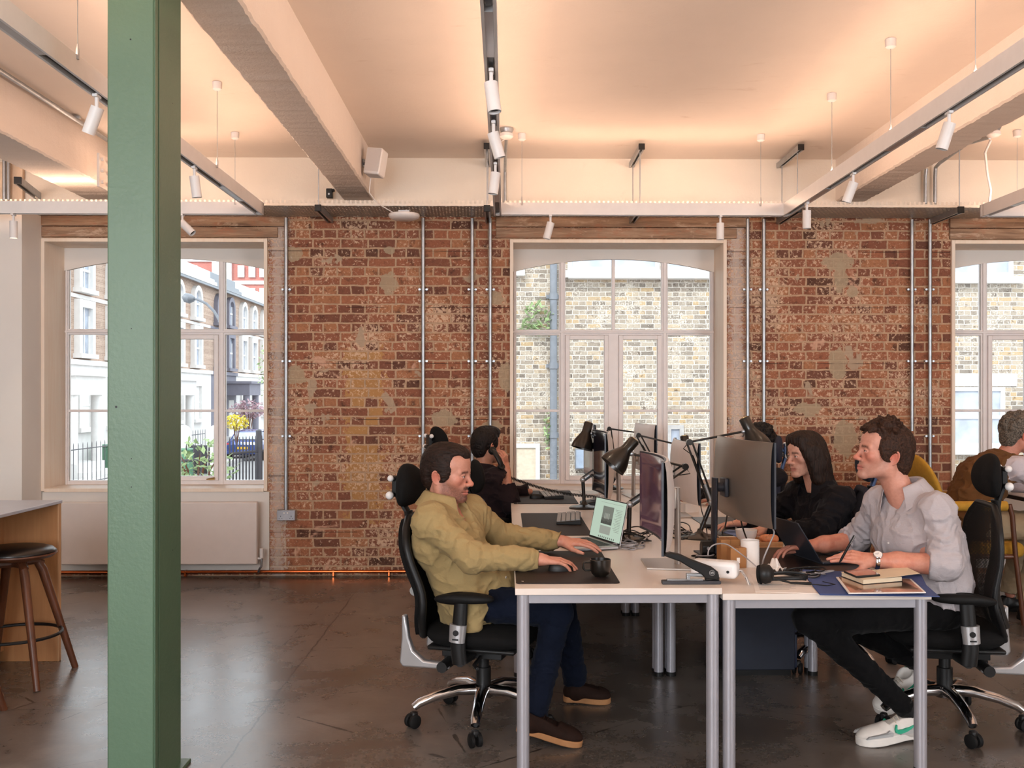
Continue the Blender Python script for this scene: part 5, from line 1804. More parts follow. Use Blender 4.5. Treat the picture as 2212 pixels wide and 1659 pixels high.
def terrace(y0, y1, wins, label, dark=False, seed=0, porch=None, brick='brick_brown', dz=0.0):
    """front plane X = FX facing +X, running along Y"""
    trim = M['stucco_dark'] if dark else M['stucco']
    t = thing('terrace_house', label, 'house', (FX - 4, (y0 + y1) / 2, GZ), group='terraced houses across the street')
    part('upper_wall', MB().b2((FX - 8, y0, 2.75), (FX, y1, 8.0 + dz)), M[brick], t, world=True, smooth=0)
    part('ground_wall', MB().b2((FX - 8, y0, GZ), (FX + .10, y1, 2.75)), trim, t, world=True, smooth=0)
    part('string_course', MB().b2((FX, y0, 2.7), (FX + .22, y1, 2.9)).b2((FX, y0, 5.35), (FX + .08, y1, 5.5)), trim, t, world=True, smooth=0)
    co = MB().b2((FX - .1, y0, 7.75 + dz), (FX + .45, y1, 7.95 + dz)).b2((FX - .1, y0, 7.95 + dz), (FX + .3, y1, 8.12 + dz)).b2((FX - .4, y0, 8.12 + dz), (FX + .05, y1, 8.6 + dz))
    part('cornice', co, M['stucco'] if not dark else M['drain_grey'], t, world=True, smooth=0)
    part('roof', MB().prism([(FX - .4, y0, 8.5 + dz), (FX - 8, y0, 8.5 + dz), (FX - 4.2, y0, 10.2 + dz)], (0, 0, 0), (0, y1 - y0, 0)), M['slate'], t, world=True, smooth=0)
    part('gutter', MB().b2((FX + .3, y0, 7.62 + dz), (FX + .42, y1, 7.76 + dz)), M['drain_grey'], t, world=True, smooth=0)
    def opening(yc, z0, z1, w, arch):
        hw = w / 2
        sur = MB()
        out = []
        inn = []
        if arch:
            for k in range(9):
                a = math.pi * k / 8
                out.append((FX, yc + math.cos(a) * (hw + .26), z1 - hw + math.sin(a) * (hw + .26)))
                inn.append((FX, yc + math.cos(a) * hw, z1 - hw + math.sin(a) * hw))
        else:
            out += [(FX, yc + hw + .26, z1 + .3), (FX, yc - hw - .26, z1 + .3)]
            inn += [(FX, yc + hw, z1), (FX, yc - hw, z1)]
        out = [(FX, yc + hw + .26, z0)] + out + [(FX, yc - hw - .26, z0)]
        inn = [(FX, yc + hw, z0)] + inn + [(FX, yc - hw, z0)]
        for k in range(len(out) - 1):
            sur.prism([out[k], out[k + 1], inn[k + 1], inn[k]], (0, 0, 0), (.24, 0, 0))
        sur.b2((FX, yc - hw - .35, z0 - .18), (FX + .34, yc + hw + .35, z0))
        s_ = part('window_surround', sur, trim, t, world=True, smooth=0)
        part('pane', MB().prism(inn, (.03, 0, 0), (.06, 0, 0)), M['sash_glass'], s_, world=True, smooth=0)
        zm = (z0 + z1) / 2
        part('sash', MB().b2((FX + .06, yc - hw, zm - .05), (FX + .12, yc + hw, zm + .05)).b2((FX + .06, yc - .03, z0), (FX + .1, yc + .03, z1)).b2((FX + .06, yc - hw, z0), (FX + .1, yc - hw + .07, z1 - .3)).b2((FX + .06, yc + hw - .07, z0), (FX + .1, yc + hw, z1 - .3)), M['stucco'], s_, world=True, smooth=0)
    for yc in wins:
        opening(yc, 5.75, 7.25, .95, True)
        opening(yc, 3.15, 5.0, .95, False)
        if porch is None or abs(yc - porch) > 1.0:
            opening(yc, .2, 2.0, 1.0, False)
    if porch is not None:
        p_ = MB().b2((FX, porch - 1.3, 1.5), (FX + 1.6, porch + 1.3, 2.2)).b2((FX, porch - 1.45, 2.2), (FX + 1.75, porch + 1.45, 2.35))
        pp = part('porch', p_, trim, t, world=True, smooth=0)
        for s_ in (-1, 1):
            part('porch_column', MB().tube([(FX + 1.35, porch + s_ * 1.05, GZ + .6), (FX + 1.35, porch + s_ * 1.05, 1.5)], .2, 12), trim, pp, world=True)
        part('front_door', MB().b2((FX + .1, porch - .5, GZ + .6), (FX + .16, porch + .5, 1.2)), M['rail_black'] if not dark else M['stucco'], pp, world=True, smooth=0)
        part('steps', MB().b2((FX, porch - 1.2, GZ), (FX + 2.0, porch + 1.2, GZ + .3)).b2((FX, porch - 1.2, GZ + .3), (FX + 1.6, porch + 1.2, GZ + .6)), M['stucco'], pp, world=True, smooth=0)
    return t


terrace(30.5, 45.2, (33.2, 36.2, 39.4, 42.4), 'white and brown terraced house closest to us, left of the green column', porch=36.5)
terrace(45.2, 56.2, (47.6, 50.6, 53.6), 'terraced house with white arched windows just right of the green column', porch=47.5)
terrace(56.2, 61.4, (57.8, 60.1), 'terraced house with charcoal window trim and dark porch', dark=True, porch=60.2)
terrace(61.4, 72.5, (63.1, 65.6, 68.4), 'terraced house with white arched windows beyond the charcoal-trimmed one', porch=70.5)
terrace(72.5, 90, (75, 78, 82, 86), 'terraced house at the far end of the row', porch=80)
tw = thing('tower_block', 'red brick tower block with white bands above the terrace roofs', 'building', (-40, 130, GZ))
part('walls', MB().b2((-52, 126, GZ), (-30.2, 140, 27)), M['brick_tower'], tw, world=True, smooth=0)
mb = MB()
for k in range(6):
    z = 10 + 2.9 * k
    mb.b2((-52, 125.8, z), (-30.0, 126, z + .45))
part('bands', mb, M['stucco'], tw, world=True, smooth=0)
part('stair_shaft', MB().b2((-37.6, 125.4, GZ), (-35.2, 126, 28)), M['stucco'], tw, world=True, smooth=0)
for k in range(6):
    for x in (-34.0, -32.6, -31.2, -40, -42, -44):
        part('window', MB().b2((x - .42, 125.75, 10.9 + 2.9 * k), (x + .42, 125.9, 12.4 + 2.9 * k)), M['stucco'], tw, world=True, smooth=0)
t2 = thing('distant_block', 'pale red block with white windows left of the tower block', 'building', (-50, 118, GZ))
part('walls', MB().b2((-49, 112, GZ), (-38.6, 122, 17.2)), simple('pale_red_wall', '#d9a49a', .8, 0, .1, 2), t2, world=True, smooth=0)
for x in (-47, -44.5, -42, -40):
    part('window', MB().b2((x - .5, 111.9, 14.6), (x + .5, 112.02, 16.4)), M['stucco'], t2, world=True, smooth=0)

# street furniture
q = P(480, 700, 25)
sl = thing('street_lamp', 'grey street lamp with curved arm in front of the terrace', 'street lamp', (q.x, 25, GZ))
pts = [(0, 0, 0), (0, 0, 4.6)]
part('post', MB().tube([(q.x, 25, GZ), (q.x, 25, P(0, 712, 25).z)], [.09, .06], 12), M['drain_grey'], sl, world=True)
part('arm', MB().tube([P(480, 714, 25), P(474, 692, 25), P(462, 672, 25), P(446, 656, 25), P(428, 647, 25), P(416, 645, 25)], .035, 8), M['drain_grey'], sl, world=True)
part('lantern', MB().tube([P(420, 646, 25), P(410, 645, 25), P(400, 643, 25), P(394, 643, 25)], [.06, .13, .12, .03], 12, sx=1.3), M['drain_grey'], sl, world=True)


def car(loc, rz, label):
    t = thing('car', label, 'car', loc, R(rz))
    sec = []
    prof = [(-2.05, .45, .78, .80), (-1.98, .32, .95, .84), (-1.6, .25, 1.02, .86), (-1.2, .24, 1.0, .87), (0, .24, .95, .88), (1.3, .24, .92, .87), (1.8, .28, .85, .83), (2.1, .42, .70, .74)]
    def body(u, v):
        k = u * (len(prof) - 1)
        i = min(int(k), len(prof) - 2)
        f = k - i
        x, zb, zt, hw = (prof[i][j] + (prof[i + 1][j] - prof[i][j]) * f for j in range(4))
        a = 2 * math.pi * v + math.pi / 4
        ex = 5
        ca, sa = math.cos(a), math.sin(a)
        r = (abs(ca) ** ex + abs(sa) ** ex) ** (-1 / ex)
        return (x, r * ca * hw, (zb + zt) / 2 + r * sa * (zt - zb) / 2)
    mb = MB().sheet(body, 24, 40)
    mb.add([body(0, v / 40) for v in range(40)], [tuple(range(40))]).add([body(1, v / 40) for v in range(40)], [tuple(range(40))])
    part('body', mb, M['car_blue'], t, smooth=50)
    cab = [(-1.85, .93, .70), (-1.35, 1.36, .60), (-.5, 1.46, .58), (.35, 1.42, .58), (1.15, .95, .72)]
    def cabin(u, v):
        k = u * (len(cab) - 1)
        i = min(int(k), len(cab) - 2)
        f = k - i
        x, z, hw = (cab[i][j] + (cab[i + 1][j] - cab[i][j]) * f for j in range(3))
        y = (v * 2 - 1)
        return (x, y * hw, z - .10 * abs(y) ** 6 * (z - .85))
    part('roof', MB().sheet(cabin, 24, 16, .5), M['car_blue'], t, smooth=50)
    part('rear_window', MB().prism([(-1.80, -.58, 1.0), (-1.80, .58, 1.0), (-1.43, .50, 1.31), (-1.43, -.50, 1.31)], (-.03, 0, 0.02), (.0, 0, 0)), M['sash_glass'], t)
    for s in (-1, 1):
        part('side_window', MB().prism([(-1.3, 0, 1.0), (.8, 0, 1.0), (.3, 0, 1.34), (-1.1, 0, 1.34)], (0, s * .68, 0), (0, s * .60, 0)), M['sash_glass'], t)
        part('tail_light', MB().box((-2.0, s * .70, .78), (.08, .2, .16)), simple('tail_red', '#b8323a', .3), t, bevel=.02)
        for x in (-1.35, 1.3):
            part('wheel', MB().tube([(x, s * .70, .31), (x, s * .88, .31)], .31, 20), M['black_soft'], t)
    part('number_plate', MB().box((-2.06, 0, .62), (.02, .5, .12)), simple('plate_yellow', '#d9a92a', .4), t)
    part('bumper', MB().box((-2.05, 0, .42), (.14, 1.62, .18)), M['car_blue'], t, bevel=.05)
    return t


car((P(528, 900, 46).x, 48, GZ), 88, 'blue hatchback parked in the street behind the railings')


def railing(x0, y0, x1, y1, zb, zt, n, label, posts=()):
    t = thing('railing', label, 'railing', ((x0 + x1) / 2, (y0 + y1) / 2, zb))
    A, B = Vector((x0, y0, 0)), Vector((x1, y1, 0))
    for z in (zb + .12, zt - .16):
        part('rail', MB().tube([A + Vector((0, 0, z)), B + Vector((0, 0, z))], .018, 8), M['rail_black'], t, world=True)
    for k in range(n + 1):
        p = A.lerp(B, k / n)
        big = k in posts
        r = .04 if big else .011
        part('post' if big else 'bar', MB().tube([p + Vector((0, 0, zb)), p + Vector((0, 0, zt + (.12 if big else -.02))), p + Vector((0, 0, zt + (.14 if big else .05)))], [r, r, .004], 6 if not big else 10), M['rail_black'], t, world=True)
    return t


a, b = P(388, 900, 12.6), P(468, 900, 12.6)
railing(a.x - .4, 12.6, b.x, 12.6, -.55, P(0, 968, 12.6).z, 9, 'black railing bars beside the leafy shrub', posts=(9,))
a, b = P(466, 900, 12.6), P(640, 900, 14.2)
railing(a.x + .15, 12.7, b.x, 14.2, -.6, P(0, 953, 12.8).z, 22, 'black railing with tall posts in front of the blue car', posts=(9, 14, 22))
a, b = P(150, 900, 33), P(232, 900, 31)
railing(FX + 3.2, 31, FX + 3.2, 45, GZ + .1, GZ + 1.5, 40, 'black railings in front of the closest terraced house')
struct('street_wall', MB().b2((-9, 12.4, GZ), (-2.2, 12.8, -.55)), M['brick_brown'], 'low brick wall under the railings')
leaves('shrub', 'light green leafy shrub behind the railing', 'shrub', P(425, 1010, 11.6), (.50, .3, .36), 300, .055, M['foliage'], 6, stem=1.4)
leaves('flowering_shrub', 'yellow flowering shrub in front of the terrace', 'shrub', P(511, 912, 44), (.55, .5, .36), 260, .10, M['bloom_yellow'], 7, stem=1.2)
leaves('flowering_shrub', 'mauve blossoming shrub beyond the yellow one', 'shrub', P(536, 884, 52), (1.0, .8, .5), 300, .14, M['bloom_pink'], 8, stem=2.0)
leaves('street_tree', 'thin bright green tree at the right edge of the street window', 'tree', P(582, 800, 40), (.5, .5, 1.3), 150, .09, M['foliage'], 9, stem=3.6)


def bin_(px, py, Y, label):
    q = P(px, py, Y)
    t = thing('wheelie_bin', label, 'bin', (q.x, Y, GZ), group='green bins in the street')
    part('tub', MB().prism([(-.28, -.3, 0), (.28, -.3, 0), (.28, .3, 0), (-.28, .3, 0)], (0, 0, 0), (0, 0, 1.0)), M['bin_green'], t, bevel=.04)
    part('lid', MB().box((0, 0, 1.04), (.64, .7, .09)), M['bin_green'], t, bevel=.03)
    return t


bin_(546, 905, 56, 'green bin beside the yellow shrub')
bin_(396, 940, 37, 'green bin just right of the green column')
bin_(228, 970, 40, 'green bin just left of the green column')
gp = thing('gate_pier', 'white gate piers with a dark gate in front of the terrace', 'gate', (P(431, 920, 38).x, 38, GZ))
for s in (-1, 1):
    part('pier', MB().box((s * .62, 0, .85), (.5, .5, 1.7)), M['stucco'], gp, bevel=.03)
    part('pier_cap', MB().ball((s * .62, 0, 1.72), (.27, .27, .22), 14, 8), M['stucco'], gp)
part('gate', MB().box((0, 0, .6), (.74, .06, 1.1)), M['rail_black'], gp)
# ------------------------------------------------------------------ people: smooth-union solids meshed with surface nets
def vnoise(Pt, seed=0):
    Pt = np.asarray(Pt, np.float32)
    i = np.floor(Pt).astype(np.int64)
    f = Pt - i
    f = f * f * (3 - 2 * f)
    def hsh(a, b, c):
        n = (a * 73856093) ^ (b * 19349663) ^ (c * 83492791) ^ (seed * 2654435761)
        n = (n ^ (n >> 13)) * 1274126177
        return ((n ^ (n >> 16)) & 0xffff).astype(np.float32) / 65535.0
    x, y, z = i[..., 0], i[..., 1], i[..., 2]
    fx, fy, fz = f[..., 0], f[..., 1], f[..., 2]
    r = 0
    for dx in (0, 1):
        for dy in (0, 1):
            for dz in (0, 1):
                w = (fx if dx else 1 - fx) * (fy if dy else 1 - fy) * (fz if dz else 1 - fz)
                r = r + w * hsh(x + dx, y + dy, z + dz)
    return r


def ridged(Pt, seed=0):
    return 1 - np.abs(2 * vnoise(Pt, seed) - 1)


V3 = lambda p: np.array(tuple(p), np.float32)


class SDF:
    def __init__(s, lo, hi, h):
        s.lo, s.h = V3(lo), h
        s.n = np.ceil((V3(hi) - s.lo) / h).astype(int) + 1
        s.D = np.full(s.n, .5, np.float32)

    def _sub(s, lo, hi, pad):
        a = np.clip(np.floor((lo - pad - s.lo) / s.h).astype(int), 0, s.n)
        b = np.clip(np.ceil((hi + pad - s.lo) / s.h).astype(int) + 1, 0, s.n)
        sl = tuple(slice(int(p), int(q)) for p, q in zip(a, b))
        g = np.stack(np.meshgrid(*[s.lo[i] + s.h * np.arange(a[i], max(b[i], a[i]), dtype=np.float32) for i in range(3)], indexing='ij'), -1)
        return sl, g

    def _mix(s, sl, d, k, mode):
        D = s.D[sl]
        if mode == 'add':
            h = np.maximum(k - np.abs(D - d), 0) / max(k, 1e-6)
            s.D[sl] = np.minimum(D, d) - h * h * k * .25
        else:
            d = -d
            h = np.maximum(k - np.abs(D - d), 0) / max(k, 1e-6)
            s.D[sl] = np.maximum(D, d) + h * h * k * .25

    def cap(s, a, b, ra, rb=None, k=.015, mode='add', side=None, ratio=1.0):
        rb = ra if rb is None else rb
        a, b = V3(a), V3(b)
        R_ = max(ra, rb) * max(ratio, 1)
        sl, g = s._sub(np.minimum(a, b) - R_, np.maximum(a, b) + R_, k + 2 * s.h)
        if g.size == 0:
            return s
        ab = b - a
        L2 = max(float(ab @ ab), 1e-9)
        p = g - a
        t = np.clip((p @ ab) / L2, 0, 1)
        q = p - t[..., None] * ab
        if side is not None:
            sd = V3(side)
            sd = sd - ab * (sd @ ab) / L2
            sd /= np.linalg.norm(sd)
            c = q @ sd
            q = q - c[..., None] * sd * (1 - 1 / ratio)
        d = np.sqrt((q * q).sum(-1)) - (ra + (rb - ra) * t)
        s._mix(sl, d, k, mode)
        return s

    def ell(s, c, r, k=.015, mode='add', rot=None):
        c, r = V3(c), np.array(r if hasattr(r, '__len__') else (r, r, r), np.float32)
        m = float(r.max())
        ext = np.full(3, m) if rot is not None else r
        sl, g = s._sub(c - ext, c + ext, k + 2 * s.h)
        if g.size == 0:
            return s
        p = g - c
        if rot is not None:
            p = p @ np.array(rot, np.float32)
        k0 = np.sqrt(((p / r) ** 2).sum(-1))
        k1 = np.sqrt(((p / (r * r)) ** 2).sum(-1)) + 1e-6
        d = k0 * (k0 - 1) / k1
        d = np.where(k0 < .15, -float(r.min()), d)
        s._mix(sl, d, k, mode)
        return s

    def plane(s, pt, n, rad, k=.003):
        """cut everything on the +n side inside a ball around pt"""
        pt, n = V3(pt), V3(n)
        n = n / np.linalg.norm(n)
        sl, g = s._sub(pt - rad, pt + rad, 0)
        if g.size == 0:
            return s
        d = (g - pt) @ n
        inside = ((g - pt) ** 2).sum(-1) < rad * rad
        s.D[sl] = np.where(inside, np.maximum(s.D[sl], d), s.D[sl])
        return s

    def disp(s, fn, band=.03):
        idx = np.nonzero(np.abs(s.D) < band)
        pts = np.stack(idx, -1).astype(np.float32) * s.h + s.lo
        s.D[idx] += fn(pts).astype(np.float32)
        return s

    def mesh(s):
        D = s.D
        D[0], D[-1], D[:, 0], D[:, -1], D[:, :, 0], D[:, :, -1] = (.1,) * 6
        ins = D < 0
        c = ins[:-1, :-1, :-1].astype(np.int8)
        tot = sum(ins[i:ins.shape[0] - 1 + i, j:ins.shape[1] - 1 + j, k:ins.shape[2] - 1 + k].astype(np.int8) for i in (0, 1) for j in (0, 1) for k in (0, 1))
        act = (tot > 0) & (tot < 8)
        cells = np.argwhere(act)
        ids = np.full(act.shape, -1, np.int64)
        ids[act] = np.arange(len(cells))
        acc = np.zeros((len(cells), 3), np.float64)
        cnt = np.zeros(len(cells))
        cor = [(i, j, k) for i in (0, 1) for j in (0, 1) for k in (0, 1)]
        val = {o: D[cells[:, 0] + o[0], cells[:, 1] + o[1], cells[:, 2] + o[2]] for o in cor}
        for o in cor:
            for ax in range(3):
                if o[ax]:
                    continue
                o2 = tuple(o[q] + (1 if q == ax else 0) for q in range(3))
                a, b = val[o], val[o2]
                m = (a < 0) != (b < 0)
                t = np.where(m, a / np.where(m, a - b, 1), 0)
                p = np.tile(np.array(o, float), (len(cells), 1))
                p[:, ax] += t
                acc[m] += p[m]
                cnt[m] += 1
        v = (cells + acc / np.maximum(cnt, 1)[:, None]) * s.h + s.lo
        quads = []
        for ax in range(3):
            b, c_ = [(1, 2), (2, 0), (0, 1)][ax]
            sh = [slice(None)] * 3
            s1 = list(sh); s1[ax] = slice(0, -1)
            s2 = list(sh); s2[ax] = slice(1, None)
            e = ins[tuple(s1)] != ins[tuple(s2)]
            loc = np.argwhere(e)
            ok = (loc[:, b] > 0) & (loc[:, c_] > 0) & (loc[:, b] < D.shape[b] - 1) & (loc[:, c_] < D.shape[c_] - 1)
            loc = loc[ok]
            flip = ins[loc[:, 0], loc[:, 1], loc[:, 2]]
            def cid(db, dc):
                l = loc.copy()
                l[:, b] -= db
                l[:, c_] -= dc
                return ids[l[:, 0], l[:, 1], l[:, 2]]
            q = np.stack([cid(1, 1), cid(0, 1), cid(0, 0), cid(1, 0)], -1)
            q[~flip] = q[~flip][:, ::-1]
            quads.append(q)
        return v, np.concatenate(quads)


def np_mesh(name, v, q, mat, parent=None, col=None, relax=1):
    me = bpy.data.meshes.new(name)
    if relax:
        for _ in range(relax):
            sm = np.zeros_like(v)
            n = np.zeros(len(v))
            for a, b in ((0, 1), (1, 2), (2, 3), (3, 0)):
                np.add.at(sm, q[:, a], v[q[:, b]])
                np.add.at(sm, q[:, b], v[q[:, a]])
                np.add.at(n, q[:, a], 1)
                np.add.at(n, q[:, b], 1)
            v = v * .5 + .5 * sm / np.maximum(n, 1)[:, None]
    r_ = parent
    while r_ is not None:
        v = v - np.array(tuple(r_.location))
        r_ = r_.parent
    me.vertices.add(len(v))
    me.vertices.foreach_set('co', v.astype(np.float32).ravel())
    me.loops.add(len(q) * 4)
    me.loops.foreach_set('vertex_index', q.astype(np.int32).ravel())
    me.polygons.add(len(q))
    me.polygons.foreach_set('loop_start', np.arange(0, len(q) * 4, 4, dtype=np.int32))
    me.update(calc_edges=True)
    me.validate()
    if mat:
        me.materials.append(mat)
    if col is not None:
        at_ = me.color_attributes.new('Col', 'FLOAT_COLOR', 'POINT')
        c4 = np.ones((len(v), 4), np.float32)
        c4[:, :3] = col
        at_.data.foreach_set('color', c4.ravel())
    me.shade_smooth()
    o = bpy.data.objects.new(name, me)
    COL.objects.link(o)
    if parent:
        o.parent = parent
    return o


def skin_mat():
    t = NT('skin')
    a = t.n('ShaderNodeAttribute', attribute_name='Col')
    v = t.coords()
    n = t.noise(v, 90, 4, .6)
    col = t.mix(t.ramp(n, [(.35, 0), (.7, .22)]), a.outputs['Color'], lin('#a0523f'))
    t.set(col=col, rough=.48, sss=.06, spec=.4)
    t.b.inputs['Subsurface Radius'].default_value = (.02, .008, .004)
    t.bump(t.noise(v, 420, 3), .12, .001)
    return t.m


def hair_mat(name, c1, c2, stretch=(1, 1, 1), rough=.58):
    t = NT(name)
    n = t.noise(t.coords(stretch), 130, 4, .65, .4)
    t.set(col=t.ramp(n, [(.32, lin(c1)), (.7, lin(c2))]), rough=rough, spec=.22)
    t.bump(n, .8, .004)
    return t.m


def cloth_mat(name, hexc, weave=900, wr=.35, var=.07, rough=.85, slub=True):
    t = NT(name)
    v = t.coords()
    c = lin(hexc)
    n = t.noise(v, 6, 4, .6)
    col = t.ramp(n, [(.3, tuple(k * (1 - var) for k in c[:3]) + (1,)), (.7, tuple(min(1, k * (1 + var)) for k in c[:3]) + (1,))])
    if slub:
        s_ = t.noise(t.coords((1, 1, 14)), 40, 3, .6)
        col = t.mix(t.ramp(s_, [(.45, 0), (.75, .14)]), col, tuple(k * .6 for k in c[:3]) + (1,))
    t.set(col=col, rough=rough, spec=.12, sheen=.03)
    a = t.noise(t.coords((1, 1, 1)), 22, 5, .6, 1.2)
    t.bump(t.math('ADD', t.math('MULTIPLY', a, 1.0), t.math('MULTIPLY', t.noise(v, weave, 2), .15)), wr, .012)
    return t.m


SKIN = skin_mat()
HF = {}   # head frames


def head_sdf(h=.0026, sex='m', neck=None, neck_r=(.054, .060), jaw=1.0, lids=.0045):
    lo, hi = (-.16, -.115, -.26), (.15, .115, .15)
    s = SDF(lo, hi, h)
    s.ell((-.015, 0, .035), (.097, .075, .083), .01)
    s.ell((.042, 0, .045), (.048, .060, .055), .03)
    s.ell((.033, 0, -.035), (.052, .057 * jaw, .075), .03)
    for y in (-1, 1):
        s.ell((.054, y * .045, -.018), (.024, .019, .021), .02)
        s.cap((-.012, y * .052 * jaw, -.045), (.0, y * .048 * jaw, -.073), .017, .014, .025)
        s.cap((.0, y * .048 * jaw, -.073), (.066, y * .014, -.103), .014, .013, .02)
    s.ell((.076, 0, -.102), (.018, .022, .016), .015)
    s.ell((.065, 0, -.066), (.025, .032, .030), .02)
    for y in (-1, 1):
        s.cap((.070, y * .046, .016), (.086, y * .012, .016), .009 if sex == 'm' else .006, None, .015)
        s.ell((.095, y * .032, -.001), (.018, .018, .012), .012, 'sub')
    s.cap((.084, 0, .010), (.106, 0, -.030), .0072, .0095, .012)
    s.ell((.1095, 0, -.0345), .0108 if sex == 'm' else .0095, .008)
    for y in (-1, 1):
        s.ell((.0975, y * .0122, -.038), (.0125, .008, .0085), .006)
        s.ell((.1035, y * .0065, -.047), (.005, .0035, .004), .003, 'sub')
        s.cap((.078, y * .023, -.0695), (.0925, 0, -.0660), .0032, .0054, .006)
        s.cap((.078, y * .021, -.0735), (.0905, 0, -.0775), .0032, .0066, .006)
        s.cap((.080, y * .027, -.0715), (.0975, 0, -.0714), .0017, None, .003, 'sub')
    # neck
    nb = (-.055, 0, -.2) if neck is None else neck
    s.cap((-.026, 0, -.05), nb, neck_r[0], neck_r[1], .03)
    for y in (-1, 1):
        s.cap((-.02, y * .055, -.06), V3(nb) + V3((.045, y * .015, 0)), .012, .010, .02)
    # ears
    for y in (-1, 1):
        rot = Euler((R(-8) * y, R(-14), R(-20) * y)).to_matrix()
        e = Vector((-.022, y * .073, -.013))
        s.ell(e, (.018, .006, .030), .004, 'add', rot)
        s.ell(e + rot @ Vector((.003, y * .006, -.002)), (.0095, .0045, .017), .004, 'sub', rot)
        pts = [e + rot @ Vector((.0165 * math.cos(R(a)) - .001, y * .0045, .0295 * math.sin(R(a)))) for a in range(-20, 251, 18)]
        for i in range(len(pts) - 1):
            s.cap(pts[i], pts[i + 1], .0036, None, .003)
        s.ell(e + rot @ Vector((.006, y * .002, -.029)), (.007, .0045, .008), .005)
        s.ell(e + rot @ Vector((.0135, y * .004, -.004)), (.005, .004, .007), .003)
    # eyes: lid ball with a slit, eyeball behind
    for y in (-1, 1):
        c = (.0765, y * .031, -.001)
        s.ell(c, .0148, .005)
        s.ell((.0905, y * .0315, -.0015), (.009, .0125, lids), .002, 'sub')
        s.ell(c, .0126, .0008)
    return s


def head_colors(v, base, lip, brow, beard=None, beard_amt=.0, iris='#2a1a12', stub_lo=-.035, red=.25, lids=.0045):
    x, y, z = v[:, 0], v[:, 1], v[:, 2]
    ay = np.abs(y)
    c = np.tile(np.array(lin(base)[:3], np.float32), (len(v), 1))
    def blend(m, col):
        m = np.clip(m, 0, 1)[:, None]
        c[:] = c * (1 - m) + np.array(lin(col)[:3], np.float32) * m
    g = lambda cx, cy, cz, r: np.exp(-(((x - cx) / r) ** 2 + ((ay - cy) / r) ** 2 + ((z - cz) / r) ** 2))
    blend(red * 1.6 * g(.11, 0, -.034, .018), '#c2604a')
    blend(red * g(.07, .045, -.025, .028), '#c4604c')
    blend(red * 1.3 * g(-.024, .082, -.01, .03), '#c4553f')
    if beard_amt:
        nz = vnoise(v * 420, 3) * .5 + .6
        m = np.clip((stub_lo - z + .35 * np.clip(.055 - x, -.05, .06)) / .018, 0, 1) * np.clip((x + .012) / .02, 0, 1) * np.clip((z + .128) / .02, 0, 1)
        m2 = np.exp(-((z + .054) / .007) ** 2) * np.clip((x - .075) / .01, 0, 1) * np.clip((.027 - ay) / .008, 0, 1)
        chin = np.exp(-(((z + .098) / .02) ** 2 + (ay / .028) ** 2)) * np.clip((x - .05) / .02, 0, 1)
        blend(beard_amt * nz * np.clip(m * .75 + m2 * 1.1 + chin * .5, 0, 1), beard)
    up = np.exp(-((z + .0665) / .0042) ** 2) + np.exp(-((z + .0765) / .0055) ** 2)
    blend(np.clip(up, 0, 1) * .8 * np.clip((x - .074) / .006, 0, 1) * np.clip((.0245 - ay) / .004, 0, 1), lip)
    blend(np.exp(-((z + .0714) / .0012) ** 2) * np.clip((x - .074) / .006, 0, 1) * np.clip((.027 - ay) / .004, 0, 1) * .8, '#5a2a22')
    bz = .0185 + .0 * ay - np.clip(ay - .035, 0, 1) * .22
    nb_ = vnoise(v * np.array([500, 200, 300], np.float32), 9) * .4 + .7
    blend(.95 * nb_ * np.exp(-((z - bz) / .0060) ** 2) * np.clip((ay - .010) / .004, 0, 1) * np.clip((.052 - ay) / .008, 0, 1) * (x > .055), brow)
    d = np.sqrt((x - .0765) ** 2 + (ay - .031) ** 2 + (z + .001) ** 2)
    slit = (((ay - .0315) / .0125) ** 2 + ((z + .0015) / lids) ** 2 < 1.0) & (x > .080)
    eye = slit & (d < .0137)
    c[eye] = lin('#d8cfc8')[:3]
    iris_m = eye & ((ay - .031) ** 2 + (z + .001) ** 2 < .0055 ** 2)
    c[iris_m] = lin(iris)[:3]
    lash = slit & ~eye
    c[lash] = c[lash] * .35
    ring = (((ay - .0315) / .0145) ** 2 + ((z + .0005) / (lids + .0022)) ** 2 < 1.0) & (x > .076) & ~eye & (z > -.001)
    c[ring] = c[ring] * .45
    return c


def head_frame(o, yaw, pitch=0, roll=0, sc=1.0):
    m = (Matrix.Rotation(R(yaw), 3, 'Z') @ Matrix.Rotation(R(-pitch), 3, 'Y') @ Matrix.Rotation(R(roll), 3, 'X')) * sc
    return np.array(m, np.float64), np.array(tuple(o), np.float64)


def to_world(v, fr):
    return v @ fr[0].T + fr[1]


def to_local(p, fr):
    return np.linalg.inv(fr[0]) @ (np.array(tuple(p)) - fr[1])


FING = [(.041, .025, .021), (.045, .029, .022), (.041, .026, .021), (.032, .020, .018)]


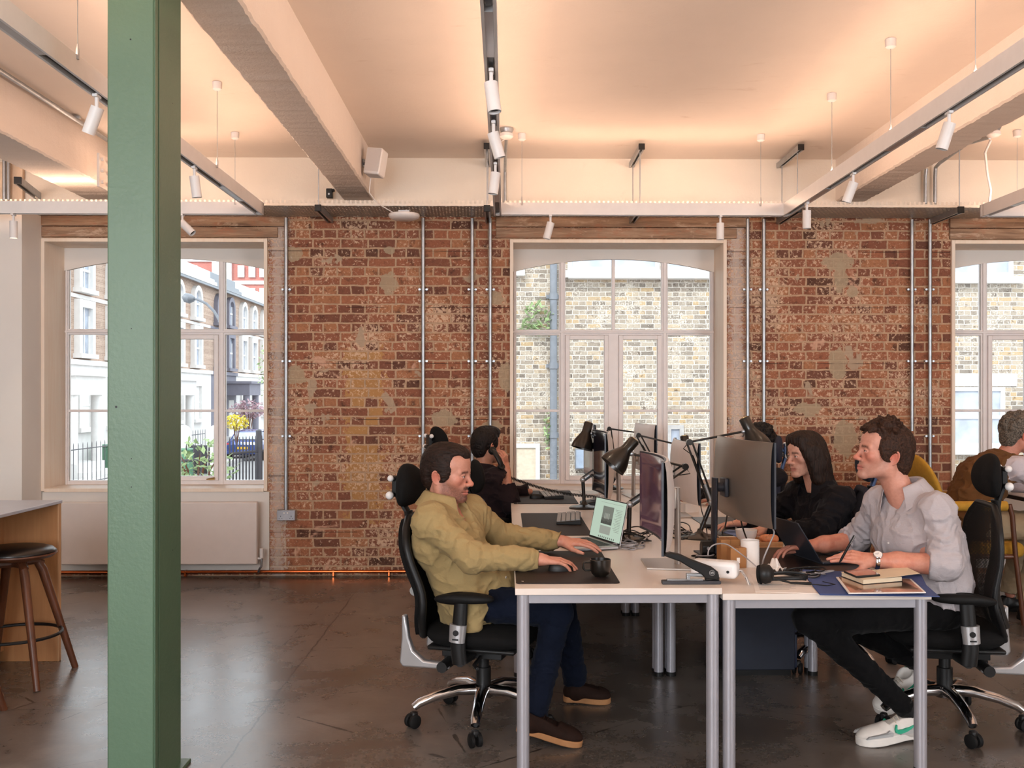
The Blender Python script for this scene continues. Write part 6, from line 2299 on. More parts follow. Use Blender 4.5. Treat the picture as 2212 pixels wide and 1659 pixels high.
def hand(s, wrist, d, n, thumb, curl=(15, 20, 15), spread=6, sc=1.0, curls=None, tdir=None, tbend=None, fk=.0022, r=1.0):
    """d: pointing direction, n: back-of-hand normal, thumb: +1/-1 picks the thumb side along d x n"""
    W_, d, n = Vector(wrist), Vector(d).normalized(), Vector(n)
    n = (n - d * n.dot(d)).normalized()
    b = d.cross(n) * thumb
    tips = []
    offs = (.027, .009, -.010, -.028)
    lens = (.088, .091, .086, .078)
    for i in range(4):
        k0 = W_ + (b * (offs[i] * .62) + d * .012 - n * .002) * sc
        k = W_ + (d * lens[i] + b * offs[i] + n * (.004 - abs(offs[i]) * .10)) * sc
        s.cap(k0, k, .0145 * sc * r, .0098 * sc * r, .010)
    s.cap(W_ - d * .02, W_ + d * .02, .024 * sc * r, .022 * sc * r, .012, side=b, ratio=1.25)
    for i in range(4):
        k = W_ + (d * lens[i] + b * offs[i] + n * (.004 - abs(offs[i]) * .10)) * sc
        c = curls[i] if curls else curl
        dirv = (d + b * math.tan(R(spread) * (1.2 - .8 * i))).normalized()
        ax = dirv.cross(n).normalized()
        p = k
        ang = 0
        rr = (.0092, .0084, .0076, .0066)
        if i == 3:
            rr = tuple(q * .87 for q in rr)
        for j in range(3):
            ang += c[j]
            dv = Matrix.Rotation(R(-ang), 3, ax) @ dirv
            q = p + dv * FING[i][j] * sc
            s.cap(p, q, rr[j] * sc * r, rr[j + 1] * sc * r, fk)
            p = q
        tips.append(p)
    t0 = W_ + (d * .022 + b * .024 - n * .008) * sc
    td = Vector(tdir).normalized() if tdir is not None else (d * .72 + b * .62 - n * .22).normalized()
    t1 = t0 + td * .040 * sc
    s.cap(t0, t1, .0165 * sc * r, .0125 * sc * r, .012)
    tb = Vector(tbend).normalized() if tbend is not None else (td * .8 + d * .5).normalized()
    t2 = t1 + tb * .032 * sc
    s.cap(t1, t2, .0112 * sc * r, .0095 * sc * r, .003)
    t3 = t2 + (tb + d * .25).normalized() * .026 * sc
    s.cap(t2, t3, .0095 * sc * r, .0074 * sc * r, .003)
    return tips, t3


def skin_cols(v, base, red='#b9604a', seed=1):
    c = np.tile(np.array(lin(base)[:3], np.float32), (len(v), 1))
    m = (np.clip(vnoise(v * 55, seed) - .45, 0, 1) * .9)[:, None]
    return c * (1 - m) + np.array(lin(red)[:3], np.float32) * m


class Body:
    """collects pieces of one body mesh"""
    def __init__(s):
        s.v, s.q, s.c, s.n = [], [], [], 0

    def add(s, v, q, c):
        s.v.append(v)
        s.q.append(q + s.n)
        s.c.append(c)
        s.n += len(v)

    def build(s, parent):
        return np_mesh('body', np.concatenate(s.v), np.concatenate(s.q), SKIN, parent, np.concatenate(s.c), relax=1)


def bounds(pts, pad):
    a = np.array([tuple(p) for p in pts])
    return a.min(0) - pad, a.max(0) + pad


def torso(s, J, g=0.0, k=.04, w=1.0):
    """elliptical trunk through pelvis, waist, chest, neck; g = extra garment thickness"""
    side = Vector(J['shL']) - Vector(J['shR'])
    hs = Vector(J['hipL']) - Vector(J['hipR'])
    B, Wt, C, N = (Vector(J[q]) for q in ('pelvis', 'waist', 'chest', 'neck'))
    s.cap(B, Wt, .112 * w + g, .104 * w + g * 1.3, k, side=hs, ratio=1.45)
    s.cap(Wt, C, .104 * w + g * 1.3, .118 * w + g, k, side=(side + hs) / 2, ratio=1.42)
    up = C.lerp(N, .55)
    s.cap(C, up, .118 * w + g, .080 * w + g * .8, k, side=side, ratio=1.5)
    for q in ('shL', 'shR'):
        sh = Vector(J[q])
        s.cap(up.lerp(N, .45), sh, .046 * w + g * .6, .054 * w + g * .8, k * .8)
        s.cap(C.lerp(sh, .25), sh, .085 * w + g * .5, .058 * w + g * .8, k)
    return s


def wrinkle(amp1, amp2, f1=(9, 9, 16), f2=(24, 24, 40), seed=0):
    def fn(p):
        w = np.stack([vnoise(p * 6, seed + 5), vnoise(p * 6 + 9, seed + 6), vnoise(p * 6 + 17, seed + 7)], -1) * .12
        a = vnoise((p + w) * np.array(f1, np.float32) * 1.3, seed)
        b = ridged((p + w * .6) * np.array(f2, np.float32), seed + 1)
        c = ridged((p + 2 * w) * np.array(f1, np.float32) * 1.7, seed + 2)
        return -amp1 * (a - .5) * .7 - amp1 * .75 * (c ** 4 - .25) - amp2 * (b ** 4 * 1.3 - .3)
    return fn


def sleeve_folds(a, b, freq, amp, seed=0, lo=.0, hi=1.0):
    """rings of folds across a limb from a to b"""
    a, b = V3(a), V3(b)
    ab = b - a
    L = float(np.linalg.norm(ab))
    u = ab / L
    def fn(p):
        t = ((p - a) @ u) / L
        rad = np.linalg.norm((p - a) - ((p - a) @ u)[:, None] * u, axis=1)
        m = np.clip((t - lo) / .1, 0, 1) * np.clip((hi - t) / .1, 0, 1) * np.clip((.13 - rad) / .03, 0, 1)
        ph = t * freq + vnoise(p * 11, seed) * 2.6
        return -amp * m * (np.abs(np.sin(ph * math.pi)) ** .7 - .6) * (.4 + vnoise(p * 18, seed + 3))
    return fn


def collar(parent, mat, neck, axis, front, r0, open_deg=50, h=.042, fall=.055, point=.035, name='collar', flare=.02):
    """shirt collar: stand plus turned-down fall"""
    c, ax = Vector(neck), Vector(axis).normalized()
    f = Vector(front)
    f = (f - ax * f.dot(ax)).normalized()
    sd = ax.cross(f)
    def fn(u, v):
        th = R(open_deg) / 2 + (2 * math.pi - R(open_deg)) * u
        rad = f * math.cos(th) * 1.05 + sd * math.sin(th)
        fr = abs(2 * u - 1) ** 3
        if v < .4:
            k = v / .4
            return c + rad * (r0 - .004 + .0 * k) + ax * (h * k - .012 * fr)
        k = (v - .4) / .6
        drop = fall + point * fr
        return c + rad * (r0 + .004 + (.018 + flare) * k ** .8) + ax * (h - .012 * fr + .006 * math.sin(math.pi * min(1, k * 2)) - drop * k) + f * (.010 * fr * k)
    return part(name, MB().sheet(fn, 48, 14, .0022), mat, parent, world=True, smooth=60)


def buttons(parent, mat, pts, n, r=.0055):
    for p in pts:
        n_ = Vector(n).normalized()
        part('button', MB().tube([Vector(p), Vector(p) + n_ * .0025], r, 10), mat, parent, world=True)


def on_front(o, mat, v, q, N, nf, z0, z1, w, bmat, nb, shift=0.0):
    """button placket laid on the front of a shirt mesh"""
    bv = BVHTree.FromPolygons([tuple(p) for p in v], [tuple(int(i) for i in f) for f in q])
    sd = Vector((-nf.y, nf.x, 0))
    def hit(u, k):
        o_ = N + nf * .5 + sd * (k * w + shift) + Vector((0, 0, z0 + (z1 - z0) * u))
        h = bv.ray_cast(o_, -nf)
        return h[0] if h[0] is not None else o_ - nf * .4
    g = [[hit(i / 24, (j - 2) / 4) for j in range(5)] for i in range(25)]
    for j in range(5):
        col = [g[i][j].copy() for i in range(25)]
        for i in range(1, 24):
            g[i][j] = (col[i - 1] + col[i] * 2 + col[i + 1]) / 4
    f = lambda u, t: g[int(round(u * 24))][int(round(t * 4))] + nf * (.003 - .002 * abs(2 * t - 1))
    part('placket', MB().sheet(f, 24, 4, .004), mat, o, world=True, smooth=80)
    buttons(o, bmat, [f(round((k + .5) / nb * 24) / 24, .5) + nf * .001 for k in range(nb)], nf, .0048)


def shoe(parent, heel, toe, up, name, mats, L=None, w=.048, h=.09, swoosh=None, sole_h=.026, lace=True):
    """shoe from heel to toe (world points at the sole); up = up vector"""
    a, b, up = Vector(heel), Vector(toe), Vector(up).normalized()
    d = (b - a)
    L = d.length
    d.normalize()
    up = (up - d * up.dot(d)).normalized()
    sd = up.cross(d)
    fr = np.array([[d.x, sd.x, up.x], [d.y, sd.y, up.y], [d.z, sd.z, up.z]])
    s = SDF((-.03, -.08, -.01), (L + .03, .08, h + .06), .0035)
    s.ell((.045, 0, .045), (.05, w * .72, .048), .02)
    s.ell((L * .55, 0, .040), (L * .36, w * .86, .036), .03)
    s.ell((L * .76, 0, .034), (L * .25, w * .98, .030), .03)
    s.cap((.05, 0, .05), (.055, 0, h), w * .78, w * .72, .03)
    s.cap((L * .30, 0, .065), (L * .55, 0, .058), .03, .022, .03)
    s.plane((.05, 0, h), (0.25, 0, 1), .12)
    s.ell((.055, 0, h + .012), (.04, w * .58, .04), .01, 'sub')
    v, q = s.mesh()
    up_o = np_mesh(name, v @ fr.T + np.array(a), q, mats[0], parent)
    def out(t, k=1.0):
        x = t * L
        ww = w * (.80 - .18 * math.sin(math.pi * min(1, t * 2.2)) * (t < .45) + .28 * math.exp(-((t - .74) / .2) ** 2))
        ww *= math.sqrt(max(0, 1 - max(0, (t - .86) / .16) ** 2)) * math.sqrt(max(0, 1 - max(0, (.10 - t) / .13) ** 2))
        return x, ww * k
    ts = np.linspace(-.02, 1.015, 40)
    poly = [out(t) for t in ts] + [(x, -w_) for x, w_ in [out(t) for t in ts[::-1]]]
    P3 = lambda x, y, z: a + d * x + sd * y + up * z
    mb = MB()
    mb.prism([P3(x, y * 1.04, 0) for x, y in poly], up * 0, up * sole_h)
    part('sole', mb, mats[1], up_o, world=True, bevel=.004, smooth=50)
    if lace:
        for k in range(5):
            x = L * (.36 + .055 * k)
            z = h * (.98 - .085 * k)
            part('lace', MB().tube([P3(x, -.026, z - .016), P3(x + .004, 0, z), P3(x + .008, .026, z - .014)], .0026, 6), mats[2], up_o, world=True)
    return up_o, P3, L


def hair_obj(parent, s, fr, mat, relax=1, name='hair'):
    v, q = s.mesh()
    return np_mesh(name, to_world(v, fr), q, mat, parent, relax=relax)


def hair_grid(lo=(-.19, -.16, -.30), hi=(.13, .16, .19), h=.003):
    return SDF(lo, hi, h)


def strands(freq, amp, seed=0):
    def fn(p):
        w = np.stack([vnoise(p * 14, seed + 2), vnoise(p * 14 + 7, seed + 3), vnoise(p * 14 + 13, seed + 4)], -1) * .03
        return -amp * (ridged((p + w) * np.array(freq, np.float32), seed) - .5)
    return fn


# ================================================================== man in the yellow shirt (left, facing +X)
p1 = thing('person', 'seated man in a mustard-olive shirt and dark jeans, typing at the mint-screened laptop', 'person', (-.15, 4.41, 0))
J = dict(neck=(-.292, 4.41, .975), chest=(-.262, 4.41, .83), waist=(-.20, 4.41, .68), pelvis=(-.155, 4.41, .565),
         shL=(-.17, 4.555, .925), shR=(-.325, 4.245, .925), hipL=(-.14, 4.50, .56), hipR=(-.14, 4.32, .56),
         elR=(-.14, 4.10, .79), wrR=(.145, 4.125, .778), elL=(-.02, 4.655, .80), wrL=(.265, 4.56, .79),
         knR=(.225, 4.22, .535), anR=(.12, 4.16, .10), knL=(.26, 4.60, .535), anL=(.335, 4.665, .10))
fr1 = head_frame((-.258, 4.40, 1.122), -20, -6, 3, 1.045)
B = Body()
s = head_sdf(neck=to_local(Vector(J['neck']) + Vector((.015, 0, -.03)), fr1), lids=.0046)
v, q = s.mesh()
B.add(to_world(v, fr1), q, head_colors(v, '#c88e78', '#b5685a', '#20130e', '#38201a', .92, lids=.0046, red=.4))
for wr, el, d, n, th, cur, seed in ((J['wrR'], J['elR'], (1, .02, -.10), (.12, -.1, 1), -1, (16, 24, 14), 1), (J['wrL'], J['elL'], (1, -.16, -.06), (.05, -.22, 1), 1, (8, 16, 10), 2)):
    w_ = Vector(wr)
    lo, hi = bounds([w_ - Vector((.16, .03, -.02)), w_ + Vector((.20, .06, .0)), w_ - Vector((0, .06, .04))], .045)
    s = SDF(lo, hi, .0023)
    s.cap(w_ + (Vector(el) - w_) * .45, w_, .034, .026, .015)
    hand(s, w_, d, n, th, cur, 5 if seed == 1 else 7, 1.0)
    v, q = s.mesh()
    B.add(v, q, skin_cols(v, '#cc8f78', '#bd6852', seed))
lo, hi = bounds(list(J.values()), .2)
s = SDF(lo, hi, .011)
torso(s, J, -.012)
for a, b, c in (('hipL', 'knL', 'anL'), ('hipR', 'knR', 'anR')):
    s.cap(J[a], J[b], .072, .05, .03).cap(J[b], J[c], .048, .036, .02)
for a, b in (('shL', 'elL'), ('shR', 'elR')):
    s.cap(J[a], J[b], .042, .034, .02)
s.cap(J['elL'], J['wrL'], .034, .024, .02).cap(J['elR'], J['wrR'], .034, .024, .02)
v, q = s.mesh()
B.add(v, q, skin_cols(v, '#c98d76'))
B.build(p1)
# shirt
SH1 = cloth_mat('olive_mustard_cotton', '#a28b60', 900, .5, .06)
s = SDF(*bounds([Vector(J[k]) for k in ('neck', 'pelvis', 'shL', 'shR', 'elL', 'elR', 'wrL', 'wrR', 'hipL', 'hipR')] + [Vector((-.2, 4.4, .44))], .16), .0052)
torso(s, J, .022, .045)
s.cap(J['pelvis'], (-.165, 4.40, .52), .135, .135, .04, side=(0, 1, 0), ratio=1.3)
s.cap((-.06, 4.40, .69), (-.04, 4.40, .60), .09, .10, .05, side=(0, 1, 0), ratio=1.4)
s.cap((-.16, 4.22, .58), (-.145, 4.20, .475), .045, .028, .03, side=(1, 0, 0), ratio=1.7)
for a, b, c in (('shL', 'elL', 'wrL'), ('shR', 'elR', 'wrR')):
    s.cap(J[a], J[b], .068, .058, .03).cap(J[b], Vector(J[b]).lerp(Vector(J[c]), .82), .058, .046, .025).cap(Vector(J[b]).lerp(Vector(J[c]), .82), J[c], .040, .038, .008)
    dd = (Vector(J[c]) - Vector(J[b])).normalized()
    s.plane(Vector(J[c]) - dd * .012, dd, .075)
s.plane((-.15, 4.41, .455), (.15, 0, -1), .24)
nf = Vector((math.cos(R(-22)), math.sin(R(-22)), 0))
s.cap(Vector(J['neck']) + Vector((.02, 0, .045)), Vector(J['neck']) + nf * .21 + Vector((0, 0, -.105)), .058, .022, .01, 'sub')
s.disp(wrinkle(.009, .004, (6, 7, 9), (18, 18, 24), 3))
for a, b, f, am, sd_ in (('shR', 'elR', 4, .006, 1), ('elR', 'wrR', 5, .007, 2), ('shL', 'elL', 4, .006, 3), ('elL', 'wrL', 5, .007, 4)):
    s.disp(sleeve_folds(J[a], J[b], f, am, sd_))
v, q = s.mesh()
sh1 = np_mesh('shirt', v, q, SH1, p1)
ax = (Vector((-.258, 4.40, 1.10)) - Vector(J['neck']))
collar(sh1, SH1, Vector(J['neck']) + Vector((.012, 0, .015)), Vector((.10, -.02, 1)), nf, .072, 66, .048, .066, .034, flare=.028)
dr = (nf * .5 + Vector((0, 0, -1))).normalized()
on_front(sh1, SH1, v, q, Vector(J['neck']), nf, -.12, -.34, .034, M['paper'], 3)
# jeans
JN = cloth_mat('dark_denim', '#0d1322', 1200, .3, .2)
def trousers(parent, J, mat, r=(.088, .066, .062, .055), cut=.10, seed=1, w=1.0, waist_z=None):
    s = SDF(*bounds([Vector(J[k]) for k in ('pelvis', 'hipL', 'hipR', 'knL', 'knR', 'anL', 'anR')], .17), .0058)
    s.cap(Vector(J['pelvis']) + Vector((0, 0, .06)), Vector(J['pelvis']) - Vector((0, 0, .01)), .115 * w, .12 * w, .04, side=Vector(J['hipL']) - Vector(J['hipR']), ratio=1.4)
    for a, b, c in (('hipL', 'knL', 'anL'), ('hipR', 'knR', 'anR')):
        s.cap(J[a], J[b], r[0] * w, r[1] * w, .035).cap(J[b], J[c], r[2] * w, r[3] * w, .02)
        d = (Vector(J[c]) - Vector(J[b])).normalized()
        s.plane(Vector(J[c]) + d * .0, d, .10)
    s.disp(wrinkle(.007, .003, (10, 10, 10), (26, 26, 26), seed))
    for a, b, c in (('hipL', 'knL', 'anL'), ('hipR', 'knR', 'anR')):
        s.disp(sleeve_folds(J[b], J[c], 8, .005, seed + 4))
    v, q = s.mesh()
    return np_mesh('trousers', v, q, mat, parent)


tj = trousers(p1, J, JN)
brown = simple('brown_suede', '#24150f', .8, 0, .2, 40, spec=.15)
crepe = simple('tan_crepe_sole', '#a5744a', .8, 0, .1, 30)
shoe(p1, (.05, 4.13, .052), (.315, 4.085, .0), (.18, 0, 1), 'shoe', (brown, crepe, brown), h=.095, w=.05)
shoe(p1, (.28, 4.675, .008), (.50, 4.67, .0), (0, 0, 1), 'shoe', (brown, crepe, brown), h=.095, w=.05)
# hair swept back
s = hair_grid()
s.ell((-.022, 0, .046), (.101, .081, .086), .02)
s.ell((.028, 0, .088), (.060, .055, .034), .03)
s.ell((-.075, 0, -.005), (.047, .068, .078), .03)
for y in (-1, 1):
    s.ell((-.005, y * .068, .012), (.038, .015, .045), .02)
    s.cap((.010, y * .070, .0), (.006, y * .070, -.022), .010, .006, .01)
s.ell((.098, 0, -.008), (.066, .115, .082), .008, 'sub')
for y in (-1, 1):
    s.ell((.066, y * .052, .062), (.034, .030, .030), .012, 'sub')
    s.ell((-.018, y * .095, -.020), (.023, .030, .034), .006, 'sub')
s.ell((.03, 0, -.10), (.085, .12, .085), .01, 'sub')
s.plane((-.06, 0, -.088), (.2, 0, -1), .2)
s.disp(strands((14, 120, 90), .0035, 4))
s.disp(strands((24, 300, 240), .0035, 6))
hair_obj(p1, s, fr1, hair_mat('dark_brown_hair', '#120b08', '#33211a', (.25, 1, 1)))
# ================================================================== man in the linen shirt (right, facing -X)
p2 = thing('person', 'seated man in a pale grey linen shirt holding a pen, wearing white trainers', 'person', (1.85, 4.28, 0))
J = dict(neck=(1.765, 4.27, 1.035), chest=(1.79, 4.28, .85), waist=(1.86, 4.30, .68), pelvis=(1.90, 4.31, .555),
         shL=(1.825, 4.11, .985), shR=(1.715, 4.44, .975), hipL=(1.89, 4.22, .55), hipR=(1.89, 4.40, .55),
         elL=(1.835, 4.035, .765), wrL=(1.548, 4.105, .775), elR=(1.66, 4.60, .785), wrR=(1.41, 4.545, .765),
         knL=(1.30, 4.16, .515), anL=(1.712, 4.14, .135), knR=(1.42, 4.46, .50), anR=(1.885, 4.485, .25))
fr2 = head_frame((1.662, 4.275, 1.220), 180 - 1, 7, -2, 1.05)
B = Body()
s = head_sdf(neck=to_local(Vector(J['neck']) + Vector((-.01, 0, -.03)), fr2), lids=.0030, neck_r=(.054, .060))
v, q = s.mesh()
B.add(to_world(v, fr2), q, head_colors(v, '#d09580', '#b5625a', '#4a3226', '#8a7060', .38, lids=.0030, red=.5))
w_ = Vector(J['wrL'])
lo, hi = bounds([w_ + Vector((.30, -.08, -.02)), w_ + Vector((-.21, .05, .05)), w_ + Vector((-.1, -.06, -.075))], .05)
s = SDF(lo, hi, .0023)
s.cap(Vector(J['elL']), w_.lerp(Vector(J['elL']), .35), .047, .040, .02).cap(w_.lerp(Vector(J['elL']), .35), w_, .040, .0275, .02)
dL, nL = Vector((-1, .02, .16)), Vector((-.15, -.62, .78))
tipsL, thL = hand(s, w_, dL, nL, -1, spread=3, curls=[(2, 10, 8), (8, 14, 10), (18, 20, 12), (26, 30, 16)], tdir=(-.80, -.18, -.52), tbend=(-.95, -.1, -.28))
v, q = s.mesh()
B.add(v, q, skin_cols(v, '#cd8d76', '#bb6650', 4))
w_ = Vector(J['wrR'])
lo, hi = bounds([w_ + Vector((.26, .08, .04)), w_ + Vector((-.20, -.06, -.05))], .05)
s = SDF(lo, hi, .0025)
s.cap(Vector(J['elR']), w_.lerp(Vector(J['elR']), .35), .046, .038, .02).cap(w_.lerp(Vector(J['elR']), .35), w_, .038, .026, .02)
hand(s, w_, (-1, -.05, -.08), (0, .15, 1), 1, (18, 26, 16), 5)
v, q = s.mesh()
B.add(v, q, skin_cols(v, '#c98770', '#b8604a', 5))
s = SDF(*bounds(list(J.values()), .2), .010)
torso(s, J, -.006)
for a, b, c in (('hipL', 'knL', 'anL'), ('hipR', 'knR', 'anR')):
    s.cap(J[a], J[b], .072, .05, .03).cap(J[b], J[c], .048, .036, .02)
for a, b in (('shL', 'elL'), ('shR', 'elR')):
    s.cap(J[a], J[b], .044, .036, .02)
v, q = s.mesh()
B.add(v, q, skin_cols(v, '#cb8d78'))
B.build(p2)
LIN = cloth_mat('pale_grey_linen', '#b9b0b2', 900, .6, .05)
s = SDF(*bounds([Vector(J[k]) for k in ('neck', 'pelvis', 'shL', 'shR', 'elL', 'elR', 'hipL', 'hipR')] + [Vector((1.9, 4.3, .47)), Vector((2.03, 4.3, .5))], .16), .0048)
torso(s, J, .015, .04)
s.cap(Vector(J['pelvis']), Vector(J['pelvis']) + Vector((.02, 0, -.06)), .135, .135, .04, side=(0, 1, 0), ratio=1.28)
s.cap((1.90, 4.27, .92), (1.95, 4.29, .66), .085, .10, .06, side=(0, 1, 0), ratio=1.4)
s.cap((1.76, 4.27, .74), (1.79, 4.27, .62), .07, .09, .05, side=(0, 1, 0), ratio=1.4)
for a, b, c in (('shL', 'elL', 'wrL'), ('shR', 'elR', 'wrR')):
    e, w_ = Vector(J[b]), Vector(J[c])
    cu = e.lerp(w_, .24)
    s.cap(J[a], e, .062, .059, .03).cap(e, cu, .062, .060, .02)
    dd = (w_ - e).normalized()
    s.cap(e.lerp(w_, .12), e.lerp(w_, .20), .063, .066, .006)
    s.plane(cu, dd, .09)
s.plane((1.92, 4.3, .560), (-.1, 0, -1), .28)
nf = Vector((-.86, -.50, 0)).normalized()
N_ = Vector(J['neck'])
s.cap(N_ + Vector((-.015, 0, .05)), N_ + nf * .150 + Vector((0, 0, -.125)), .058, .010, .01, 'sub')
s.cap(N_ + nf * .10 + Vector((0, 0, .0)), N_ + nf * .165 + Vector((0, 0, -.14)), .045, .008, .01, 'sub')
s.disp(wrinkle(.009, .0045, (8, 8, 6), (24, 24, 16), 13))
for a, b, f, am, sd_ in (('shL', 'elL', 5, .008, 1), ('shR', 'elR', 5, .007, 3)):
    s.disp(sleeve_folds(J[a], J[b], f, am, sd_, .2))
v, q = s.mesh()
sh2 = np_mesh('shirt', v, q, LIN, p2)
collar(sh2, LIN, N_ + Vector((-.008, 0, .018)), Vector((-.25, .0, 1)), nf, .071, 74, .042, .060, .036, flare=.022)
on_front(sh2, LIN, v, q, N_, nf, -.17, -.44, .036, M['paper'], 4, .0)
BLK = cloth_mat('black_trouser_cotton', '#0c0b0c', 900, .3, .15, slub=False)
trousers(p2, J, BLK, r=(.092, .070, .064, .043), seed=7)
for k in ('anL', 'anR'):
    a_ = Vector(J[k])
    part('sock', MB().tube([a_ + Vector((-.022, -.005, .03)), a_ + Vector((-.004, 0, .0)), a_ + Vector((.008, .002, -.03)), a_ + Vector((.012, .004, -.07))], [.040, .041, .038, .032], 16), M['black'], p2, world=True)
wht, wsole, wlace = simple('white_trainer_leather', '#d9d2cb', .5, 0, .05), simple('white_trainer_sole', '#e2dcd5', .55, 0, .06), simple('beige_lace', '#cfc2b2', .8)
up_o, P3, L = shoe(p2, (1.775, 4.155, .012), (1.485, 4.085, 0), (0, 0, 1), 'shoe', (wht, wsole, wlace), h=.105, w=.05, sole_h=.034)
teal = simple('teal_swoosh', '#1fa07c', .5)
greyp = simple('grey_overlay', '#a9a9a8', .6, 0, .08)
def side_patch(name, poly, mat, sgn=1, off=.0465):
    """flat emblem on the outer side of the shoe; poly in (t along sole, height)"""
    mb = MB()
    pts = [P3(L * t, sgn * (off + .009 * math.exp(-((t - .74) / .2) ** 2) - .010 * max(0, (z - .05) / .05) - .02 * max(0, t - .8)), z) for t, z in poly]
    c = sum((Vector(k) for k in pts), Vector()) / len(pts)
    n_ = (Vector(P3(0, sgn, 0)) - Vector(P3(0, 0, 0))).normalized()
    mb.prism(pts, n_ * -.006, n_ * .0025)
    part(name, mb, mat, up_o, world=True, smooth=0)
sw = [(.06, .088), (.16, .074), (.27, .063), (.37, .057), (.45, .057), (.475, .062), (.462, .078), (.475, .079), (.505, .062), (.50, .048), (.46, .041), (.40, .041), (.31, .047), (.2, .061), (.10, .077)]
for sg in (-1, 1):
    side_patch('swoosh', sw, teal, sg)
    side_patch('toe_overlay', [(.56, .036), (.97, .036), (.93, .046), (.80, .050), (.66, .054), (.60, .062), (.55, .05)], greyp, sg, .0485)
    side_patch('heel_overlay', [(.02, .036), (.42, .036), (.40, .043), (.3, .048), (.16, .06), (.03, .075)], greyp, sg, .045)
up_o, P3, L = shoe(p2, (1.915, 4.505, .135), (1.70, 4.43, .02), (.5, 0, 1), 'shoe', (wht, wsole, wlace), h=.105, w=.05, sole_h=.034)
side_patch('swoosh', sw, teal, 1)
side_patch('swoosh', sw, teal, -1)
# watch and ring on the near hand
w_ = Vector(J['wrL'])
ud = (w_ - Vector(J['elL'])).normalized()
wc = w_ - ud * .022
nn = (nL - ud * nL.dot(ud)).normalized()
bb_ = ud.cross(nn)
ringp = [wc + (nn * math.cos(R(a)) * .0315 + bb_ * math.sin(R(a)) * .0345) for a in range(0, 360, 12)]
wt_ = thing('wristwatch', 'steel wristwatch with white dial on the wrist of the linen-shirted man', 'watch', wc)
part('bracelet', MB().tube(ringp + [ringp[0]], .0055, 8, cap=False, sx=1.7, up=nn), M['chrome'], wt_, world=True)
cs = part('case', MB().tube([wc + nn * .029, wc + nn * .040], .0195, 24), M['chrome'], wt_, world=True, bevel=.002)
part('dial', MB().tube([wc + nn * .0398, wc + nn * .0408], .0165, 24), M['paper'], cs, world=True)
part('hands', MB().tube([wc + nn * .0412, wc + nn * .0412 + ud * .011], .0007, 4).tube([wc + nn * .0412, wc + nn * .0412 + bb_ * .008], .0009, 4), M['black'], cs, world=True)
pen = thing('pen', 'black pen held between the fingers of the linen-shirted man', 'pen', P(1828, 1188, 4.06))
pa, pb = P(1846, 1157, 4.055), P(1813, 1216, 4.075)
part('barrel', MB().tube([pa, pa.lerp(pb, .9), pb], [.0052, .0052, .0015], 10), M['black'], pen, world=True)
part('clip', MB().tube([pa + Vector((0, -.007, 0)), pa.lerp(pb, .3) + Vector((0, -.007, 0))], .0013, 6), M['silver'], pen, world=True)
# messy brown hair
s = hair_grid(lo=(-.19, -.14, -.16), hi=(.14, .14, .19), h=.0028)
s.ell((-.022, 0, .044), (.103, .083, .088), .02)
s.ell((-.072, 0, -.02), (.050, .066, .085), .03)
for y in (-1, 1):
    s.ell((-.005, y * .069, .014), (.040, .015, .046), .02)
    s.cap((.014, y * .069, .0), (.010, y * .069, -.020), .009, .006, .01)
s.ell((.100, 0, -.010), (.060, .115, .078), .008, 'sub')
for y in (-1, 1):
    s.ell((-.020, y * .095, -.022), (.024, .030, .036), .006, 'sub')
s.ell((.03, 0, -.10), (.080, .12, .085), .01, 'sub')
s.plane((-.06, 0, -.098), (.2, 0, -1), .2)
rd = random.Random(5)
for k in range(60):
    a, e = rd.uniform(-2.2, 2.2), rd.uniform(.35, 1.35)
    c = Vector((-.02 + .098 * math.cos(e) * math.cos(a), .080 * math.cos(e) * math.sin(a), .05 + .086 * math.sin(e)))
    if c.x > .05 and c.z < .08:
        continue
    d = Vector((rd.uniform(-.2, 1), rd.uniform(-.6, .6), rd.uniform(.0, .8))).normalized()
    s.cap(c, c + d * rd.uniform(.014, .03), .011, .005, .008)
for k in range(16):
    y = -.05 + .1 * k / 15
    c = Vector((.066 - .25 * y * y * 8 * .2, y, .098 + rd.uniform(-.008, .008)))
    s.cap(c, c + Vector((rd.uniform(.016, .032), rd.uniform(-.012, .012), rd.uniform(-.022, .006))), .011, .005, .006)
s.disp(strands((40, 90, 34), .0045, 4))
s.disp(strands((110, 280, 80), .0040, 6))
hair_obj(p2, s, fr2, hair_mat('tousled_brown_hair', '#1a0f0a', '#4a2e20'))

# ================================================================== woman with long brown hair
p3 = thing('person', 'woman in a black blouse with long straight brown hair, looking at her screen', 'person', (1.73, 5.3, 0))
fr3 = head_frame((1.637, 5.31, 1.150), 180 + 20, -5, 0, 1.0)
J = dict(neck=(1.705, 5.310, 0.985), chest=(1.735, 5.310, 0.820), waist=(1.745, 5.310, 0.680), pelvis=(1.745, 5.310, 0.580),
         shL=(1.775, 5.150, 0.925), shR=(1.655, 5.460, 0.925), hipL=(1.73, 5.26, .55), hipR=(1.73, 5.42, .55),
         elL=(1.625, 5.060, 0.760), wrL=(1.375, 5.140, 0.765), elR=(1.485, 5.520, 0.770), wrR=(1.305, 5.400, 0.765), knL=(1.44, 5.52, .54), knR=(1.44, 5.66, .54), anL=(1.46, 5.54, .1), anR=(1.46, 5.68, .1))
B = Body()
s = head_sdf(sex='f', neck=to_local(Vector(J['neck']) + Vector((0, 0, -.03)), fr3), neck_r=(.046, .050), jaw=.92, lids=.0046)
v, q = s.mesh()
B.add(to_world(v, fr3), q, head_colors(v, '#d7a590', '#b3685f', '#3a261c', lids=.0046, red=.22))
s = SDF(*bounds(list(J.values()), .16), .010)
torso(s, J, -.02, w=.9)
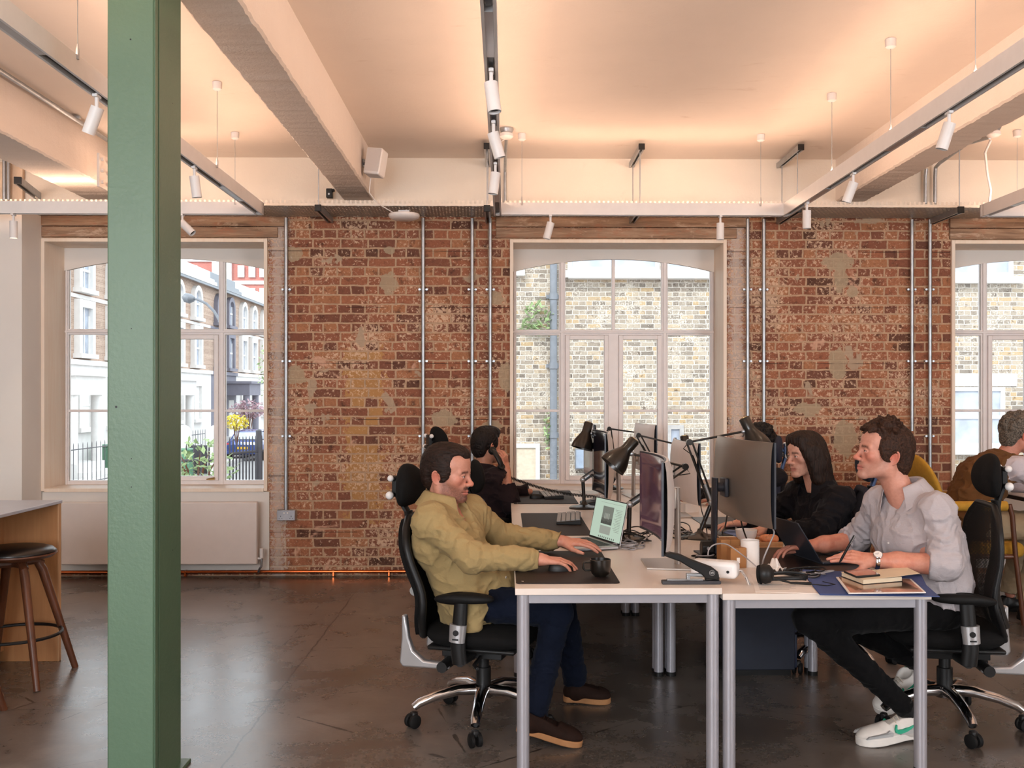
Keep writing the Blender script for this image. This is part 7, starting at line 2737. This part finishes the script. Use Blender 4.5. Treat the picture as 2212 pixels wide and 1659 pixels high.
for a, b, c in (('hipL', 'knL', 'anL'), ('hipR', 'knR', 'anR')):
    s.cap(J[a], J[b], .07, .05, .03).cap(J[b], J[c], .046, .034, .02)
for a, b, c in (('shL', 'elL', 'wrL'), ('shR', 'elR', 'wrR')):
    s.cap(J[a], J[b], .038, .032, .02).cap(J[b], J[c], .03, .022, .02)
v, q = s.mesh()
B.add(v, q, skin_cols(v, '#d2a08a'))
for wr, th, sd_ in (('wrL', -1, 1), ('wrR', 1, 2)):
    w_ = Vector(J[wr])
    s = SDF(*bounds([w_ + Vector((.06, 0, 0)), w_ + Vector((-.19, 0, 0))], .06), .0028)
    hand(s, w_, (-1, 0, -.1), (0, 0, 1), th, sc=.9)
    v, q = s.mesh()
    B.add(v, q, skin_cols(v, '#d2a08a', seed=sd_))
B.build(p3)
BLS = cloth_mat('black_blouse', '#110f14', 900, .4, .15, rough=.6, slub=False)
s = SDF(*bounds([Vector(J[k]) for k in ('neck', 'pelvis', 'shL', 'shR', 'elL', 'elR', 'wrL', 'wrR')], .15), .006)
torso(s, J, .012, .04, w=.92)
for a, b, c in (('shL', 'elL', 'wrL'), ('shR', 'elR', 'wrR')):
    s.cap(J[a], J[b], .068, .066, .03).cap(J[b], J[c], .062, .05, .02)
    dd = (Vector(J[c]) - Vector(J[b])).normalized()
    s.plane(Vector(J[c]) - dd * .02, dd, .08)
s.cap(Vector(J['neck']) + Vector((-.01, 0, .03)), Vector(J['neck']) + Vector((-.12, -.03, -.07)), .05, .012, .01, 'sub')
s.disp(wrinkle(.016, .006, (8, 8, 9), (22, 22, 24), 23))
for a, b in (('shL', 'elL'), ('elL', 'wrL')):
    s.disp(sleeve_folds(J[a], J[b], 5, .010, 8))
v, q = s.mesh()
bl = np_mesh('blouse', v, q, BLS, p3)
collar(bl, BLS, Vector(J['neck']) + Vector((-.008, 0, .012)), Vector((-.15, 0, 1)), Vector((-.95, -.3, 0)), .060, 80, .030, .05, .04)
trousers(p3, J, BLS, r=(.085, .066, .06, .05), seed=17)
s = hair_grid(lo=(-.20, -.15, -.36), hi=(.13, .15, .17), h=.0032)
s.ell((-.018, 0, .042), (.100, .082, .086), .02)
s.ell((-.055, 0, -.02), (.068, .080, .095), .04)
s.ell((.034, 0, .082), (.062, .066, .044), .03)
for y in (-1, 1):
    s.cap((.060, y * .040, .088), (.040, y * .074, .0), .020, .018, .02).cap((.040, y * .074, .0), (-.006, y * .080, -.13), .015, .022, .02)
for y in (-1, 1):
    s.cap((.012, y * .072, .03), (-.012, y * .080, -.14), .030, .027, .03)
    s.cap((-.022, y * .078, .02), (-.03, y * .082, -.06), .026, .026, .02)
    s.cap((-.045, y * .06, -.05), (-.075, y * .075, -.22), .040, .026, .03)
    s.cap((-.075, y * .075, -.22), (-.10, y * .07, -.31), .026, .014, .02)
s.cap((-.075, 0, -.04), (-.125, .0, -.20), .05, .04, .04, side=(0, 1, 0), ratio=1.6)
s.cap((-.125, 0, -.20), (-.145, 0, -.32), .034, .016, .04, side=(0, 1, 0), ratio=1.8)
s.ell((.118, 0, -.030), (.072, .056, .108), .006, 'sub')
s.ell((.055, 0, -.13), (.06, .05, .09), .02, 'sub')
s.disp(strands((120, 150, 10), .006, 4))
s.disp(strands((280, 300, 22), .003, 6))
hair_obj(p3, s, fr3, hair_mat('long_brown_hair', '#150d0a', '#33221a', (1, 1, .12)))

# ================================================================== phone caller
p4 = thing('person', 'dark-haired person in a dark jacket with back turned, holding a telephone receiver', 'person', (-.12, 7.0, 0))
fr4 = head_frame((-.135, 7.0, 1.112), 44, -4, -4, 1.02)
J = dict(neck=(-.16, 6.99, .935), chest=(-.15, 6.98, .78), waist=(-.14, 6.97, .65), pelvis=(-.13, 6.96, .56),
         shL=(-.24, 7.12, .88), shR=(-.06, 6.85, .885), hipL=(-.16, 7.05, .55), hipR=(-.08, 6.88, .55),
         elR=(.035, 6.80, .71), wrR=(.005, 6.865, .955), elL=(-.02, 7.28, .72), wrL=(.18, 7.24, .76), knL=(.2, 7.2, .54), knR=(.28, 7.0, .54), anL=(.2, 7.2, .1), anR=(.28, 7.0, .1))
B = Body()
s = head_sdf(neck=to_local(Vector(J['neck']) + Vector((0, 0, -.03)), fr4), h=.0032, neck_r=(.050, .055))
v, q = s.mesh()
B.add(to_world(v, fr4), q, head_colors(v, '#c98f74', '#a85f52', '#1a1210'))
w_ = Vector(J['wrR'])
s = SDF(*bounds([w_ + Vector((0, 0, -.2)), w_ + Vector((-.05, .03, .2)), w_ + Vector((.07, 0, 0))], .06), .0026)
s.cap(Vector(J['elR']).lerp(w_, .3), w_, .034, .026, .02)
hand(s, w_, (-.16, .02, 1), (.75, -.5, .2), 1, (34, 38, 24), 6, tdir=(-.75, -.5, .55), tbend=(-.4, -.2, .9))
v, q = s.mesh()
B.add(v, q, skin_cols(v, '#cd937a', seed=6))
s = SDF(*bounds(list(J.values()), .16), .011)
torso(s, J, -.02)
for a, b, c in (('hipL', 'knL', 'anL'), ('hipR', 'knR', 'anR')):
    s.cap(J[a], J[b], .07, .05, .03).cap(J[b], J[c], .046, .034, .02)
for a, b, c in (('shL', 'elL', 'wrL'), ('shR', 'elR', 'wrR')):
    s.cap(J[a], J[b], .04, .034, .02).cap(J[b], J[c], .032, .024, .02)
v, q = s.mesh()
B.add(v, q, skin_cols(v, '#c98f74'))
B.build(p4)
JK = cloth_mat('dark_plum_jacket', '#251c1f', 900, .35, .12, slub=False)
s = SDF(*bounds([Vector(J[k]) for k in ('neck', 'pelvis', 'shL', 'shR', 'elL', 'elR', 'wrL', 'wrR')], .15), .0065)
torso(s, J, .020, .04)
s.cap(J['pelvis'], Vector(J['pelvis']) - Vector((0, 0, .06)), .135, .135, .03, side=(.5, -.8, 0), ratio=1.25)
for a, b, c, t_ in (('shL', 'elL', 'wrL', .95), ('shR', 'elR', 'wrR', .55)):
    e, w_ = Vector(J[b]), Vector(J[c])
    s.cap(J[a], e, .068, .062, .03).cap(e, e.lerp(w_, t_), .060, .056, .02)
    s.plane(e.lerp(w_, t_), w_ - e, .08)
s.disp(wrinkle(.014, .005, (8, 8, 9), (22, 22, 24), 33))
v, q = s.mesh()
jk = np_mesh('jacket', v, q, JK, p4)
collar(jk, JK, Vector(J['neck']) + Vector((.01, 0, .012)), Vector((.1, .1, 1)), Vector((.72, .7, 0)), .064, 90, .035, .05, .04)
lp = MB()
for (x, y, z), (x2, y2, z2) in (((.0, 6.835, .90), (.035, 6.835, .80)),):
    lp.prism([(x - .03, y, z), (x + .02, y - .012, z - .02), (x2 + .012, y2 - .012, z2 - .01), (x2 - .01, y2, z2)], (0, -.006, 0), (0, .002, 0))
part('scarf_print', lp, simple('patterned_scarf', '#8a7460', .8, 0, .5, 60), jk, world=True)
trousers(p4, J, BLK, seed=27)
s = hair_grid(lo=(-.19, -.14, -.16), hi=(.15, .14, .19), h=.0032)
s.ell((-.020, 0, .048), (.104, .086, .090), .02)
s.ell((.040, 0, .098), (.066, .062, .040), .03)
s.ell((-.075, 0, -.01), (.046, .066, .080), .03)
for y in (-1, 1):
    s.ell((-.004, y * .068, .014), (.040, .015, .044), .02)
    s.ell((-.020, y * .095, -.022), (.022, .030, .032), .006, 'sub')
s.ell((.108, 0, -.010), (.070, .115, .084), .008, 'sub')
s.ell((.03, 0, -.10), (.080, .12, .085), .01, 'sub')
s.plane((-.06, 0, -.080), (.15, 0, -1), .2)
s.disp(strands((70, 90, 60), .006, 5))
hair_obj(p4, s, fr4, hair_mat('black_hair', '#0b0808', '#231917'))
rc = thing('telephone_receiver', 'black telephone receiver held to the ear of the phone caller', 'telephone', (.0, 6.885, 1.06))
fa, fb = P(1064, 973, 6.86), P(1083, 1008, 6.83)
ud = (fa - fb).normalized()
od = Vector((.55, -.75, .2))
od = (od - ud * od.dot(ud)).normalized()
part('grip', MB().tube([fa, fa.lerp(fb, .15) + od * .010, fa.lerp(fb, .5) + od * .013, fa.lerp(fb, .85) + od * .010, fb], [.014, .016, .016, .016, .014], 12, sx=1.3), M['black'], rc, world=True)
part('earpiece', MB().tube([fa + od * .012, fa - od * .02], .026, 18), M['black'], rc, world=True, bevel=.003)
part('mouthpiece', MB().tube([fb + od * .012, fb - od * .018], .025, 18), M['black'], rc, world=True, bevel=.003)

# ================================================================== curly-haired person behind the dark-silver monitor
p5 = thing('person', 'person with bushy black curls, mostly hidden behind the dark-silver monitor', 'person', (1.78, 6.95, 0))
fr5 = head_frame((1.795, 6.95, 1.12), 180 + 10, -3, 0, 1.0)
J = dict(neck=(1.84, 6.95, .95), chest=(1.85, 6.95, .79), waist=(1.86, 6.95, .65), pelvis=(1.87, 6.95, .56),
         shL=(1.88, 6.78, .89), shR=(1.80, 7.12, .89), hipL=(1.83, 6.86, .55), hipR=(1.83, 7.04, .55),
         elL=(1.70, 6.72, .74), wrL=(1.47, 6.80, .745), elR=(1.62, 7.16, .74), wrR=(1.42, 7.05, .745), knL=(1.45, 6.85, .54), knR=(1.45, 7.05, .54), anL=(1.55, 6.85, .1), anR=(1.55, 7.05, .1))
B = Body()
s = head_sdf(neck=to_local(Vector(J['neck']) + Vector((0, 0, -.03)), fr5), h=.0036, neck_r=(.050, .055))
v, q = s.mesh()
B.add(to_world(v, fr5), q, head_colors(v, '#9a6a52', '#8a4a42', '#1a1210'))
s = SDF(*bounds(list(J.values()), .16), .012)
torso(s, J, -.015)
for a, b, c in (('hipL', 'knL', 'anL'), ('hipR', 'knR', 'anR')):
    s.cap(J[a], J[b], .07, .05, .03).cap(J[b], J[c], .046, .034, .02)
for a, b, c in (('shL', 'elL', 'wrL'), ('shR', 'elR', 'wrR')):
    s.cap(J[a], J[b], .04, .034, .02).cap(J[b], J[c], .032, .024, .02)
v, q = s.mesh()
B.add(v, q, skin_cols(v, '#9a6a52'))
for wr, th in (('wrL', -1), ('wrR', 1)):
    w_ = Vector(J[wr])
    s = SDF(*bounds([w_ + Vector((.06, 0, 0)), w_ + Vector((-.19, 0, 0))], .06), .0032)
    hand(s, w_, (-1, 0, -.1), (0, 0, 1), th)
    v, q = s.mesh()
    B.add(v, q, skin_cols(v, '#9a6a52'))
B.build(p5)
s = SDF(*bounds([Vector(J[k]) for k in ('neck', 'pelvis', 'shL', 'shR', 'elL', 'elR', 'wrL', 'wrR')], .15), .008)
torso(s, J, .014, .04)
for a, b, c in (('shL', 'elL', 'wrL'), ('shR', 'elR', 'wrR')):
    s.cap(J[a], J[b], .066, .06, .03).cap(J[b], Vector(J[b]).lerp(Vector(J[c]), .9), .056, .05, .02)
s.disp(wrinkle(.012, .004, (8, 8, 9), (22, 22, 24), 43))
v, q = s.mesh()
np_mesh('jumper', v, q, BLS, p5)
trousers(p5, J, BLK, seed=37)
s = hair_grid(lo=(-.20, -.17, -.17), hi=(.14, .17, .21), h=.0036)
s.ell((-.025, 0, .040), (.118, .105, .105), .02)
s.ell((.115, 0, -.015), (.080, .115, .085), .01, 'sub')
rd = random.Random(8)
for k in range(150):
    d = Vector((rd.gauss(0, 1), rd.gauss(0, 1), rd.gauss(0, 1))).normalized()
    if d.z < -.6 or (d.x > .45 and d.z < .55):
        continue
    s.ell(Vector((-.025, 0, .040)) + Vector((d.x * .115, d.y * .102, d.z * .103)), rd.uniform(.014, .024), .006)
s.disp(strands((90, 90, 90), .009, 5))
hair_obj(p5, s, fr5, hair_mat('black_curly_hair', '#070505', '#1c1412'))

# ================================================================== man in the brown gilet (far right, facing +X)
p6 = thing('person', 'grey-haired man in a brown gilet and beige trousers leaning over the side desk', 'person', (3.15, 6.5, 0))
fr6 = head_frame((3.445, 6.46, 1.215), 2, -14, 0, 1.06)
J = dict(neck=(3.33, 6.48, 1.06), chest=(3.20, 6.49, .92), waist=(3.13, 6.50, .76), pelvis=(3.10, 6.5, .63),
         shL=(3.36, 6.66, 1.00), shR=(3.33, 6.30, 1.00), hipL=(3.12, 6.60, .62), hipR=(3.12, 6.40, .62),
         elR=(3.52, 6.22, .86), wrR=(3.78, 6.36, .835), elL=(3.55, 6.74, .86), wrL=(3.78, 6.62, .835), knL=(3.55, 6.62, .60), knR=(3.53, 6.36, .60), anL=(3.45, 6.62, .12), anR=(3.42, 6.36, .12))
B = Body()
s = head_sdf(neck=to_local(Vector(J['neck']) + Vector((-.01, 0, -.03)), fr6), h=.003)
v, q = s.mesh()
B.add(to_world(v, fr6), q, head_colors(v, '#c98a74', '#b0625a', '#5a4a40', '#8a7a70', .5, red=.6))
s = SDF(*bounds(list(J.values()), .17), .011)
torso(s, J, -.012)
for a, b, c in (('hipL', 'knL', 'anL'), ('hipR', 'knR', 'anR')):
    s.cap(J[a], J[b], .072, .05, .03).cap(J[b], J[c], .048, .036, .02)
for a, b, c in (('shL', 'elL', 'wrL'), ('shR', 'elR', 'wrR')):
    s.cap(J[a], J[b], .04, .034, .02).cap(J[b], J[c], .032, .024, .02)
v, q = s.mesh()
B.add(v, q, skin_cols(v, '#c98a74'))
for wr, th in (('wrL', 1), ('wrR', -1)):
    w_ = Vector(J[wr])
    s = SDF(*bounds([w_ + Vector((-.06, 0, 0)), w_ + Vector((.19, 0, 0))], .06), .003)
    hand(s, w_, (1, 0, -.1), (0, 0, 1), -1 if wr == 'wrR' else 1)
    v, q = s.mesh()
    B.add(v, q, skin_cols(v, '#c98a74'))
B.build(p6)
WSH = cloth_mat('white_shirt_cotton', '#cfc6cc', 900, .4, .04)
s = SDF(*bounds([Vector(J[k]) for k in ('neck', 'pelvis', 'shL', 'shR', 'elL', 'elR', 'wrL', 'wrR')], .15), .0065)
torso(s, J, .010, .04)
for a, b, c in (('shL', 'elL', 'wrL'), ('shR', 'elR', 'wrR')):
    s.cap(J[a], J[b], .066, .062, .03).cap(J[b], J[c], .058, .042, .02)
    dd = (Vector(J[c]) - Vector(J[b])).normalized()
    s.plane(Vector(J[c]) - dd * .01, dd, .08)
s.disp(wrinkle(.014, .005, (8, 8, 9), (22, 22, 24), 53))
v, q = s.mesh()
ws = np_mesh('shirt', v, q, WSH, p6)
GIL = cloth_mat('brown_gilet', '#6b4a2c', 900, .4, .08)
s = SDF(*bounds([Vector(J[k]) for k in ('neck', 'pelvis', 'shL', 'shR')], .22), .0065)
torso(s, J, .028, .045)
s.cap(Vector(J['pelvis']), Vector(J['pelvis']) + Vector((.02, 0, .06)), .16, .155, .03, side=(0, 1, 0), ratio=1.25)
for a, sg in (('shL', 1), ('shR', -1)):
    s.plane(Vector(J[a]) + Vector((0, sg * -.01, 0)), (.15, sg, .05), .14)
s.disp(wrinkle(.016, .006, (7, 7, 9), (20, 20, 24), 63))
v, q = s.mesh()
gl = np_mesh('gilet', v, q, GIL, p6)
collar(gl, GIL, Vector(J['neck']) + Vector((.015, 0, -.005)), Vector((.45, 0, 1)), Vector((1, 0, 0)), .074, 70, .03, .045, .02)
trousers(p6, J, cloth_mat('beige_chino', '#b3a083', 900, .35, .05), r=(.098, .078, .072, .062), seed=47)
for y in (6.36, 6.62):
    shoe(p6, (3.37, y, .0), (3.64, y, 0), (0, 0, 1), 'shoe', (M['black'], M['black_soft'], M['black']), h=.10)
s = hair_grid(lo=(-.20, -.15, -.17), hi=(.14, .15, .20), h=.0032)
s.ell((-.024, 0, .046), (.108, .090, .094), .02)
s.ell((-.078, 0, -.02), (.050, .072, .088), .03)
for y in (-1, 1):
    s.ell((-.005, y * .070, .012), (.038, .017, .045), .02)
    s.ell((-.020, y * .098, -.022), (.022, .030, .032), .006, 'sub')
s.ell((.104, 0, -.012), (.068, .115, .080), .008, 'sub')
s.ell((.03, 0, -.10), (.080, .12, .085), .01, 'sub')
for k in range(110):
    d = Vector((rd.gauss(-.3, 1), rd.gauss(0, 1), rd.gauss(.3, 1))).normalized()
    if d.z < -.75 or (d.x > .4 and d.z < .6):
        continue
    if abs(d.y) > .75 and d.z < .1 and d.x > -.45:
        continue
    s.ell(Vector((-.028, 0, .03)) + Vector((d.x * .108, d.y * .086, d.z * .105)), rd.uniform(.011, .018), .006)
s.disp(strands((80, 80, 80), .009, 7))
hair_obj(p6, s, fr6, hair_mat('grey_curly_hair', '#1f1a17', '#8b7f72'))
